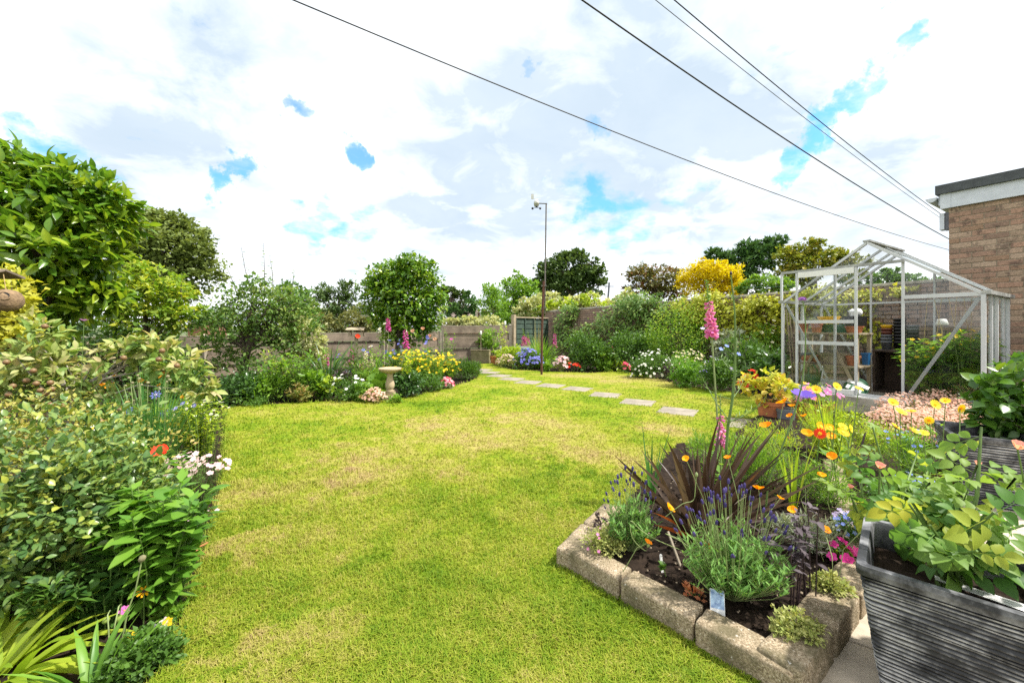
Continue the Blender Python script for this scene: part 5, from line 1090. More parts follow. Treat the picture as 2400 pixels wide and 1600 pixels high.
tree('green_wall_shrub', 'fresh green rounded shrub right of the golden one', 'shrub', [(1792, 668, 48, 22), (1760, 675, 30, 18), (1830, 672, 30, 20)], 11.5, 2800, .085, 'leaf_fresh', trunk_r=.05, base_px=1790, tm=LEAF)
tree('dark_conifer', 'dark green feathery conifer behind the golden shrub', 'conifer', [(1735, 625, 42, 40), (1690, 610, 30, 20), (1770, 605, 42, 34), (1750, 590, 24, 22), (1800, 600, 30, 30), (1710, 650, 55, 20), (1825, 572, 18, 18), (1672, 597, 16, 9)], 18, 7200, .22, 'leaf_conifer', trunk_r=.14, base_px=1745, tm=NARROW, W=1.5, shell=(.4, 1.1), up=.4, clump=.24)
tree('yellowing_tree', 'yellow-green feathery tree just left of the greenhouse roof', 'tree', [(1885, 625, 48, 40), (1850, 610, 32, 32), (1930, 605, 42, 30), (1965, 605, 28, 24), (1900, 580, 34, 18), (1860, 655, 45, 25), (1990, 625, 40, 30)], 16, 7600, .13, 'leaf_rust', trunk_r=.10, base_px=1890, tm=LEAF, shell=(.4, 1.08))
tree('hazy_tree', 'green trees seen through the greenhouse above the wall', 'tree', [(2075, 660, 50, 22), (2130, 665, 48, 18), (2180, 668, 40, 14), (2020, 660, 40, 25)], 20, 3600, .16, 'leaf_mid', trunk_r=.10, base_px=2090, tm=LEAF)

# ---- climbers and fruit on the wall
def wallpt(px, py, off=.12):
    """point on the front of the garden wall that shows at px,py"""
    u = (px - 1200) / F; a, b2 = Vector((1.32, 15.0, 0)), Vector((7.9, 6.05, 0)); d = b2 - a; t_ = (u * a.y - a.x) / (d.x - u * d.y); p = a + d * t_; n_ = Vector((-d.y, d.x, 0)).normalized(); n_ = n_ if n_.y < 0 else -n_; p += n_ * off; p.z = H - (py - HY) / F * p.y; return p
def climber(name, label, spots, n, size, mat, tm=LEAF, W=1.1, dep=.18, per=8, parts=0, bark='bark', out=.55):
    rng = R_(); b = wallpt(spots[0][0], 800, .15); b.z = 0; o = thing(name, label, 'climber', b); L = []
    for px, py, rx, ry in spots: p = wallpt(px, py, .16) - b; s = (p.y + b.y) / F; L.append([p.x, p.y, p.z, rx * s, dep + rx * s * .3, ry * s])
    P, D, Up, t, C = crown_pts(rng, L, n, per, .25, (.2, 1.), out, -.2, .8, .0, .03); D += np.array([-.5, -.55, -.35]); Up = np.tile([-.6, -.6, .7], (len(P), 1)) + .5 * unit(rng, len(P))
    leaves(o, rng, P, D, Up, size * rng.uniform(.6, 1.25, len(P)), W, t, tm, mat, parts)
    mb = MB()
    for q in C[rng.choice(len(C), min(18, len(C)), replace=False)]: tube(mb, [[q[0] * .3 + .05, q[1] * .3, 0], [q[0] * .8, q[1] * .8, q[2] * .5], q], [.015, .010, .004], 5)
    mb.build('branches', bark, o); return o
climber('golden_climber', 'chartreuse leafy climber covering the wall left of the greenhouse', [(1700, 735, 55, 45), (1640, 740, 45, 40), (1760, 745, 55, 50), (1810, 730, 45, 40), (1850, 735, 40, 45), (1730, 790, 60, 30), (1800, 790, 60, 30), (1670, 700, 40, 14), (1790, 705, 45, 14), (1610, 712, 30, 14)], 6200, .085, 'leaf_chartreuse', parts=220)
climber('golden_climber', 'chartreuse climber trailing along the wall behind the greenhouse', [(2060, 690, 55, 14), (1980, 700, 45, 20), (1950, 740, 40, 40), (2030, 760, 30, 45), (2075, 800, 35, 25), (1920, 700, 40, 30), (2110, 680, 30, 8)], 2600, .075, 'leaf_chartreuse', parts=60)
climber('wall_apple', 'trained apple tree spread against the brick wall', [(1400, 790, 45, 40), (1330, 760, 22, 30), (1350, 800, 40, 35), (1450, 760, 45, 45), (1500, 740, 40, 40), (1530, 780, 40, 45), (1480, 810, 50, 35), (1520, 715, 45, 30), (1570, 740, 40, 35), (1480, 715, 40, 25), (1345, 735, 22, 24), (1420, 830, 60, 25)], 9600, .10, 'leaf_plum', W=1.0, dep=.45)

# ---- left side trees
tree('broadleaf_tree', 'large glossy leaved tree filling the left edge', 'tree', [(150, 500, 110, 80), (60, 470, 90, 90), (230, 520, 70, 55), (100, 600, 130, 80, -.2), (230, 600, 60, 45), (130, 700, 120, 70), (40, 740, 100, 70), (200, 440, 60, 40), (20, 400, 60, 50), (-60, 560, 90, 150), (210, 690, 55, 60), (120, 410, 50, 36), (260, 470, 40, 35)], 4.4, 7800, .150, 'leaf_magnolia', tm=FINE, trunk_r=.07, base_px=90, per=9, clump=.26, shell=(.35, 1.06), parts=300, W=.68, bumps=0, nb=26, out=.65, up=.05)
tree('pear_tree', 'bright yellow-green pear tree with upright shoots', 'tree', [(335, 690, 70, 60), (280, 700, 50, 50), (390, 700, 55, 50), (345, 750, 80, 45), (420, 740, 40, 40), (330, 640, 40, 30), (250, 660, 30, 35)], 7.0, 4600, .095, 'leaf_pear', tm=LEAF, trunk_r=.05, base_px=345, per=9, shell=(.3, 1.05), parts=120, up=.1)
def shoots(label, name, Y, tips, mat, lsize, tm=LEAF, n=14, r=.006):
    for i, (bx, by, tx, ty) in enumerate(tips):
        rng = R_(); a, b2 = AT(bx, by, Y), AT(tx, ty, Y); o = thing(name, label % (['first', 'second', 'third', 'fourth', 'fifth', 'sixth'][i]), 'shoot', a, 0, label[:18] + ' group'); d = np.array(b2 - a); mb = MB(); tube(mb, [d * 0, d * .5 + rng.normal(0, .02, 3), d], [r, r * .7, r * .3], 5); mb.build('stem', 'bark', o)
        t = np.linspace(.05, 1, n); az = rng.uniform(0, 6.28, n); P = d[None] * t[:, None]; D = np.stack([np.cos(az), np.sin(az), .35 + 0 * az], 1); mb = MB(); inst(mb, tm, P, D, np.tile([0, 0, 1.], (n, 1)) + .4 * unit(rng, n), lsize * (1.15 - .5 * t), 1., rng.random(n)); mb.build('leaves', mat, o)
shoots('upright leafy shoot on top of the pear tree, %s from the left', 'tree_shoot', 6.9, [(325, 670, 333, 600), (368, 685, 368, 625), (425, 700, 436, 640), (395, 690, 398, 648)], 'leaf_pear', .11, n=26, r=.008)
tree('fruit_tree', 'small fruit tree with bare lower trunk in the middle bed', 'tree', [(590, 720, 80, 55), (540, 750, 70, 55), (650, 750, 75, 55), (590, 800, 90, 50), (690, 790, 50, 50), (520, 800, 50, 45), (640, 700, 50, 40), (560, 690, 45, 30), (690, 720, 45, 40), (545, 850, 60, 25)], 7.3, 7200, .068, 'leaf_plum', tm=LEAF, trunk_r=.075, base_px=558, per=10, clump=.24, shell=(.3, 1.08), parts=100, nb=26)
shoots('tall thin shoot at the top of the fruit tree, %s from the left', 'tree_shoot', 7.3, [(590, 690, 565, 578), (620, 690, 618, 570), (640, 690, 632, 600), (680, 690, 690, 635), (560, 700, 532, 625)], 'leaf_plum', .085, n=18, r=.008)
tree('variegated_dogwood', 'white-edged variegated dogwood right of the fruit tree', 'shrub', [(720, 800, 40, 48), (735, 840, 26, 40), (700, 770, 35, 30), (705, 840, 28, 30)], 7.6, 2600, .075, 'leaf_varieg', tm=LEAF, trunk_r=.02, base_px=715, per=9)
tree('clipped_evergreen', 'round clipped glossy evergreen tree by the fence', 'tree', [(945, 700, 92, 80), (930, 655, 64, 42), (950, 780, 66, 34), (980, 670, 55, 50), (895, 710, 45, 55), (1000, 720, 46, 50), (950, 755, 72, 42), (905, 670, 45, 40), (955, 630, 35, 16)], 9.4, 12500, .098, 'leaf_camellia', tm=LEAF, trunk_r=.06, base_px=925, per=9, clump=.20, shell=(.55, 1.0), parts=300, W=1.05, tm_fine=FINE, up=-.05, bumps=1)
tree('golden_shrub', 'gold variegated shrub behind the hanging nest pouch', 'shrub', [(5, 690, 55, 60), (20, 760, 50, 45), (45, 800, 45, 40)], 3.6, 1500, .07, 'leaf_gold', tm=LEAF, trunk_r=.02, base_px=10, per=9)
mound('silver_shrub', 'silvery grey-leaved shrub against the left fence', 285, 910, 190, 130, 2600, .045, 'leaf_greytan', 'shrub', parts=60)
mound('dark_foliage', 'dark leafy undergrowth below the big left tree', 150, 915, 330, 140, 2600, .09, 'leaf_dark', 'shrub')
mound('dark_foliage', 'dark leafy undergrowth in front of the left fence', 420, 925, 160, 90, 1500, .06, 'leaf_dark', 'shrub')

# young apple tree with fruit
o = tree('apple_tree', 'low apple tree with small brown-red apples in the left border', 'apple tree', [(90, 850, 95, 45), (30, 900, 70, 50), (160, 900, 70, 45), (110, 780, 45, 35), (220, 930, 55, 30), (300, 830, 60, 28), (400, 850, 65, 32), (440, 880, 35, 22), (120, 940, 80, 30), (350, 810, 35, 18), (470, 915, 35, 22)], 3.3, 2100, .085, 'leaf_apple', tm=FINE, trunk_r=.028, base_px=140, per=7, clump=.3, shell=(.2, 1.05), parts=300, W=.8, tm_fine=FINE, bark='bark_pale', nb=18, up=.2, bumps=0)
APB = np.array(o.location); am = MB(); inst(am, BALL, [[0, 0, 0]], [[0, 0, -1]], [[0, 1, 0]], 1.); apple = am.mesh('apple', 'apple_skin', smooth=True)
for ax, ay in ((62, 885), (85, 892), (95, 908), (118, 890), (122, 905), (30, 898), (20, 918), (108, 915), (145, 945), (105, 950), (118, 942), (100, 968), (105, 758), (380, 815), (372, 835), (415, 850), (280, 955), (290, 832), (78, 862), (15, 842), (235, 980), (255, 1035)):
    p = np.array(AT(ax, ay, 2.75)) - APB; link('apple', apple, o, mat=Matrix.Translation(p) @ Matrix.Scale(.039, 4))

# ---- left border
def clump_leaf(px, py): return G(px, py)
VB = mound('viburnum_bush', 'big rounded evergreen bush with yellowing leaves at left front', 100, 1400, 540, 480, 9800, .035, 'leaf_viburnum', 'bush', tm=FINE, parts=300, W=.95, tm_fine=FINE, lobes=12, shell=(.45, 1.), per=9, clump=.22, up=.2, fl=(120, .005, BALL, ['leaf_budding'], .04, False, (-1, 1, .1)))
mound('viburnum_bush', 'yellow-tinged budding bush behind the big left bush', 95, 1195, 520, 275, 5200, .031, 'leaf_budding', 'bush', W=.95, lobes=10, per=9, fl=(300, .007, BALL, ['leaf_budding'], .05, False, (-1, 1, .1)))
stems_plant('phlox', 'tall bright green phlox clump at the edge of the left border', 365, 1430, 215, 300, 56, 'leaf_phlox', NARROW, .085, 22, stem='stem_green', parts=True, W=1.5, tm_fine=FINE_N, leafup=.35, spread=.55)
stems_plant('phlox', 'green phlox stems rising behind the red poppy', 330, 1240, 220, 190, 40, 'leaf_phlox', NARROW, .075, 16, W=1.5, leafup=.4)
stems_plant('leafy_perennial', 'light green feathery perennial beside the lawn corner', 465, 1085, 150, 150, 60, 'leaf_lime', NARROW, .065, 22, leafup=.5, fl=(.012, DAISY, ['petal_white', 'centre_yellow'], True, .3))
tuft('onion_grass', 'tall thin blue-green onion leaves in the left border', 350, 1130, 190, 250, 230, .008, 'leaf_chive', droop=(.0, .5), fold=0, el=(1.05, 1.55), segs=6)
def flower_stem(name, label, px, py, Y, z0, tmn, mats, size, stem='stem_green', face=(0, -.6, .7), r=.0022, group=None, cat='flower', bend=.04, part='flower', nleaf=0, lm='leaf_fresh', base_dx=0.):
    """single flower whose head shows at px,py, on its own stem from the soil"""
    rng = R_(); p = AT(px, py, Y); b = Vector((p.x + rng.normal(0, bend) + base_dx, p.y + rng.normal(0, bend * .5), z0)); o = thing(name, label, cat, b, 0, group); q = np.array(p - b); mb = MB(); tube(mb, [q * 0, q * .5 + rng.normal(0, bend * .35, 3), q], r, 5); mb.build('stem', stem, o)
    mb = MB(); nf = np.array([face], float) + .15 * rng.normal(size=(1, 3)); inst(mb, tmn, [q], np.cross(nf, rng.normal(size=(1, 3))), nf, size, 1., rng.random(1)); mb.build(part, mats, o)
    if nleaf:
        t = rng.uniform(.05, .7, nleaf); az = rng.uniform(0, 6.28, nleaf); mb = MB(); inst(mb, NARROW, q[None] * t[:, None], np.stack([np.cos(az), np.sin(az), .6 + 0 * az], 1), np.tile([0, 0, 1.], (nleaf, 1)), .10 * rng.uniform(.6, 1.2, nleaf), 1., rng.random(nleaf)); mb.build('leaves', lm, o)
    return o
def grid_petals(n, r, cup, ruffle, seed):
    """poppy-like cup of broad overlapping petals"""
    rng = np.random.default_rng(seed); v = []; f = []
    for k in range(n):
        a0 = k * 2 * math.pi / n; off = len(v); lay = .02 * (k % 2)
        for i in range(4):
            rr = i / 3
            for j in range(7):
                s = (j / 6 - .5); a = a0 + s * (2 * math.pi / n) * (1.35 * (.35 + .65 * rr) / max(.35, rr + .05) if False else 1.4) ; e = 1 - .22 * abs(s * 2) ** 3
                v.append([math.cos(a) * rr * r * e, math.sin(a) * rr * r * e, cup * rr ** 1.7 + lay + (rng.normal(0, ruffle) if i == 3 else 0)])
        for i in range(3):
            for j in range(6): q = off + i * 7 + j; f.append([q, q + 1, q + 8, q + 7])
    m_ = len(f); k = len(v)
    for i in range(6): a = i * math.pi / 3; v.append([.16 * math.cos(a), .16 * math.sin(a), .10])
    v.append([0, 0, .26]); cc = [[k + i, k + (i + 1) % 6, k + 6] for i in range(6)]
    return (np.array(v, float), [np.array(f), np.array(cc)], [0, 1])
POPPY = grid_petals(4, 1., .55, .06, 1); POPPY_F = grid_petals(4, 1., .25, .10, 2); ROSE = grid_petals(5, .8, .9, .08, 3); DOUBLE = petal_flower(14, .05, .2, .35, .35, .4)
def flower_cluster(name, label, heads, Y, z0, tmn, mats, size, stem='stem_green', group=None, r=.0024, lm='leaf_fresh', face=(0, -.6, .7), spread=.10, nleaf=6):
    """one plant: several flower heads (photo px) on stems from a common base"""
    rng = R_(); c = AT(sum(h[0] for h in heads) / len(heads), 800, Y); b = Vector((c.x, c.y, z0)); o = thing(name, label, 'flower', b, 0, group)
    for hx, hy in heads:
        q = np.array(AT(hx, hy, Y + rng.normal(0, spread)) - b); s = np.array([q[0] * .4, rng.normal(0, .05), 0]); mb = MB(); tube(mb, [s, s * .5 + q * .5 + rng.normal(0, .015, 3), q], r, 5); mb.build('stem', stem, o)
        nf = np.array([face], float) + .3 * rng.normal(size=(1, 3)); mb = MB(); inst(mb, tmn, [q], np.cross(nf, rng.normal(size=(1, 3))), nf, size * rng.uniform(.8, 1.15), 1., rng.random(1)); mb.build('flower', mats, o)
        if nleaf: t = rng.uniform(.05, .75, nleaf); az = rng.uniform(0, 6.28, nleaf); mb = MB(); inst(mb, NARROW, s[None] + (q - s)[None] * t[:, None], np.stack([np.cos(az), np.sin(az), .6 + 0 * az], 1), np.tile([0, 0, 1.], (nleaf, 1)), .09 * rng.uniform(.6, 1.2, nleaf), 1., rng.random(nleaf)); mb.build('leaves', lm, o)
    return o
flower_stem('poppy', 'bright red poppy in the left border', 372, 1058, 2.15, 0, POPPY_F, ['petal_red', 'centre_dark'], .042, face=(.1, -.5, .8), group='red poppies', bend=.02)
for i, (x, y) in enumerate(((365, 925), (303, 962), (385, 968), (410, 957), (428, 945), (455, 950))): flower_stem('scabious', 'blue scabious flower in the left border, %s from the left' % ['second', 'first', 'third', 'fourth', 'fifth', 'sixth'][i], x, y, 2.9, 0, DAISY, ['petal_blue', 'petal_lilac'], (.034, .03, .026, .02, .018, .016)[i], group='blue scabious flowers', bend=.06, face=(.1, -.7, .55))
for lb, hs in (('orange geum flowers left of the onion leaves', ((270, 881), (265, 900), (252, 908), (240, 901), (305, 953))), ('orange geum flowers behind the onion leaves', ((330, 892), (342, 895), (373, 902), (378, 882))), ('orange geum flowers right of the onion leaves', ((385, 870), (393, 874), (403, 894), (418, 882))), ('two orange geum flowers low beside the blue scabious', ((427, 930), (443, 936)))): flower_cluster('geum', lb, hs, 3.4, 0, FIVE, ['petal_orange', 'centre_yellow'], .02, group='orange geum plants')
rng = R_()
flower_cluster('onion_seed_heads', 'pale round onion seed heads on thin stems above the onion leaves', [(300 + rng.uniform(-10, 130), 875 + rng.uniform(0, 70)) for i in range(16)], 2.85, 0, BALL, ['seed'], .022, stem='stem_pale')
stems_plant('soapwort', 'pale pink flowering soapwort spilling over the lawn edge', 455, 1175, 150, 110, 70, 'leaf_mid', NARROW, .035, 8, fl=(.017, FIVE_FLAT, ['petal_palepink', 'petal_palepink'], True, .5), spread=.6, sr=.0018)
stems_plant('soapwort', 'second pale pink soapwort clump nearer the camera', 478, 1255, 60, 60, 14, 'leaf_mid', NARROW, .035, 8, fl=(.013, FIVE_FLAT, ['petal_palepink', 'petal_palepink'], True, .5), spread=.6, sr=.0018)
for i, (x, y) in enumerate(((218, 1003), (198, 1022), (242, 1012), (490, 983))): flower_stem('daisy', 'white daisy with yellow eye, %s in the left border' % ['highest', 'lowest', 'middle', 'rightmost'][i], x, y, 2.3 if i < 3 else 3.2, 0, DAISY, ['petal_white', 'centre_yellow'], .026 if i < 3 else .016, group='white daisies', face=(.2, -.7, .5))
flower_stem('verbena', 'single purple verbena head on a tall stem at left', 197, 752, 3.1, 0, TUFTF, ['petal_purple', 'petal_purple'], .028, stem='stem_green', group='verbena', face=(0, 0, 1))
# poppy buds and seed head in the foreground
def pod_stem(label, pts_px, Y, r, head, hm, group='poppy pods', size=.02):
    pts = [AT(x, y, Y + k * .01) for k, (x, y) in enumerate(pts_px)]; b = Vector((pts[0].x, pts[0].y, 0)); o = thing('poppy_pod', label, 'poppy pod', b, 0, group); mb = MB(); tube(mb, [Vector((0, 0, 0))] + [p - b for p in pts], r, 6); mb.build('stem', 'stem_pale', o)
    mb = MB(); d = np.array(pts[-1] - pts[-2]); inst(mb, head, [pts[-1] - b - Vector(d) * .1], [d], [[0, 1, .1]], size, .9); mb.build('pod', hm, o); 
pod_stem('upright round poppy bud on a tall hairy stem at left front', [(285, 1500), (300, 1430), (318, 1380), (333, 1310)], 1.30, .0022, BALL, 'seed', size=.024)
pod_stem('drooping poppy bud, left of the pair at left front', [(256, 1560), (255, 1480), (252, 1440), (258, 1430), (250, 1450)], 1.26, .002, BALL, 'centre_green', size=.022)
pod_stem('drooping poppy bud, right of the pair at left front', [(262, 1560), (268, 1470), (278, 1420), (284, 1415), (280, 1445)], 1.27, .002, BALL, 'centre_green', size=.024)
tuft('peony_leaves', 'broad pale striped leaves in the bottom left corner', 60, 1640, 520, 260, 60, .042, 'leaf_lime', droop=(.5, 1.3), parts=True, fold=.3, el=(.35, 1.1), base=Vector((-1.62, 1.22, 0)), segs=6)
tuft('crocosmia', 'bright green sword leaves beside the poppy buds', 240, 1590, 130, 190, 26, .022, 'leaf_phlox', droop=(.3, 1.0), parts=True, fold=.3, base=Vector((-1.24, 1.17, 0)))
stems_plant('yarrow', 'dark green ferny yarrow foliage at left front', 150, 1480, 260, 190, 34, 'leaf_mid', NARROW, .06, 20, W=.9, leafup=.4, spread=.6)
stems_plant('leafy_perennial', 'dark leafy perennial under the big left bush', 250, 1470, 180, 170, 30, 'leaf_dark', NARROW, .07, 14, W=1.6)
mound('ground_cover', 'small-leaved ground cover along the front of the left border', 330, 1580, 180, 90, 2200, .020, 'leaf_mid', cat='ground cover')
mound('ground_cover', 'low trailing plant at the lawn edge below the orange marigold', 400, 1445, 80, 30, 500, .022, 'leaf_fresh', cat='ground cover')
flower_stem('marigold', 'orange marigold half hidden in the left border', 338, 1385, 1.45, 0, DAISY, ['petal_orange', 'centre_dark'], .022, group='marigolds', face=(.3, -.3, .9), bend=.01)
for i, (x, y, m_) in enumerate(((362, 1478, 'petal_lilac'), (378, 1468, 'petal_lilac'), (384, 1458, 'petal_palepink'), (395, 1457, 'petal_yellow'), (309, 1492, 'petal_yellow'), (292, 1430, 'petal_foxpink'), (330, 1500, 'petal_lilac'))): flower_stem('pansy', ['large lilac pansy at the left lawn edge', 'lilac pansy just right of the large one', 'pale pink pansy at the left lawn edge', 'yellow pansy nearest the lawn', 'yellow pansy beside the poppy stems', 'pink flower behind the drooping poppy buds', 'small lilac pansy left of the large one'][i], x, y, 1.36, 0, FIVE, [m_, 'centre_yellow'], .016 if i != 0 else .024, group='pansies', bend=.01)
mb = MB(); inst(mb, FINE, [[0, 0, .02]], [[1, .2, .1]], [[.1, -.4, .8]], .055, .7); tag(mb.build('fallen_leaf', 'petal_brown', loc=G(466, 1392)), 'brown fallen leaf lying on the lawn', 'leaf')
rng = R_(); mb = MB(); P = np.array([G(470 + rng.uniform(-25, 35), y) for y in rng.uniform(1180, 1330, 26)]); P[:, 0] -= .06; P[:, 2] = .02; inst(mb, FINE, P, unit(rng, 26) * [1, 1, .2], np.tile([0, 0, 1.], (26, 1)) + .5 * unit(rng, 26), .045, 1., rng.random(26)); tag(mb.build('leaf_litter', 'petal_brown', kind='stuff'), 'brown dead leaves along the lawn edge', 'leaf litter')

# more depth of planting between the left border and the fence
mound('low_perennial', 'leafy green undergrowth below the pear tree', 380, 935, 170, 95, 1700, .06, 'leaf_mid')
mound('low_perennial', 'green filler foliage around the blue scabious', 400, 1010, 170, 90, 1500, .05, 'leaf_fresh', tm=NARROW, W=1.3)
mound('low_perennial', 'fresh leafy filler under the low apple tree', 250, 1040, 260, 110, 2200, .05, 'leaf_mid')
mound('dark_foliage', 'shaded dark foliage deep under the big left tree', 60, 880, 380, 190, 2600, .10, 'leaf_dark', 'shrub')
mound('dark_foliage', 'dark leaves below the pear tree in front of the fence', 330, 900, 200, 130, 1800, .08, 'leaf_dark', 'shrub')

tree('fence_shrub', 'soft green rounded bush behind the fence right of the oak', 'shrub', [(500, 745, 34, 26), (470, 760, 26, 18), (530, 752, 30, 24)], 15, 2200, .11, 'leaf_mid', trunk_r=.05, base_px=500, tm=LEAF)
tree('fence_shrub', 'light green bush behind the fence left of the evergreen', 'shrub', [(870, 768, 30, 20), (850, 775, 30, 16)], 14.5, 1700, .10, 'leaf_fresh', trunk_r=.05, base_px=868, tm=LEAF)
tree('far_treeline', 'hazy low green trees on the horizon behind the fence', 'tree', [(x, 742 + 6 * math.sin(x * .05), 30, 20 + 7 * math.sin(x * .11)) for x in range(610, 900, 26)], 55, 5200, .42, 'leaf_oak', trunk_r=.2, base_px=740)
tree('far_treeline', 'hazy low green trees on the horizon behind the gate', 'tree', [(x, 738 + 6 * math.sin(x * .05), 30, 22 + 7 * math.sin(x * .11)) for x in range(1040, 1480, 26)], 55, 6400, .42, 'leaf_oak', trunk_r=.2, base_px=1200)

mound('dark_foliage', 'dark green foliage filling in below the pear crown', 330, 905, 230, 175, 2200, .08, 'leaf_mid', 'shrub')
# ---- middle bed in front of the fence
GRN = [('leaf_mid', 'mid green'), ('leaf_fresh', 'fresh green'), ('leaf_dark', 'dark green')]
mound('low_perennial', 'dark leafy clump at the foot of the fruit tree', 560, 945, 160, 72, 2000, .055, 'leaf_dark')
mound('low_perennial', 'fresh green clump between fruit tree and dogwood', 640, 940, 130, 75, 1700, .055, 'leaf_fresh', tm=NARROW, W=1.6)
stems_plant('leafy_perennial', 'upright dark green perennial right of the fruit tree', 615, 935, 120, 120, 34, 'leaf_mid', NARROW, .10, 14, W=1.4)
stems_plant('leafy_perennial', 'leafy stems in front of the variegated dogwood', 690, 938, 110, 120, 34, 'leaf_fresh', NARROW, .10, 12, W=1.5)
mound('purple_foliage', 'dark purple leaved clump in the middle bed, left one', 662, 925, 40, 55, 500, .045, 'leaf_purple')
mound('purple_foliage', 'dark purple leaved clump in the middle bed, right one', 800, 925, 60, 70, 900, .05, 'leaf_purple')
mound('low_perennial', 'bright green broad leaved clump below the dogwood', 728, 938, 85, 75, 700, .085, 'leaf_fresh')
tuft('iris_leaves', 'arching dark strap leaves left of the foxgloves', 765, 925, 140, 140, 140, .022, 'leaf_dark', droop=(.6, 1.7), fold=.3)
mound('yellowing_plant', 'small yellow-green plant at the front of the middle bed', 775, 940, 46, 70, 120, .08, 'leaf_lime')
mound('white_geranium', 'low white flowered mound in the middle bed', 815, 940, 100, 60, 1500, .035, 'leaf_mid', fl=(16, .026, FIVE_FLAT, ['petal_white', 'centre_yellow'], .05, True))
mound('geranium_foliage', 'lobed green foliage left of the pink heuchera', 845, 942, 60, 45, 700, .05, 'leaf_fresh')
mound('broad_leaf_plant', 'large broad leaved plant beside the bird bath', 880, 935, 75, 60, 60, .17, 'leaf_fresh', parts=60, W=1.35, tm_fine=FINE, up=.6)
mound('pink_saxifrage', 'dusty pink flowering mound left of the bird bath', 878, 946, 58, 34, 700, .028, 'leaf_saxifrage', fl=(110, .018, FIVE, ['petal_sax', 'petal_sax'], .06, False))
mound('ground_cover', 'small leafy tuft at the foot of the bird bath', 925, 946, 50, 20, 240, .04, 'leaf_fresh', cat='ground cover')
mound('low_perennial', 'dark leafy clump right of the bird bath', 960, 930, 80, 60, 1300, .06, 'leaf_dark')
stems_plant('lime_plant', 'tall lime green stem plant right of the bird bath', 955, 928, 34, 115, 7, 'leaf_lime', NARROW, .10, 20, W=1.3)
mound('low_perennial', 'fresh leafy mound in front of the yellow flowers', 1005, 918, 90, 45, 1300, .05, 'leaf_mid', tm=NARROW, W=1.5)
for i, (x, y, w, h_, n) in enumerate(((960, 905, 90, 80, 60), (1000, 902, 100, 75, 80), (1040, 895, 80, 62, 60))):
    stems_plant('yellow_wallflower', 'bright yellow flowering perennial, %s of three clumps' % ['left', 'middle', 'right'][i], x, y, w, h_, n, 'leaf_fresh', NARROW, .10, 14, W=.9, hv=(.45, 1.12), fl=(.025, FIVE, ['petal_yellow', 'petal_orange'], True, .5), group='yellow flowering clumps')
mound('dark_grass_mound', 'dark green rush-like mound at the tip of the middle bed', 1088, 890, 95, 50, 2600, .075, 'leaf_mid', tm=NARROW, W=.7, up=.9)
mound('purple_salvia', 'dusky purple flowered plant behind the rush-like mound', 1085, 872, 60, 28, 700, .05, 'leaf_purple')
mound('pink_dianthus', 'pink and red dianthus mound at the lawn edge', 1045, 913, 40, 27, 300, .03, 'leaf_grey', fl=[(46, .024, FIVE, ['petal_cerise', 'petal_palepink'], .05, True), (26, .024, FIVE, ['petal_palepink', 'petal_cerise'], .05, True)])
mound('low_perennial', 'dense green backdrop foliage under the clipped evergreen', 935, 905, 150, 62, 2000, .06, 'leaf_mid')
mound('low_perennial', 'green undergrowth by the second fence post', 835, 915, 150, 66, 2000, .06, 'leaf_fresh', tm=NARROW, W=1.4)
foxglove('magenta foxglove left of the bird table post', 765, 905, 808, ['petal_foxmag'], spike_w=16, frac=.45)
foxglove('magenta foxglove below the bird table', 824, 900, 798, ['petal_foxmag'], spike_w=18, frac=.5)
foxglove('tall magenta foxglove before the clipped evergreen', 956, 900, 745, ['petal_foxmag'], spike_w=18, frac=.42, lean=-8)
foxglove('dark magenta foxglove tip against the clipped evergreen', 912, 895, 728, ['petal_foxmag'], spike_w=15, frac=.25, lean=-3)
foxglove('small foxglove near the gate fence', 1232, 850, 770, ['petal_foxmag'], spike_w=18, frac=.5, lean=-6)
foxglove('second small foxglove near the gate fence', 1236, 851, 778, ['petal_foxmag'], spike_w=15, frac=.45, lean=2)
foxglove('slim pink foxglove by the corner of the brick wall', 1300, 855, 762, ['petal_foxmag'], spike_w=13, frac=.5)
foxglove('pale brownish foxglove in the right border', 1435, 858, 800, ['petal_rose'], spike_w=15, frac=.4)
flower_stem('poppy', 'bright red poppy in front of the bird table', 838, 789, 8.0, 0, POPPY, ['petal_red', 'centre_dark'], .05, group='red poppies')
rng = R_(); k = 0
CAMP = [(746, 818), (735, 832), (790, 838), (795, 830), (852, 820), (861, 826), (878, 862), (872, 866), (937, 797), (934, 806), (940, 812), (944, 822), (922, 821), (926, 828), (913, 798), (905, 824), (1002, 789), (1000, 800), (997, 823), (1000, 830), (992, 832), (998, 842), (915, 834), (905, 820), (748, 842)]
for lb, hs in (('bellflower left of the first magenta foxglove', ((746, 818), (735, 832), (748, 842))), ('bellflower between the two left foxgloves', ((790, 838), (795, 830))), ('bellflower below the red poppy', ((852, 820), (861, 826))), ('bellflower left of the bird bath bowl', ((878, 862), (872, 866))), ('tall bellflower in front of the clipped evergreen', ((937, 797), (934, 806), (940, 812), (944, 822), (926, 828))), ('bellflower left of the tall foxglove', ((922, 821), (913, 798), (905, 824), (915, 834))), ('tall bellflower below the faded roses', ((1002, 789), (1000, 800), (1003, 794), (998, 805))), ('bellflower behind the yellow flowers', ((997, 823), (1000, 830), (992, 832), (998, 842)))): flower_cluster('bellflower', 'blue ' + lb, hs, 7.8, 0, FIVE, ['petal_blue', 'petal_lilac'], .034, group='blue bellflowers')
for i, (x, y, s) in enumerate(((869, 811, .05), (846, 850, .03), (902, 758, .04), (890, 770, .04))): flower_stem('white_flower', 'white flower head in the middle bed, %s one' % ['flattest', 'lowest', 'highest', 'second highest'][i], x, y, 8.0, 0, DAISY, ['petal_white', 'centre_yellow'], s, group='white flowers in the middle bed', nleaf=8)
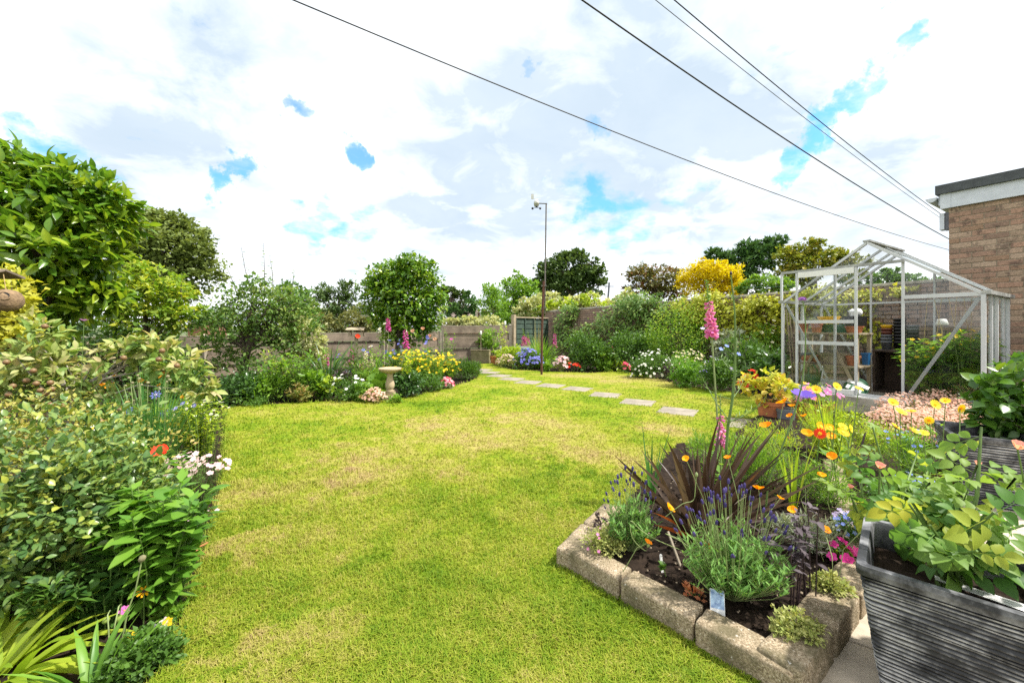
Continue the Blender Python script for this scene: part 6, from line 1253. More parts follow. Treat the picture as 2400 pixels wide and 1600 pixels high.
for i, (x, y) in enumerate(((968, 778), (991, 773), (1019, 797), (1007, 790))): flower_stem('climbing_rose', 'faded peach rose bloom before the evergreen, ' + ['leftmost', 'highest', 'rightmost', 'second from the right'][i], x, y, 8.6, 0, ROSE, ['petal_sax', 'petal_cream'], .055, stem='bark', group='faded peach roses', nleaf=8)
flower_stem('clover_head', 'small magenta flower before the gate fence', 1058, 796, 11.2, 0, TUFTF, ['petal_foxmag', 'petal_foxmag'], .05, nleaf=10, bend=.1)
stems_plant('thin_shrub', 'thin twiggy shrub in front of the gate fence post', 1050, 868, 50, 105, 12, 'leaf_fresh', LEAF, .07, 12, spread=.7)
stems_plant('blue_delphinium', 'grey-blue small spires in the middle bed', 822, 905, 36, 40, 14, 'leaf_grey', NARROW, .07, 8, fl=(.04, TUFTF, ['petal_lobelia', 'petal_lilac'], True, .1))
flower_cluster('pink_flower', 'small pink flowers at the lawn edge below the fruit tree', ((568, 938), (580, 942), (586, 934), (595, 935)), 6.0, 0, FIVE, ['petal_foxpink', 'petal_white'], .028)
mound('ground_cover', 'low green edging plant below the fruit tree', 585, 952, 110, 24, 900, .03, 'leaf_mid', cat='ground cover')
mound('ground_cover', 'low dark edging plant at the corner of the lawn', 520, 952, 60, 34, 700, .035, 'leaf_dark', cat='ground cover')

# ---- back of the garden and right border
mound('bean_plant', 'bushy pea plants growing in the wooden planter box', 1, 1, 60, 58, 1000, .075, 'leaf_fresh', base=PLBOX + Vector((.05, 0, .30)))
stems_plant('bean_plant', 'climbing bean on canes beside the green panel', 1183, 850, 34, 95, 8, 'leaf_lime', LEAF, .12, 11, W=1.2, stem='stem_straw', spread=.4)
for i, (x, y) in enumerate(((1127, 780), (1184, 757), (1164, 812), (1174, 816))):
    p = AT(x, y, 12.0); o = thing('capped_cane', 'garden cane with a white cap by the planter box, %s' % ['left one', 'tallest one', 'lower left one', 'lower right one'][i], 'cane', (p.x, p.y, 0), 0, 'white capped canes'); mb = MB(); tube(mb, [(0, 0, 0), (0, 0, p.z)], .008, 5); mb.build('cane', 'wood_pale', o); mb = MB(); lathe(mb, [(.025, p.z - .05), (.03, p.z), (.022, p.z + .06), (.001, p.z + .065)], 8); mb.build('cap', 'white_paint', o)
mound('courgette', 'big leaved plant in the small terracotta pot', 1, 1, 38, 30, 26, .14, 'leaf_fresh', base=TP + Vector((0, 0, .2)), W=1.4, parts=26, tm_fine=FINE)
mound('low_perennial', 'pale green leafy plants behind the blue geranium', 1195, 858, 80, 52, 1400, .08, 'leaf_lime')
tuft('ornamental_grass', 'tall green grass clump behind the rusty pole', 1265, 862, 110, 82, 240, .02, 'leaf_grass', droop=(.2, .9), fold=0)
tuft('seeding_grass', 'straw coloured flowering grass stems before the green panel', 1258, 862, 40, 110, 26, .012, 'leaf_straw', droop=(.0, .3), fold=0, el=(1.3, 1.57))
mound('blue_geranium', 'violet-blue flowering geranium mound left of the pole', 1238, 866, 72, 46, 1500, .05, 'leaf_mid', fl=(110, .036, FIVE, ['petal_blue', 'petal_lilac'], .06, True, (-1, 1, .3)))
mound('pale_daisy', 'pale pink and white daisy mound beside the path', 1187, 863, 55, 32, 900, .035, 'leaf_sedum', fl=(60, .028, DAISY, ['petal_palepink', 'centre_yellow'], .05, True))
mound('low_perennial', 'light green hosta-like clump at the foot of the pole', 1285, 872, 40, 26, 180, .10, 'leaf_fresh')
mound('pink_saxifrage', 'pale pink flowering clump right of the pole', 1318, 872, 42, 38, 500, .04, 'leaf_olive', fl=(50, .036, FIVE, ['petal_palepink', 'petal_cerise'], .05, True))
mound('red_flower_clump', 'small dark clump with red flowers in the right border', 1344, 872, 26, 26, 400, .045, 'leaf_purple', tm=NARROW, fl=(10, .04, TUFTF, ['petal_red', 'petal_red'], .1, True))
mound('low_perennial', 'deep green border foliage right of the pink clump', 1370, 868, 110, 95, 2600, .08, 'leaf_mid')
mound('hellebore', 'large leaved hellebore clump in the right border', 1420, 868, 90, 50, 560, .13, 'leaf_fresh', W=1.0, parts=160, tm_fine=FINE)
mound('low_perennial', 'bushy green foliage beneath the trained apple tree', 1470, 868, 120, 100, 2800, .075, 'leaf_mid')
mound('yellowing_plant', 'yellow-green leafy plant before the cerise flowers', 1450, 872, 40, 30, 160, .10, 'leaf_lime', tm=NARROW, W=1.6)
mound('cerise_flower', 'bright cerise flower cluster at the right lawn edge', 1467, 876, 22, 26, 80, .04, 'leaf_mid', fl=(16, .038, FIVE, ['petal_cerise', 'petal_red'], .05, True))
mound('white_geranium', 'white flowered geranium mound at the right lawn edge', 1530, 888, 115, 68, 3400, .042, 'leaf_mid', fl=(60, .024, FIVE_FLAT, ['petal_white', 'centre_yellow'], .05, True, (-1, 1, .1)))
tuft('iris_leaves', 'upright iris leaves in the right border', 1515, 862, 44, 90, 40, .03, 'leaf_grass', droop=(.0, .4), fold=.3, el=(1.1, 1.55))
mound('thalictrum', 'tall frothy yellow-green shrub against the wall', 1600, 870, 180, 150, 6200, .055, 'leaf_fresh', fl=(900, .03, BALL, ['leaf_lime'], .12, False))
mound('purple_foliage', 'small dark purple shrub between the green mounds', 1570, 895, 28, 50, 420, .04, 'leaf_purple')
mound('cream_flower', 'cream flowered daisy plant in the right border', 1610, 885, 90, 62, 1500, .05, 'leaf_fresh', fl=(90, .026, DAISY, ['petal_cream', 'centre_yellow'], .10, True))
mound('low_perennial', 'bright green leafy mound at the right lawn edge', 1605, 908, 85, 70, 2300, .050, 'leaf_phlox')
mound('grey_foliage', 'grey-green leafy perennial behind the tall foxglove', 1720, 880, 115, 110, 1500, .10, 'leaf_grey', W=1.2)
mound('low_perennial', 'mixed green foliage right of the bright mound', 1680, 918, 100, 85, 2400, .05, 'leaf_mid', fl=(12, .03, FIVE, ['petal_lilac', 'petal_white'], .05, True))
mound('fern', 'arching green fern in front of the golden climber', 1745, 895, 120, 110, 2600, .09, 'leaf_mid', tm=NARROW, W=1.1)
mound('cream_flower', 'pale cream flowered stems left of the greenhouse', 1800, 885, 80, 135, 1400, .06, 'leaf_fresh', fl=(24, .04, FIVE, ['petal_cream', 'petal_sax'], .05, True))
mound('hellebore', 'dark large leaved hellebore against the greenhouse', 1795, 915, 90, 100, 520, .115, 'leaf_dark', W=1.0, parts=200, tm_fine=FINE)
mound('red_flower_clump', 'deep red flowering plant near the terracotta pot', 1760, 925, 50, 52, 300, .05, 'leaf_purple', fl=(40, .042, FIVE, ['petal_red', 'petal_cerise'], .06, True))
for i, (x, y, m_) in enumerate(((1652, 870, 'petal_deepviolet'), (1690, 818, 'petal_lobelia'), (1703, 811, 'petal_lobelia'), (1731, 830, 'petal_lobelia'), (1647, 770, 'petal_lilac'))): flower_stem('blue_flower', ['small violet flower low left of the foxglove stem', 'small blue flower right of the foxglove, left of a pair', 'small blue flower right of the foxglove, upper right of a pair', 'small blue flower right of the branched stem', 'pale lilac flower left of the tall foxglove'][i], x, y, 7.0, 0, FIVE, [m_, 'petal_white'], .04, group='small blue flowers in the right border', nleaf=4)

# ---- pots by the greenhouse
PA = G(1805, 992); pot('terracotta pot with coleus on the slab by the greenhouse', PA, .135, .26, 'terracotta')
mound('coleus', 'yellow and pink coleus in the terracotta pot', 1, 1, 120, 85, 420, .07, 'leaf_coleus', base=PA + Vector((0, 0, .22)), parts=150, W=1.3, tm_fine=FINE)
PB = G(1905, 985); pot('wide terracotta bowl filled with bedding flowers', PB, .21, .22, 'terracotta')
mound('bedding_flowers', 'pink and white bedding flowers in the terracotta bowl', 1, 1, 125, 42, 500, .04, 'leaf_fresh', base=PB + Vector((0, 0, .19)), fl=[(14, .04, FIVE, ['petal_foxpink', 'petal_white'], .1, True), (8, .03, DAISY, ['petal_yellow', 'centre_yellow'], .15, True)])
PC = G(1842, 1000); pot('grey and white bucket between the terracotta pots', PC, .09, .20, 'grey_plastic', taper=.85)
o = thing('purple_flower_ornament', 'deep violet open cup shaped flower by the pots', 'flower', AT(1880, 935, 3.9)); mb = MB(); inst(mb, petal_flower(6, .05, .5, .75, .1, .1), [[0, 0, 0]], [[1, 0, 0]], [[.1, -.25, 1]], .10); mb.build('petals', ['petal_deepviolet', 'centre_dark'], o); mb = MB(); tube(mb, [(0, 0, 0), (-.02, 0, -AT(1880, 935, 3.9).z)], .004, 5); mb.build('stem', 'stem_green', o)
o = thing('paving_slab', 'brown slab under the terracotta coleus pot', 'slab', G(1770, 1000)); o.rotation_euler = (0, 0, -.5); link('slab', bev_mesh('slab', .55, .5, .03, .005, 'paving'), o)
# tomatoes inside, saxifrage outside
for i, (x, y) in enumerate(((1.42, .35), (1.58, .42), (1.74, .35), (1.50, .72), (1.70, .75))):
    stems_plant('tomato_plant', 'leafy tomato plant inside the greenhouse, %s' % ['front left', 'front middle', 'front right', 'back left', 'back right'][i], 1, 1, 115, 150 + 20 * (i % 3), 14, 'leaf_tomato', LEAF, .13, 26, base=gin(x, y), W=.8, spread=.7, fl=(.025, FIVE, ['petal_yellow', 'petal_yellow'], True, .6), group='tomato plants', leafup=.1, sr=.005)
for i, (x, y) in enumerate(((2095, 1030), (2160, 1035), (2230, 1030), (2280, 1010), (2200, 995), (2120, 1000))): mound('pink_saxifrage', 'frothy salmon pink flowering clump before the greenhouse, %s' % ['front left', 'front middle', 'front right', 'far right', 'back right', 'back left'][i], x, y, 125, 66, 900, .026, 'leaf_saxifrage', fl=[(1000, .0095, FIVE, ['petal_sax', 'petal_sax'], .16, False, (-1, 1, .05))], group='salmon pink flowering clumps', stems=True)

for i, (x, y, w, h_, n, m_) in enumerate(((775, 915, 70, 110, 16, 'leaf_fresh'), (835, 915, 60, 115, 16, 'leaf_mid'), (880, 912, 50, 105, 14, 'leaf_fresh'), (925, 905, 50, 95, 14, 'leaf_mid'), (985, 900, 60, 90, 16, 'leaf_fresh'), (640, 925, 60, 110, 12, 'leaf_lime'), (1020, 890, 60, 80, 14, 'leaf_mid'))):
    stems_plant('tall_perennial', 'tall leafy green stems ' + ['behind the arching strap leaves', 'behind the low white flowers', 'left of the bird bath', 'behind the bird bath bowl', 'rising through the yellow flowers', 'between the fruit tree and the dogwood', 'behind the right yellow flowers'][i], x, y, w, h_, n, m_, NARROW, .095, 18, W=1.0, leafup=.6, group='tall leafy stems in the middle bed')

foxglove('cream flower spire left of the bird bath', 858, 905, 800, ['petal_cream'], spike_w=13, frac=.5, group='pale spires')
foxglove('pale green-white spire behind the bird bath', 872, 905, 812, ['petal_cream'], spike_w=11, frac=.45, group='pale spires')
foxglove('peach coloured spire in the middle bed', 848, 908, 830, ['petal_sax'], spike_w=13, frac=.5, group='pale spires')
tuft('pale_grass', 'straw and green grass tuft in the middle bed', 845, 912, 70, 75, 60, .014, 'leaf_straw', droop=(.2, 1.1), fold=0)
flower_cluster('orange_flower', 'small orange flowers behind the bird bath', ((905, 862), (912, 860), (899, 858), (918, 868)), 7.2, 0, FIVE, ['petal_orange', 'petal_yellow'], .028)
flower_cluster('white_flower', 'small white flowers low in the middle bed', ((800, 918), (808, 908), (818, 905), (806, 925), (830, 902), (822, 915)), 6.2, 0, FIVE_FLAT, ['petal_white', 'centre_yellow'], .026)

tuft('daylily_leaves', 'arching bright green strap leaves right of the fruit tree trunk', 595, 945, 110, 80, 70, .018, 'leaf_fresh', droop=(.6, 1.6), fold=.3)
stems_plant('lupin', 'upright leafy plant with pale tips between fruit tree and dogwood', 665, 935, 60, 95, 12, 'leaf_lime', NARROW, .11, 12, W=1.1, leafup=.6)
mound('bronze_foliage', 'bronze-green low foliage in front of the dogwood', 700, 945, 70, 45, 700, .05, 'leaf_saxifrage')
# ---- raised bed (soil about 0.1 high)
Z = .098
# phormium: each leaf an object
b = G(1640, 1268, Z); o = thing('phormium', 'dark purple-brown sword leaved phormium in the raised bed', 'phormium', b)
rng = R_(); sc = b.y / F
TIPS = [(1450, 1090), (1442, 1068), (1478, 1072), (1500, 1052), (1515, 1060), (1545, 1040), (1560, 1028), (1588, 1055), (1598, 1030), (1622, 1048), (1650, 1012), (1668, 1030), (1690, 975), (1700, 1000), (1738, 1010), (1760, 1005), (1790, 1010), (1826, 992), (1800, 1085), (1845, 1050), (1858, 1108), (1940, 1082), (1868, 1150), (1810, 1182), (1795, 1215), (1775, 1105), (1720, 1060), (1540, 1075), (1610, 1075), (1640, 1060), (1510, 1160), (1530, 1200), (1490, 1120), (1665, 1090), (1700, 1110), (1740, 1120), (1570, 1100), (1600, 1110), (1520, 1120), (1755, 1160), (1800, 1140), (1680, 1060), (1625, 1090), (1575, 1060), (1480, 1150), (1535, 1230), (1545, 1255), (1770, 1190), (1780, 1240), (1715, 1080)]
TIPS += [(x + rng.uniform(-20, 20), y + rng.uniform(-10, 40)) for x, y in TIPS[8:26]]
for i, (tx, ty) in enumerate(TIPS):
    tp = AT(tx, ty, b.y + rng.uniform(-.16, .22)) - b; b0 = Vector((rng.normal(0, .035), rng.normal(0, .03), 0)); d = tp - b0; hl = math.hypot(d.x, d.y); L_ = d.length; az = math.atan2(d.y, d.x); bend = rng.uniform(.05, .35) * (1 + .8 * hl / L_); el = math.atan2(d.z, hl) + bend * .42
    mb = MB(); straps(mb, [[0, 0, 0]], az, el, L_ * 1.01, rng.uniform(.017, .031), bend, 8, .35, rng.random(), side=np.array(d.normalized().cross(Vector((rng.normal(0, .35), 1, rng.normal(0, .3)))).normalized())); mb.build('leaf', 'leaf_bronze' if i in (31, 45) else 'leaf_phormium', o, loc=b0)
# lavender
def lavender(label, px, py, w, h_, nst, nsp, Y=None):
    rng = R_(); b = G(px, py, Z); sc = b.y / F; rx, hz = w / 2 * sc, h_ * sc; o = thing('lavender', label, 'lavender', b, 0, 'lavender bushes'); mb = MB(); LP, LD = [], []; SP, SD = [], []
    for i in range(nst + nsp):
        a = rng.uniform(0, 6.28); r = rng.random() ** .6; fl_ = i >= nst; hh = hz * (1 - .45 * r * r) * (rng.uniform(.95, 1.18) if fl_ else rng.uniform(.45, .78)); tp = np.array([math.cos(a) * r * rx, math.sin(a) * r * rx * .85, hh]); b0 = tp * [.12, .12, 0]; m_ = b0 * .35 + tp * .65 * [1.05, 1.05, .9]; tube(mb, [b0, m_, tp], [.0016, .0013, .0009], 4, cap=False)
        for k in range(16 if not fl_ else 5):
            t = rng.uniform(.25, 1) if not fl_ else rng.uniform(.1, .5); LP.append(b0 * (1 - t) + tp * t if t < .6 else m_ * (1 - t) / .4 + tp * (t - .6) / .4); aa = rng.uniform(0, 6.28); LD.append([math.cos(aa), math.sin(aa), 1.0])
        if fl_: SP.append(tp); SD.append(tp - m_ + rng.normal(0, .01, 3))
    mb.build('stems', 'stem_pale', o); mb = MB(); LP, LD = np.array(LP), np.array(LD); inst(mb, NARROW, LP, LD, np.tile([0, 0, 1.], (len(LP), 1)) + .6 * unit(rng, len(LP)), .034 * rng.uniform(.6, 1.2, len(LP)), .95, rng.random(len(LP))); mb.build('foliage', 'leaf_lavender', o, kind='stuff')
    SP, SD = np.array(SP), np.array(SD); leaf_objs(o, leaf_meshes(SPIKELET, 'petal_lav', 4, 'flower_spike'), SP, SD, np.tile([0, 1, .2], (len(SP), 1)), .019 * rng.uniform(.7, 1.3, len(SP)), 1.8, 'flower_spike')
lavender('large lavender bush with purple spikes in front of the phormium', 1718, 1400, 260, 235, 190, 80)
lavender('smaller lavender bush at the left corner of the raised bed', 1480, 1290, 130, 170, 90, 34)
mound('thyme', 'low pale thyme cushion spilling over the corner blocks', 1412, 1298, 110, 62, 1900, .013, 'leaf_sedum', z=Z, cat='ground cover', fl=(5, .007, FIVE, ['petal_foxpink', 'petal_white'], .05, True))
mound('houseleek', 'dark red houseleek on the back corner block', 1405, 1232, 34, 26, 90, .018, 'leaf_purple', z=Z + .03)
mound('alyssum', 'small yellow-green cushion by the right stone blocks', 1868, 1500, 110, 70, 1500, .014, 'leaf_sedum', z=Z, cat='ground cover')
mound('alyssum', 'pale green creeping cushion beside the planter', 1950, 1400, 90, 55, 1300, .014, 'leaf_sedum', z=Z, cat='ground cover')
mound('seedling', 'small crinkled seedling beside the white marker', 1562, 1352, 36, 26, 16, .026, 'leaf_mid', z=Z, parts=16, W=1.3, tm_fine=FINE_R)
mound('dead_leaves', 'dry brown leaf remains beside the blue picture card', 1632, 1400, 70, 24, 60, .026, 'petal_brown', z=Z)
# dark purple-leaved stems
for i, (x, y, w, h_, n) in enumerate(((1850, 1430, 130, 260, 5), (1905, 1410, 90, 290, 4), (1800, 1370, 90, 160, 2))):
    stems_plant('dark_penstemon', 'dark purple-grey leaved stems in the raised bed, %s' % ['front clump', 'tall clump near the planter', 'low clump by the lavender'][i], x, y, w, h_, n, 'leaf_purplegrey', NARROW, .042, 10, stem='stem_dark', z=Z, spread=.55, W=1.2, leafup=.15, sr=.0026, parts=True, tm_fine=FINE_N, group='dark purple leaved stems', lfrom=.3)
# california poppies
POP = [(1568, 1192, 25, 'beside the phormium base'), (1518, 1272, 18, 'low over the soil'), (1656, 1282, 26, 'in front of the big lavender'), (1608, 1076, 16, 'left behind the phormium leaves'), (1706, 1074, 17, 'right behind the phormium leaves'), (1796, 1000, 26, 'highest, beside the lawn'), (1892, 1018, 24, 'right of the bent flower stem'), (1778, 1146, 24, 'among the right phormium leaves'), (1836, 944, 26, 'over the terracotta pot'), (1855, 952, 15, 'small, over the terracotta pot'), (1858, 1196, 20, 'among the purple stems'), (1932, 1242, 22, 'low near the purple stems'), (1828, 1168, 16, 'half hidden in purple stems'), (1950, 1070, 20, 'near the rose buds'), (1925, 1115, 18, 'among the rose leaves'), (2050, 1214, 16, 'beside the planter rim'), (1885, 975, 14, 'in the young lavender'), (1852, 975, 14, 'pale, left of the young lavender')]
for i, (x, y, r, w) in enumerate(POP):
    Yp = 1.55 if y > 1180 else (1.75 if y > 1060 else (2.2 if y > 990 else 2.7)); flower_stem('california_poppy', 'orange poppy cup ' + w, x, y, Yp, Z, POPPY, ['petal_orange', 'petal_yellow'], r * Yp / F * .52, stem='stem_pale', group='orange poppies', bend=.10, face=(rng.normal(0, .45), -.2 + rng.normal(0, .25), .9), r=.0017)
# looping bare poppy stems
def loopstem(label, pts, Y): 
    P3 = [AT(x, y, Y + dy) for x, y, dy in pts]; o = thing('looping_plant', label, 'stem', P3[0], 0, 'looping bare stems'); mb = MB(); q = [p - P3[0] for p in P3]; qs = []
    for k in range(len(q) - 1):
        for s in (0, .33, .66):
            a, b2, c_, d_ = q[max(0, k - 1)], q[k], q[k + 1], q[min(len(q) - 1, k + 2)]; qs.append(.5 * ((2 * b2) + (c_ - a) * s + (2 * a - 5 * b2 + 4 * c_ - d_) * s * s + (3 * b2 - a - 3 * c_ + d_) * s ** 3))
    tube(mb, qs + [q[-1]], .0016, 5); mb.build('stem', 'stem_pale', o); mb = MB(); inst(mb, BUD, [qs[-1]], [qs[-1] - qs[-3]], [[0, 1, 0]], .02, .8); mb.build('bud', 'stem_pale', o)
loopstem('thin pale looping stem left of the lavender', [(1600, 1290, 0), (1540, 1265, -.05), (1500, 1240, -.05), (1478, 1220, -.05), (1482, 1260, -.05), (1512, 1290, -.05), (1518, 1276, -.05)], 1.60)
loopstem('thin pale stem arching to the front poppy', [(1590, 1262, 0), (1560, 1250, 0), (1600, 1270, -.04), (1630, 1292, -.05), (1652, 1286, -.06)], 1.58)
loopstem('thin pale hooked stem in front of the phormium', [(1560, 1210, -.1), (1600, 1180, -.12), (1625, 1172, -.12), (1630, 1140, -.12), (1632, 1110, -.12)], 1.60)

# tall foxglove, teasel-like stem, verbena
foxglove('tall pink foxglove standing behind the phormium', 1690, 1012, 655, ['petal_foxpink'], Y=2.35, spike_w=34, frac=.25, parts=True, lean=-34, stem_r=.0055, base_z=Z, rosette=False)
foxglove('short pink foxglove low behind the phormium', 1690, 1060, 925, ['petal_foxpink'], Y=2.1, spike_w=30, frac=.4, lean=-2, base_z=Z)
p0 = Vector(((1690 - 1200) / F * 2.0, 2.0, Z)); o = thing('branched_stem', 'tall bare branched green stem right of the pink foxglove', 'stem', p0)
pts = [AT(x, y, 2.0) - p0 for x, y in ((1700, 1080), (1706, 1000), (1716, 940), (1722, 880), (1724, 800), (1722, 730), (1718, 690), (1713, 645))]; mb = MB(); tube(mb, [Vector((0, 0, 0))] + pts, [.0075, .007, .0068, .0065, .006, .005, .0042, .0034, .003], 7); mb.build('main_stem', 'stem_green', o)
for i, (x0_, y0_, x1_, y1_) in enumerate(((1722, 872, 1690, 838), (1722, 872, 1762, 852), (1716, 935, 1745, 885), (1712, 935, 1650, 905), (1708, 985, 1648, 890), (1706, 990, 1790, 945), (1706, 988, 1760, 960), (1722, 700, 1738, 685), (1720, 700, 1713, 690), (1724, 790, 1735, 765), (1724, 790, 1716, 778))):
    a, b2 = AT(x0_, y0_, 2.0) - p0, AT(x1_, y1_, 2.0 + (-.1 if i % 2 else .1)) - p0; mb = MB(); tube(mb, [a, a * .5 + b2 * .5 - Vector((0, 0, .012)), b2], [.0028, .0022, .001], 5); n_ = 5; t_ = np.linspace(.3, 1, n_); dd = np.array(b2 - a); az = R_().uniform(0, 6.28, n_); inst(mb, NARROW, np.array(a)[None] + dd[None] * t_[:, None], dd[None] + .12 * np.stack([np.cos(az), np.sin(az), .5 + 0 * az], 1), np.tile([0, -1., .5], (n_, 1)), .035, .6); mb.build('side_shoot', 'stem_green', o)
mb = MB(); inst(mb, BUD, [pts[-1]], [[0, 0, 1]], [[0, 1, 0]], .02, .9); mb.build('bud', 'stem_dark', o)
p0 = Vector(((1790 - 1200) / F * 1.9, 1.9, Z)); o = thing('verbena', 'tall thin verbena stem with purple head before the greenhouse', 'verbena', p0); pts = [AT(x, y, 1.9) - p0 for x, y in ((1800, 1130), (1830, 1055), (1860, 975), (1880, 900), (1888, 820), (1888, 760), (1884, 715), (1880, 702))]; mb = MB(); tube(mb, [Vector((0, 0, 0))] + pts, [.004, .004, .0036, .0034, .003, .0028, .0024, .002, .002], 6); mb.build('stem', 'stem_green', o)
rng = R_(); u = unit(rng, 26); u[:, 2] = np.abs(u[:, 2]); mb = MB(); inst(mb, FIVE, np.array(pts[-1]) + u * [.016, .016, .010], np.cross(u, unit(rng, 26)), u, .006, 1., rng.random(26)); mb.build('flower_head', ['petal_purple', 'petal_purple'], o)

# ---- back part of the raised bed
def bedm(*a, **k): return mound(*a, z=Z, **k)
bedm('young_lavender', 'lime green young lavender clump before the terracotta bowl', 1950, 1062, 190, 125, 900, .03, 'leaf_lime', stems=False)
tuft('young_lavender', 'fine upright lime green stems of the young lavender', 1945, 1062, 200, 135, 420, .0045, 'leaf_lime', z=Z, droop=(.0, .35), fold=0, el=(1.0, 1.57), segs=4)
for lb, hs, c in (('orange double daisy flowers left of the dark stake', ((1923, 1000), (1945, 1002), (1975, 1014), (1948, 1022)), 'orange'), ('yellow double daisy flowers beside the dark stake', ((1974, 1000), (1992, 1004)), 'yellow'), ('red daisy flower under the orange ones', ((1922, 1016),), 'red'), ('yellow daisies over the rain gauge', ((2142, 1010), (2165, 1015), (2136, 965), (2110, 966), (2098, 1000)), 'yellow'), ('yellow daisies standing over the salmon pink clumps', ((2216, 940), (2190, 948), (2178, 985), (2250, 956), (2092, 943)), 'yellow'), ('yellow daisies before the greenhouse door', ((2012, 912), (1960, 906), (1912, 913)), 'yellow')):
    flower_cluster('coreopsis', lb, hs, 2.35, Z, DOUBLE, ['petal_' + c, 'petal_orange' if c == 'yellow' else 'petal_yellow'], .027, group='daisy-like flowers in the raised bed')
tuft('iris_leaves', 'pale striped iris fan in the raised bed', 1860, 1190, 60, 190, 10, .016, 'leaf_lime', z=Z, droop=(.0, .3), el=(1.25, 1.57), parts=True)
tuft('iris_leaves', 'upright iris leaves behind the phormium, left', 1525, 1180, 60, 180, 14, .010, 'leaf_chive', z=Z, droop=(.0, .3), el=(1.3, 1.57), parts=True)
tuft('iris_leaves', 'pale iris leaves below the yellow daisies', 1985, 1110, 60, 110, 16, .014, 'leaf_lime', z=Z, droop=(.1, .5), el=(1.1, 1.57), parts=True)
bedm('love_in_a_mist', 'feathery green seedlings behind the phormium', 1790, 1140, 150, 130, 1900, .035, 'leaf_fresh', tm=NARROW, W=.6, up=.7)
bedm('feathery_plant', 'feathery bright green plant right of the iris fan', 1930, 1180, 150, 110, 1900, .030, 'leaf_fresh', tm=NARROW, W=.6, up=.7)
bedm('feathery_plant', 'feathery bright green plant below the rain gauge', 2140, 1120, 150, 120, 2000, .035, 'leaf_fresh', tm=NARROW, W=.6, up=.7, fl=(30, .012, FIVE, ['petal_lobelia', 'petal_white'], .05, True))
bedm('lobelia', 'blue lobelia tangle beside the brown plastic pot', 2150, 1180, 130, 60, 900, .016, 'leaf_mid', fl=(50, .011, FIVE, ['petal_lobelia', 'petal_white'], .08, True))
bedm('lobelia', 'blue and lilac lobelia by the front planter', 2010, 1260, 110, 50, 700, .014, 'leaf_mid', fl=(40, .010, FIVE, ['petal_lobelia', 'petal_white'], .08, True))
bedm('lilac_flower', 'lilac flower cluster left of the front planter', 1975, 1235, 40, 36, 120, .02, 'leaf_mid', fl=(22, .014, FIVE, ['petal_lilac', 'petal_white'], .08, True))
bedm('small_red_flower', 'small red flower among the phormium leaf tips', 1830, 1045, 40, 30, 120, .02, 'leaf_fresh', fl=(5, .014, FIVE, ['petal_red', 'petal_cerise'], .08, True))
bedm('magenta_dianthus', 'vivid magenta flower left of the front planter', 1975, 1320, 64, 46, 220, .020, 'leaf_fresh', fl=(7, .022, FIVE_FLAT, ['petal_magenta', 'petal_magenta'], .1, True))
bedm('orange_nemesia', 'small orange flowers beside the planter rim', 2045, 1250, 60, 50, 200, .02, 'leaf_fresh', fl=(8, .014, FIVE, ['petal_orange', 'petal_yellow'], .1, True))
o = thing('rain_gauge', 'pale green clear plastic tube on a stake in the raised bed', 'rain gauge', G(2130, 1110, Z)); mb = MB(); lathe(mb, [(.001, .0), (.028, .0), (.030, .22), (.036, .23), (.036, .25), (.026, .25), (.024, .02)], 16); mb.build('tube', 'plastic_clear', o); mb = MB(); tube(mb, [(-.045, 0, -.05), (-.055, .0, .20)], .010, 6); mb.build('stake', 'bark', o)
o = thing('dark_stake', 'dark charred wooden stake in the raised bed', 'stake', G(2010, 1120, Z)); mb = MB(); tube(mb, [(0, 0, -.05), (.01, 0, .15), (.06, .01, .30)], [.012, .010, .004], 7); mb.build('shaft', 'stem_dark', o)
pot('brown plastic pot with dead plant beside the back planter', G(2205, 1148, .02), .085, .13, 'brown_plastic')
bedm('seedling', 'yellowing seedling in the brown plastic pot', 2205, 1105, 70, 70, 60, .04, 'leaf_rose')
# ---- roses: compound leaves
def compound(tmpl, n=5, spread=.34):
    v, f = tmpl[0], tmpl[1][0]; V, Fc = [], []; spots = [((0, .62), 0., .46)] + [((s * .03, .48 if k == 0 else .22), s * 1.15, .38 - .05 * k) for k in range((n - 1) // 2) for s in (-1, 1)]
    for (x, y), a, s in spots:
        c_, sn = math.cos(a), math.sin(a); q = v * s; q = np.stack([q[:, 0] * c_ + q[:, 1] * sn + x, -q[:, 0] * sn + q[:, 1] * c_ + y, q[:, 2] - .05 * y + .02 * abs(a)], 1); Fc.append(f + len(V) * len(v)); V.append(q)
    k = len(V) * len(v); V.append(np.array([[-.008, 0, 0], [.008, 0, 0], [.006, .64, -.02], [-.006, .64, -.02]])); Fc.append(np.array([[k, k + 1, k + 2, k + 3]])); return (np.concatenate(V), [np.concatenate(Fc)], [0])
ROSELEAF = compound(FINE_R)
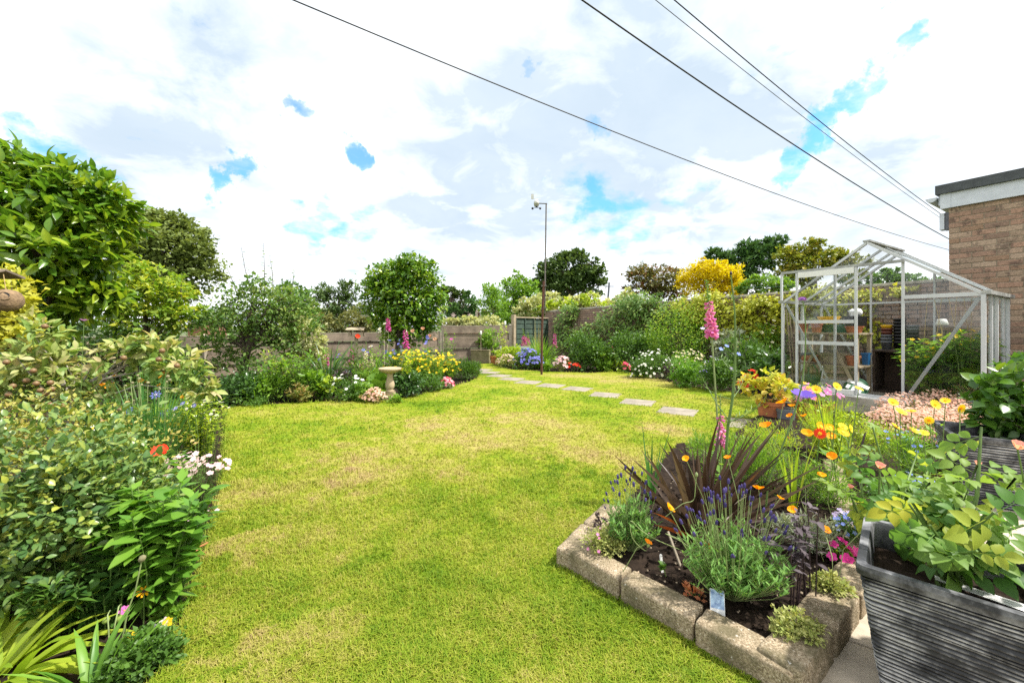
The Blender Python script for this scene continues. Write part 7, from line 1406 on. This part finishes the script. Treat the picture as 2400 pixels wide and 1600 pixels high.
def rose(label, b, canes, lsize, nl, blooms, Y):
    rng = R_(); o = thing('rose_bush', label, 'rose', b, 0, 'rose bushes'); mb = MB(); LP, LD, LU = [], [], []
    for (bx, by, mx, my, tx, ty, dy) in canes:
        m_, tp = AT(mx, my, Y + dy * .5) - b, AT(tx, ty, Y + dy) - b; q = [np.array([bx, by, 0.]), np.array(m_), np.array(tp)]; tube(mb, q, [.0065, .0052, .003], 7)
        for k in range(nl):
            t = .22 + .78 * (k + rng.random()) / nl; p = q[0] * (1 - t) ** 2 + 2 * q[1] * t * (1 - t) + q[2] * t * t; p = (q[0] + (q[1] - q[0]) * t * 2) if t < .5 else (q[1] + (q[2] - q[1]) * (t - .5) * 2); a = rng.uniform(0, 6.28); LP.append(p); LD.append([math.cos(a), math.sin(a) * .8, rng.uniform(-.7, .5)]); LU.append([rng.normal(0, .5), rng.normal(0, .4) - .7, .8])
    mb.build('canes', 'stem_green', o); LP, LD, LU = map(np.array, (LP, LD, LU)); t = np.clip(rng.beta(1.6, 2.0, len(LP)), 0, .99); leaf_objs(o, leaf_meshes(ROSELEAF, 'leaf_rose', 7), LP, LD, LU, lsize * rng.uniform(.7, 1.25, len(LP)), 1., 'leaf', t)
    for x, y, dy, s in blooms:
        p = np.array(AT(x, y, Y + dy) - b); mb = MB(); inst(mb, ROSE, [p], [[1, 0, 0]], [[-.2, -.35, .9]], s); mb.build('bloom', ['petal_rose', 'petal_rose'], o); mb = MB(); tube(mb, [p, p + np.array([.02, .0, -.10])], .0022, 5); mb.build('bloom_stem', 'stem_green', o)
b = P1 + Vector((.02, .02, .34))
rose('rose with large serrated yellowing leaves in the front planter', b, [(-.02, .0, 2190, 1260, 2130, 1180, .05), (0, .02, 2230, 1250, 2290, 1090, .05), (.01, -.01, 2260, 1260, 2330, 1200, -.1), (.02, 0, 2290, 1230, 2380, 1120, .0), (-.03, .01, 2180, 1240, 2120, 1150, .15), (0, 0, 2230, 1230, 2210, 1140, .2), (.01, -.01, 2240, 1300, 2290, 1290, -.12), (-.01, -.02, 2220, 1290, 2180, 1230, -.04), (.03, .02, 2290, 1160, 2300, 1000, .1), (.03, 0, 2330, 1250, 2400, 1230, -.05)], .118, 7, [(2385, 1052, .0, .022)], 1.15)
b = G(2050, 1290, Z)
rose('slender rose with pink buds behind the front planter', b, [(-.02, 0, 2060, 1180, 2062, 1100, .0), (0, 0, 2090, 1160, 2045, 1000, .1), (0, 0, 2110, 1180, 2150, 1060, .15), (-.02, 0, 2010, 1200, 1990, 1150, .05), (.02, 0, 2130, 1200, 2180, 1130, .0), (0, 0, 2050, 1220, 2100, 1160, -.1), (0, 0, 2080, 1200, 2060, 1120, .2), (0, 0, 2020, 1160, 2020, 1060, .2)], .115, 7, [(2060, 1096, .0, .022), (1992, 1143, .05, .014), (2290, 1088, .3, .016)], 1.65)
# glossy shrub in the back planter
b = P2 + Vector((0, 0, .35)); rng = R_(); o = thing('glossy_shrub', 'dark glossy leaved shrub in the back planter', 'shrub', b)
L = []
for px, py, rx, ry in ((2360, 950, 60, 50), (2330, 900, 40, 40), (2390, 890, 50, 50), (2400, 960, 50, 60), (2320, 960, 40, 35), (2370, 1000, 50, 30)): p = AT(px, py, 2.55) - b; s = 2.55 / F; L.append([p.x, p.y, p.z, rx * s, rx * s, ry * s])
P, D, Up, t, C = crown_pts(rng, L, 620, 7, .3, (.3, 1.05), .7, .1); mb = MB(); limbs(mb, rng, (0, 0, 0), L, C, .012, 14); mb.build('stems', 'stem_green', o); leaves(o, rng, P, D, Up, .085 * rng.uniform(.7, 1.2, len(P)), 1.1, t * .75, LEAF, 'leaf_gloss', 300, tm_fine=FINE)

bedm('feathery_plant', 'feathery green filler directly behind the phormium', 1720, 1130, 150, 110, 1700, .035, 'leaf_fresh', tm=NARROW, W=.6, up=.7)
bedm('feathery_plant', 'feathery green filler between phormium and terracotta pot', 1800, 1075, 150, 90, 1700, .035, 'leaf_lime', tm=NARROW, W=.6, up=.7)
bedm('dusky_foliage', 'dusky grey-green filler among the dark purple stems', 1890, 1290, 150, 80, 1200, .03, 'leaf_grey', tm=NARROW, W=.9, up=.5)

bedm('feathery_plant', 'feathery green tuft at the back corner behind the phormium', 1665, 1095, 150, 85, 1500, .035, 'leaf_fresh', tm=NARROW, W=.6, up=.7)
bedm('feathery_plant', 'lime feathery tuft left of the rain gauge', 2060, 1075, 110, 90, 1300, .035, 'leaf_lime', tm=NARROW, W=.6, up=.7)
bedm('low_perennial', 'green leafy filler between rain gauge and planter', 2110, 1210, 150, 80, 1500, .028, 'leaf_mid')
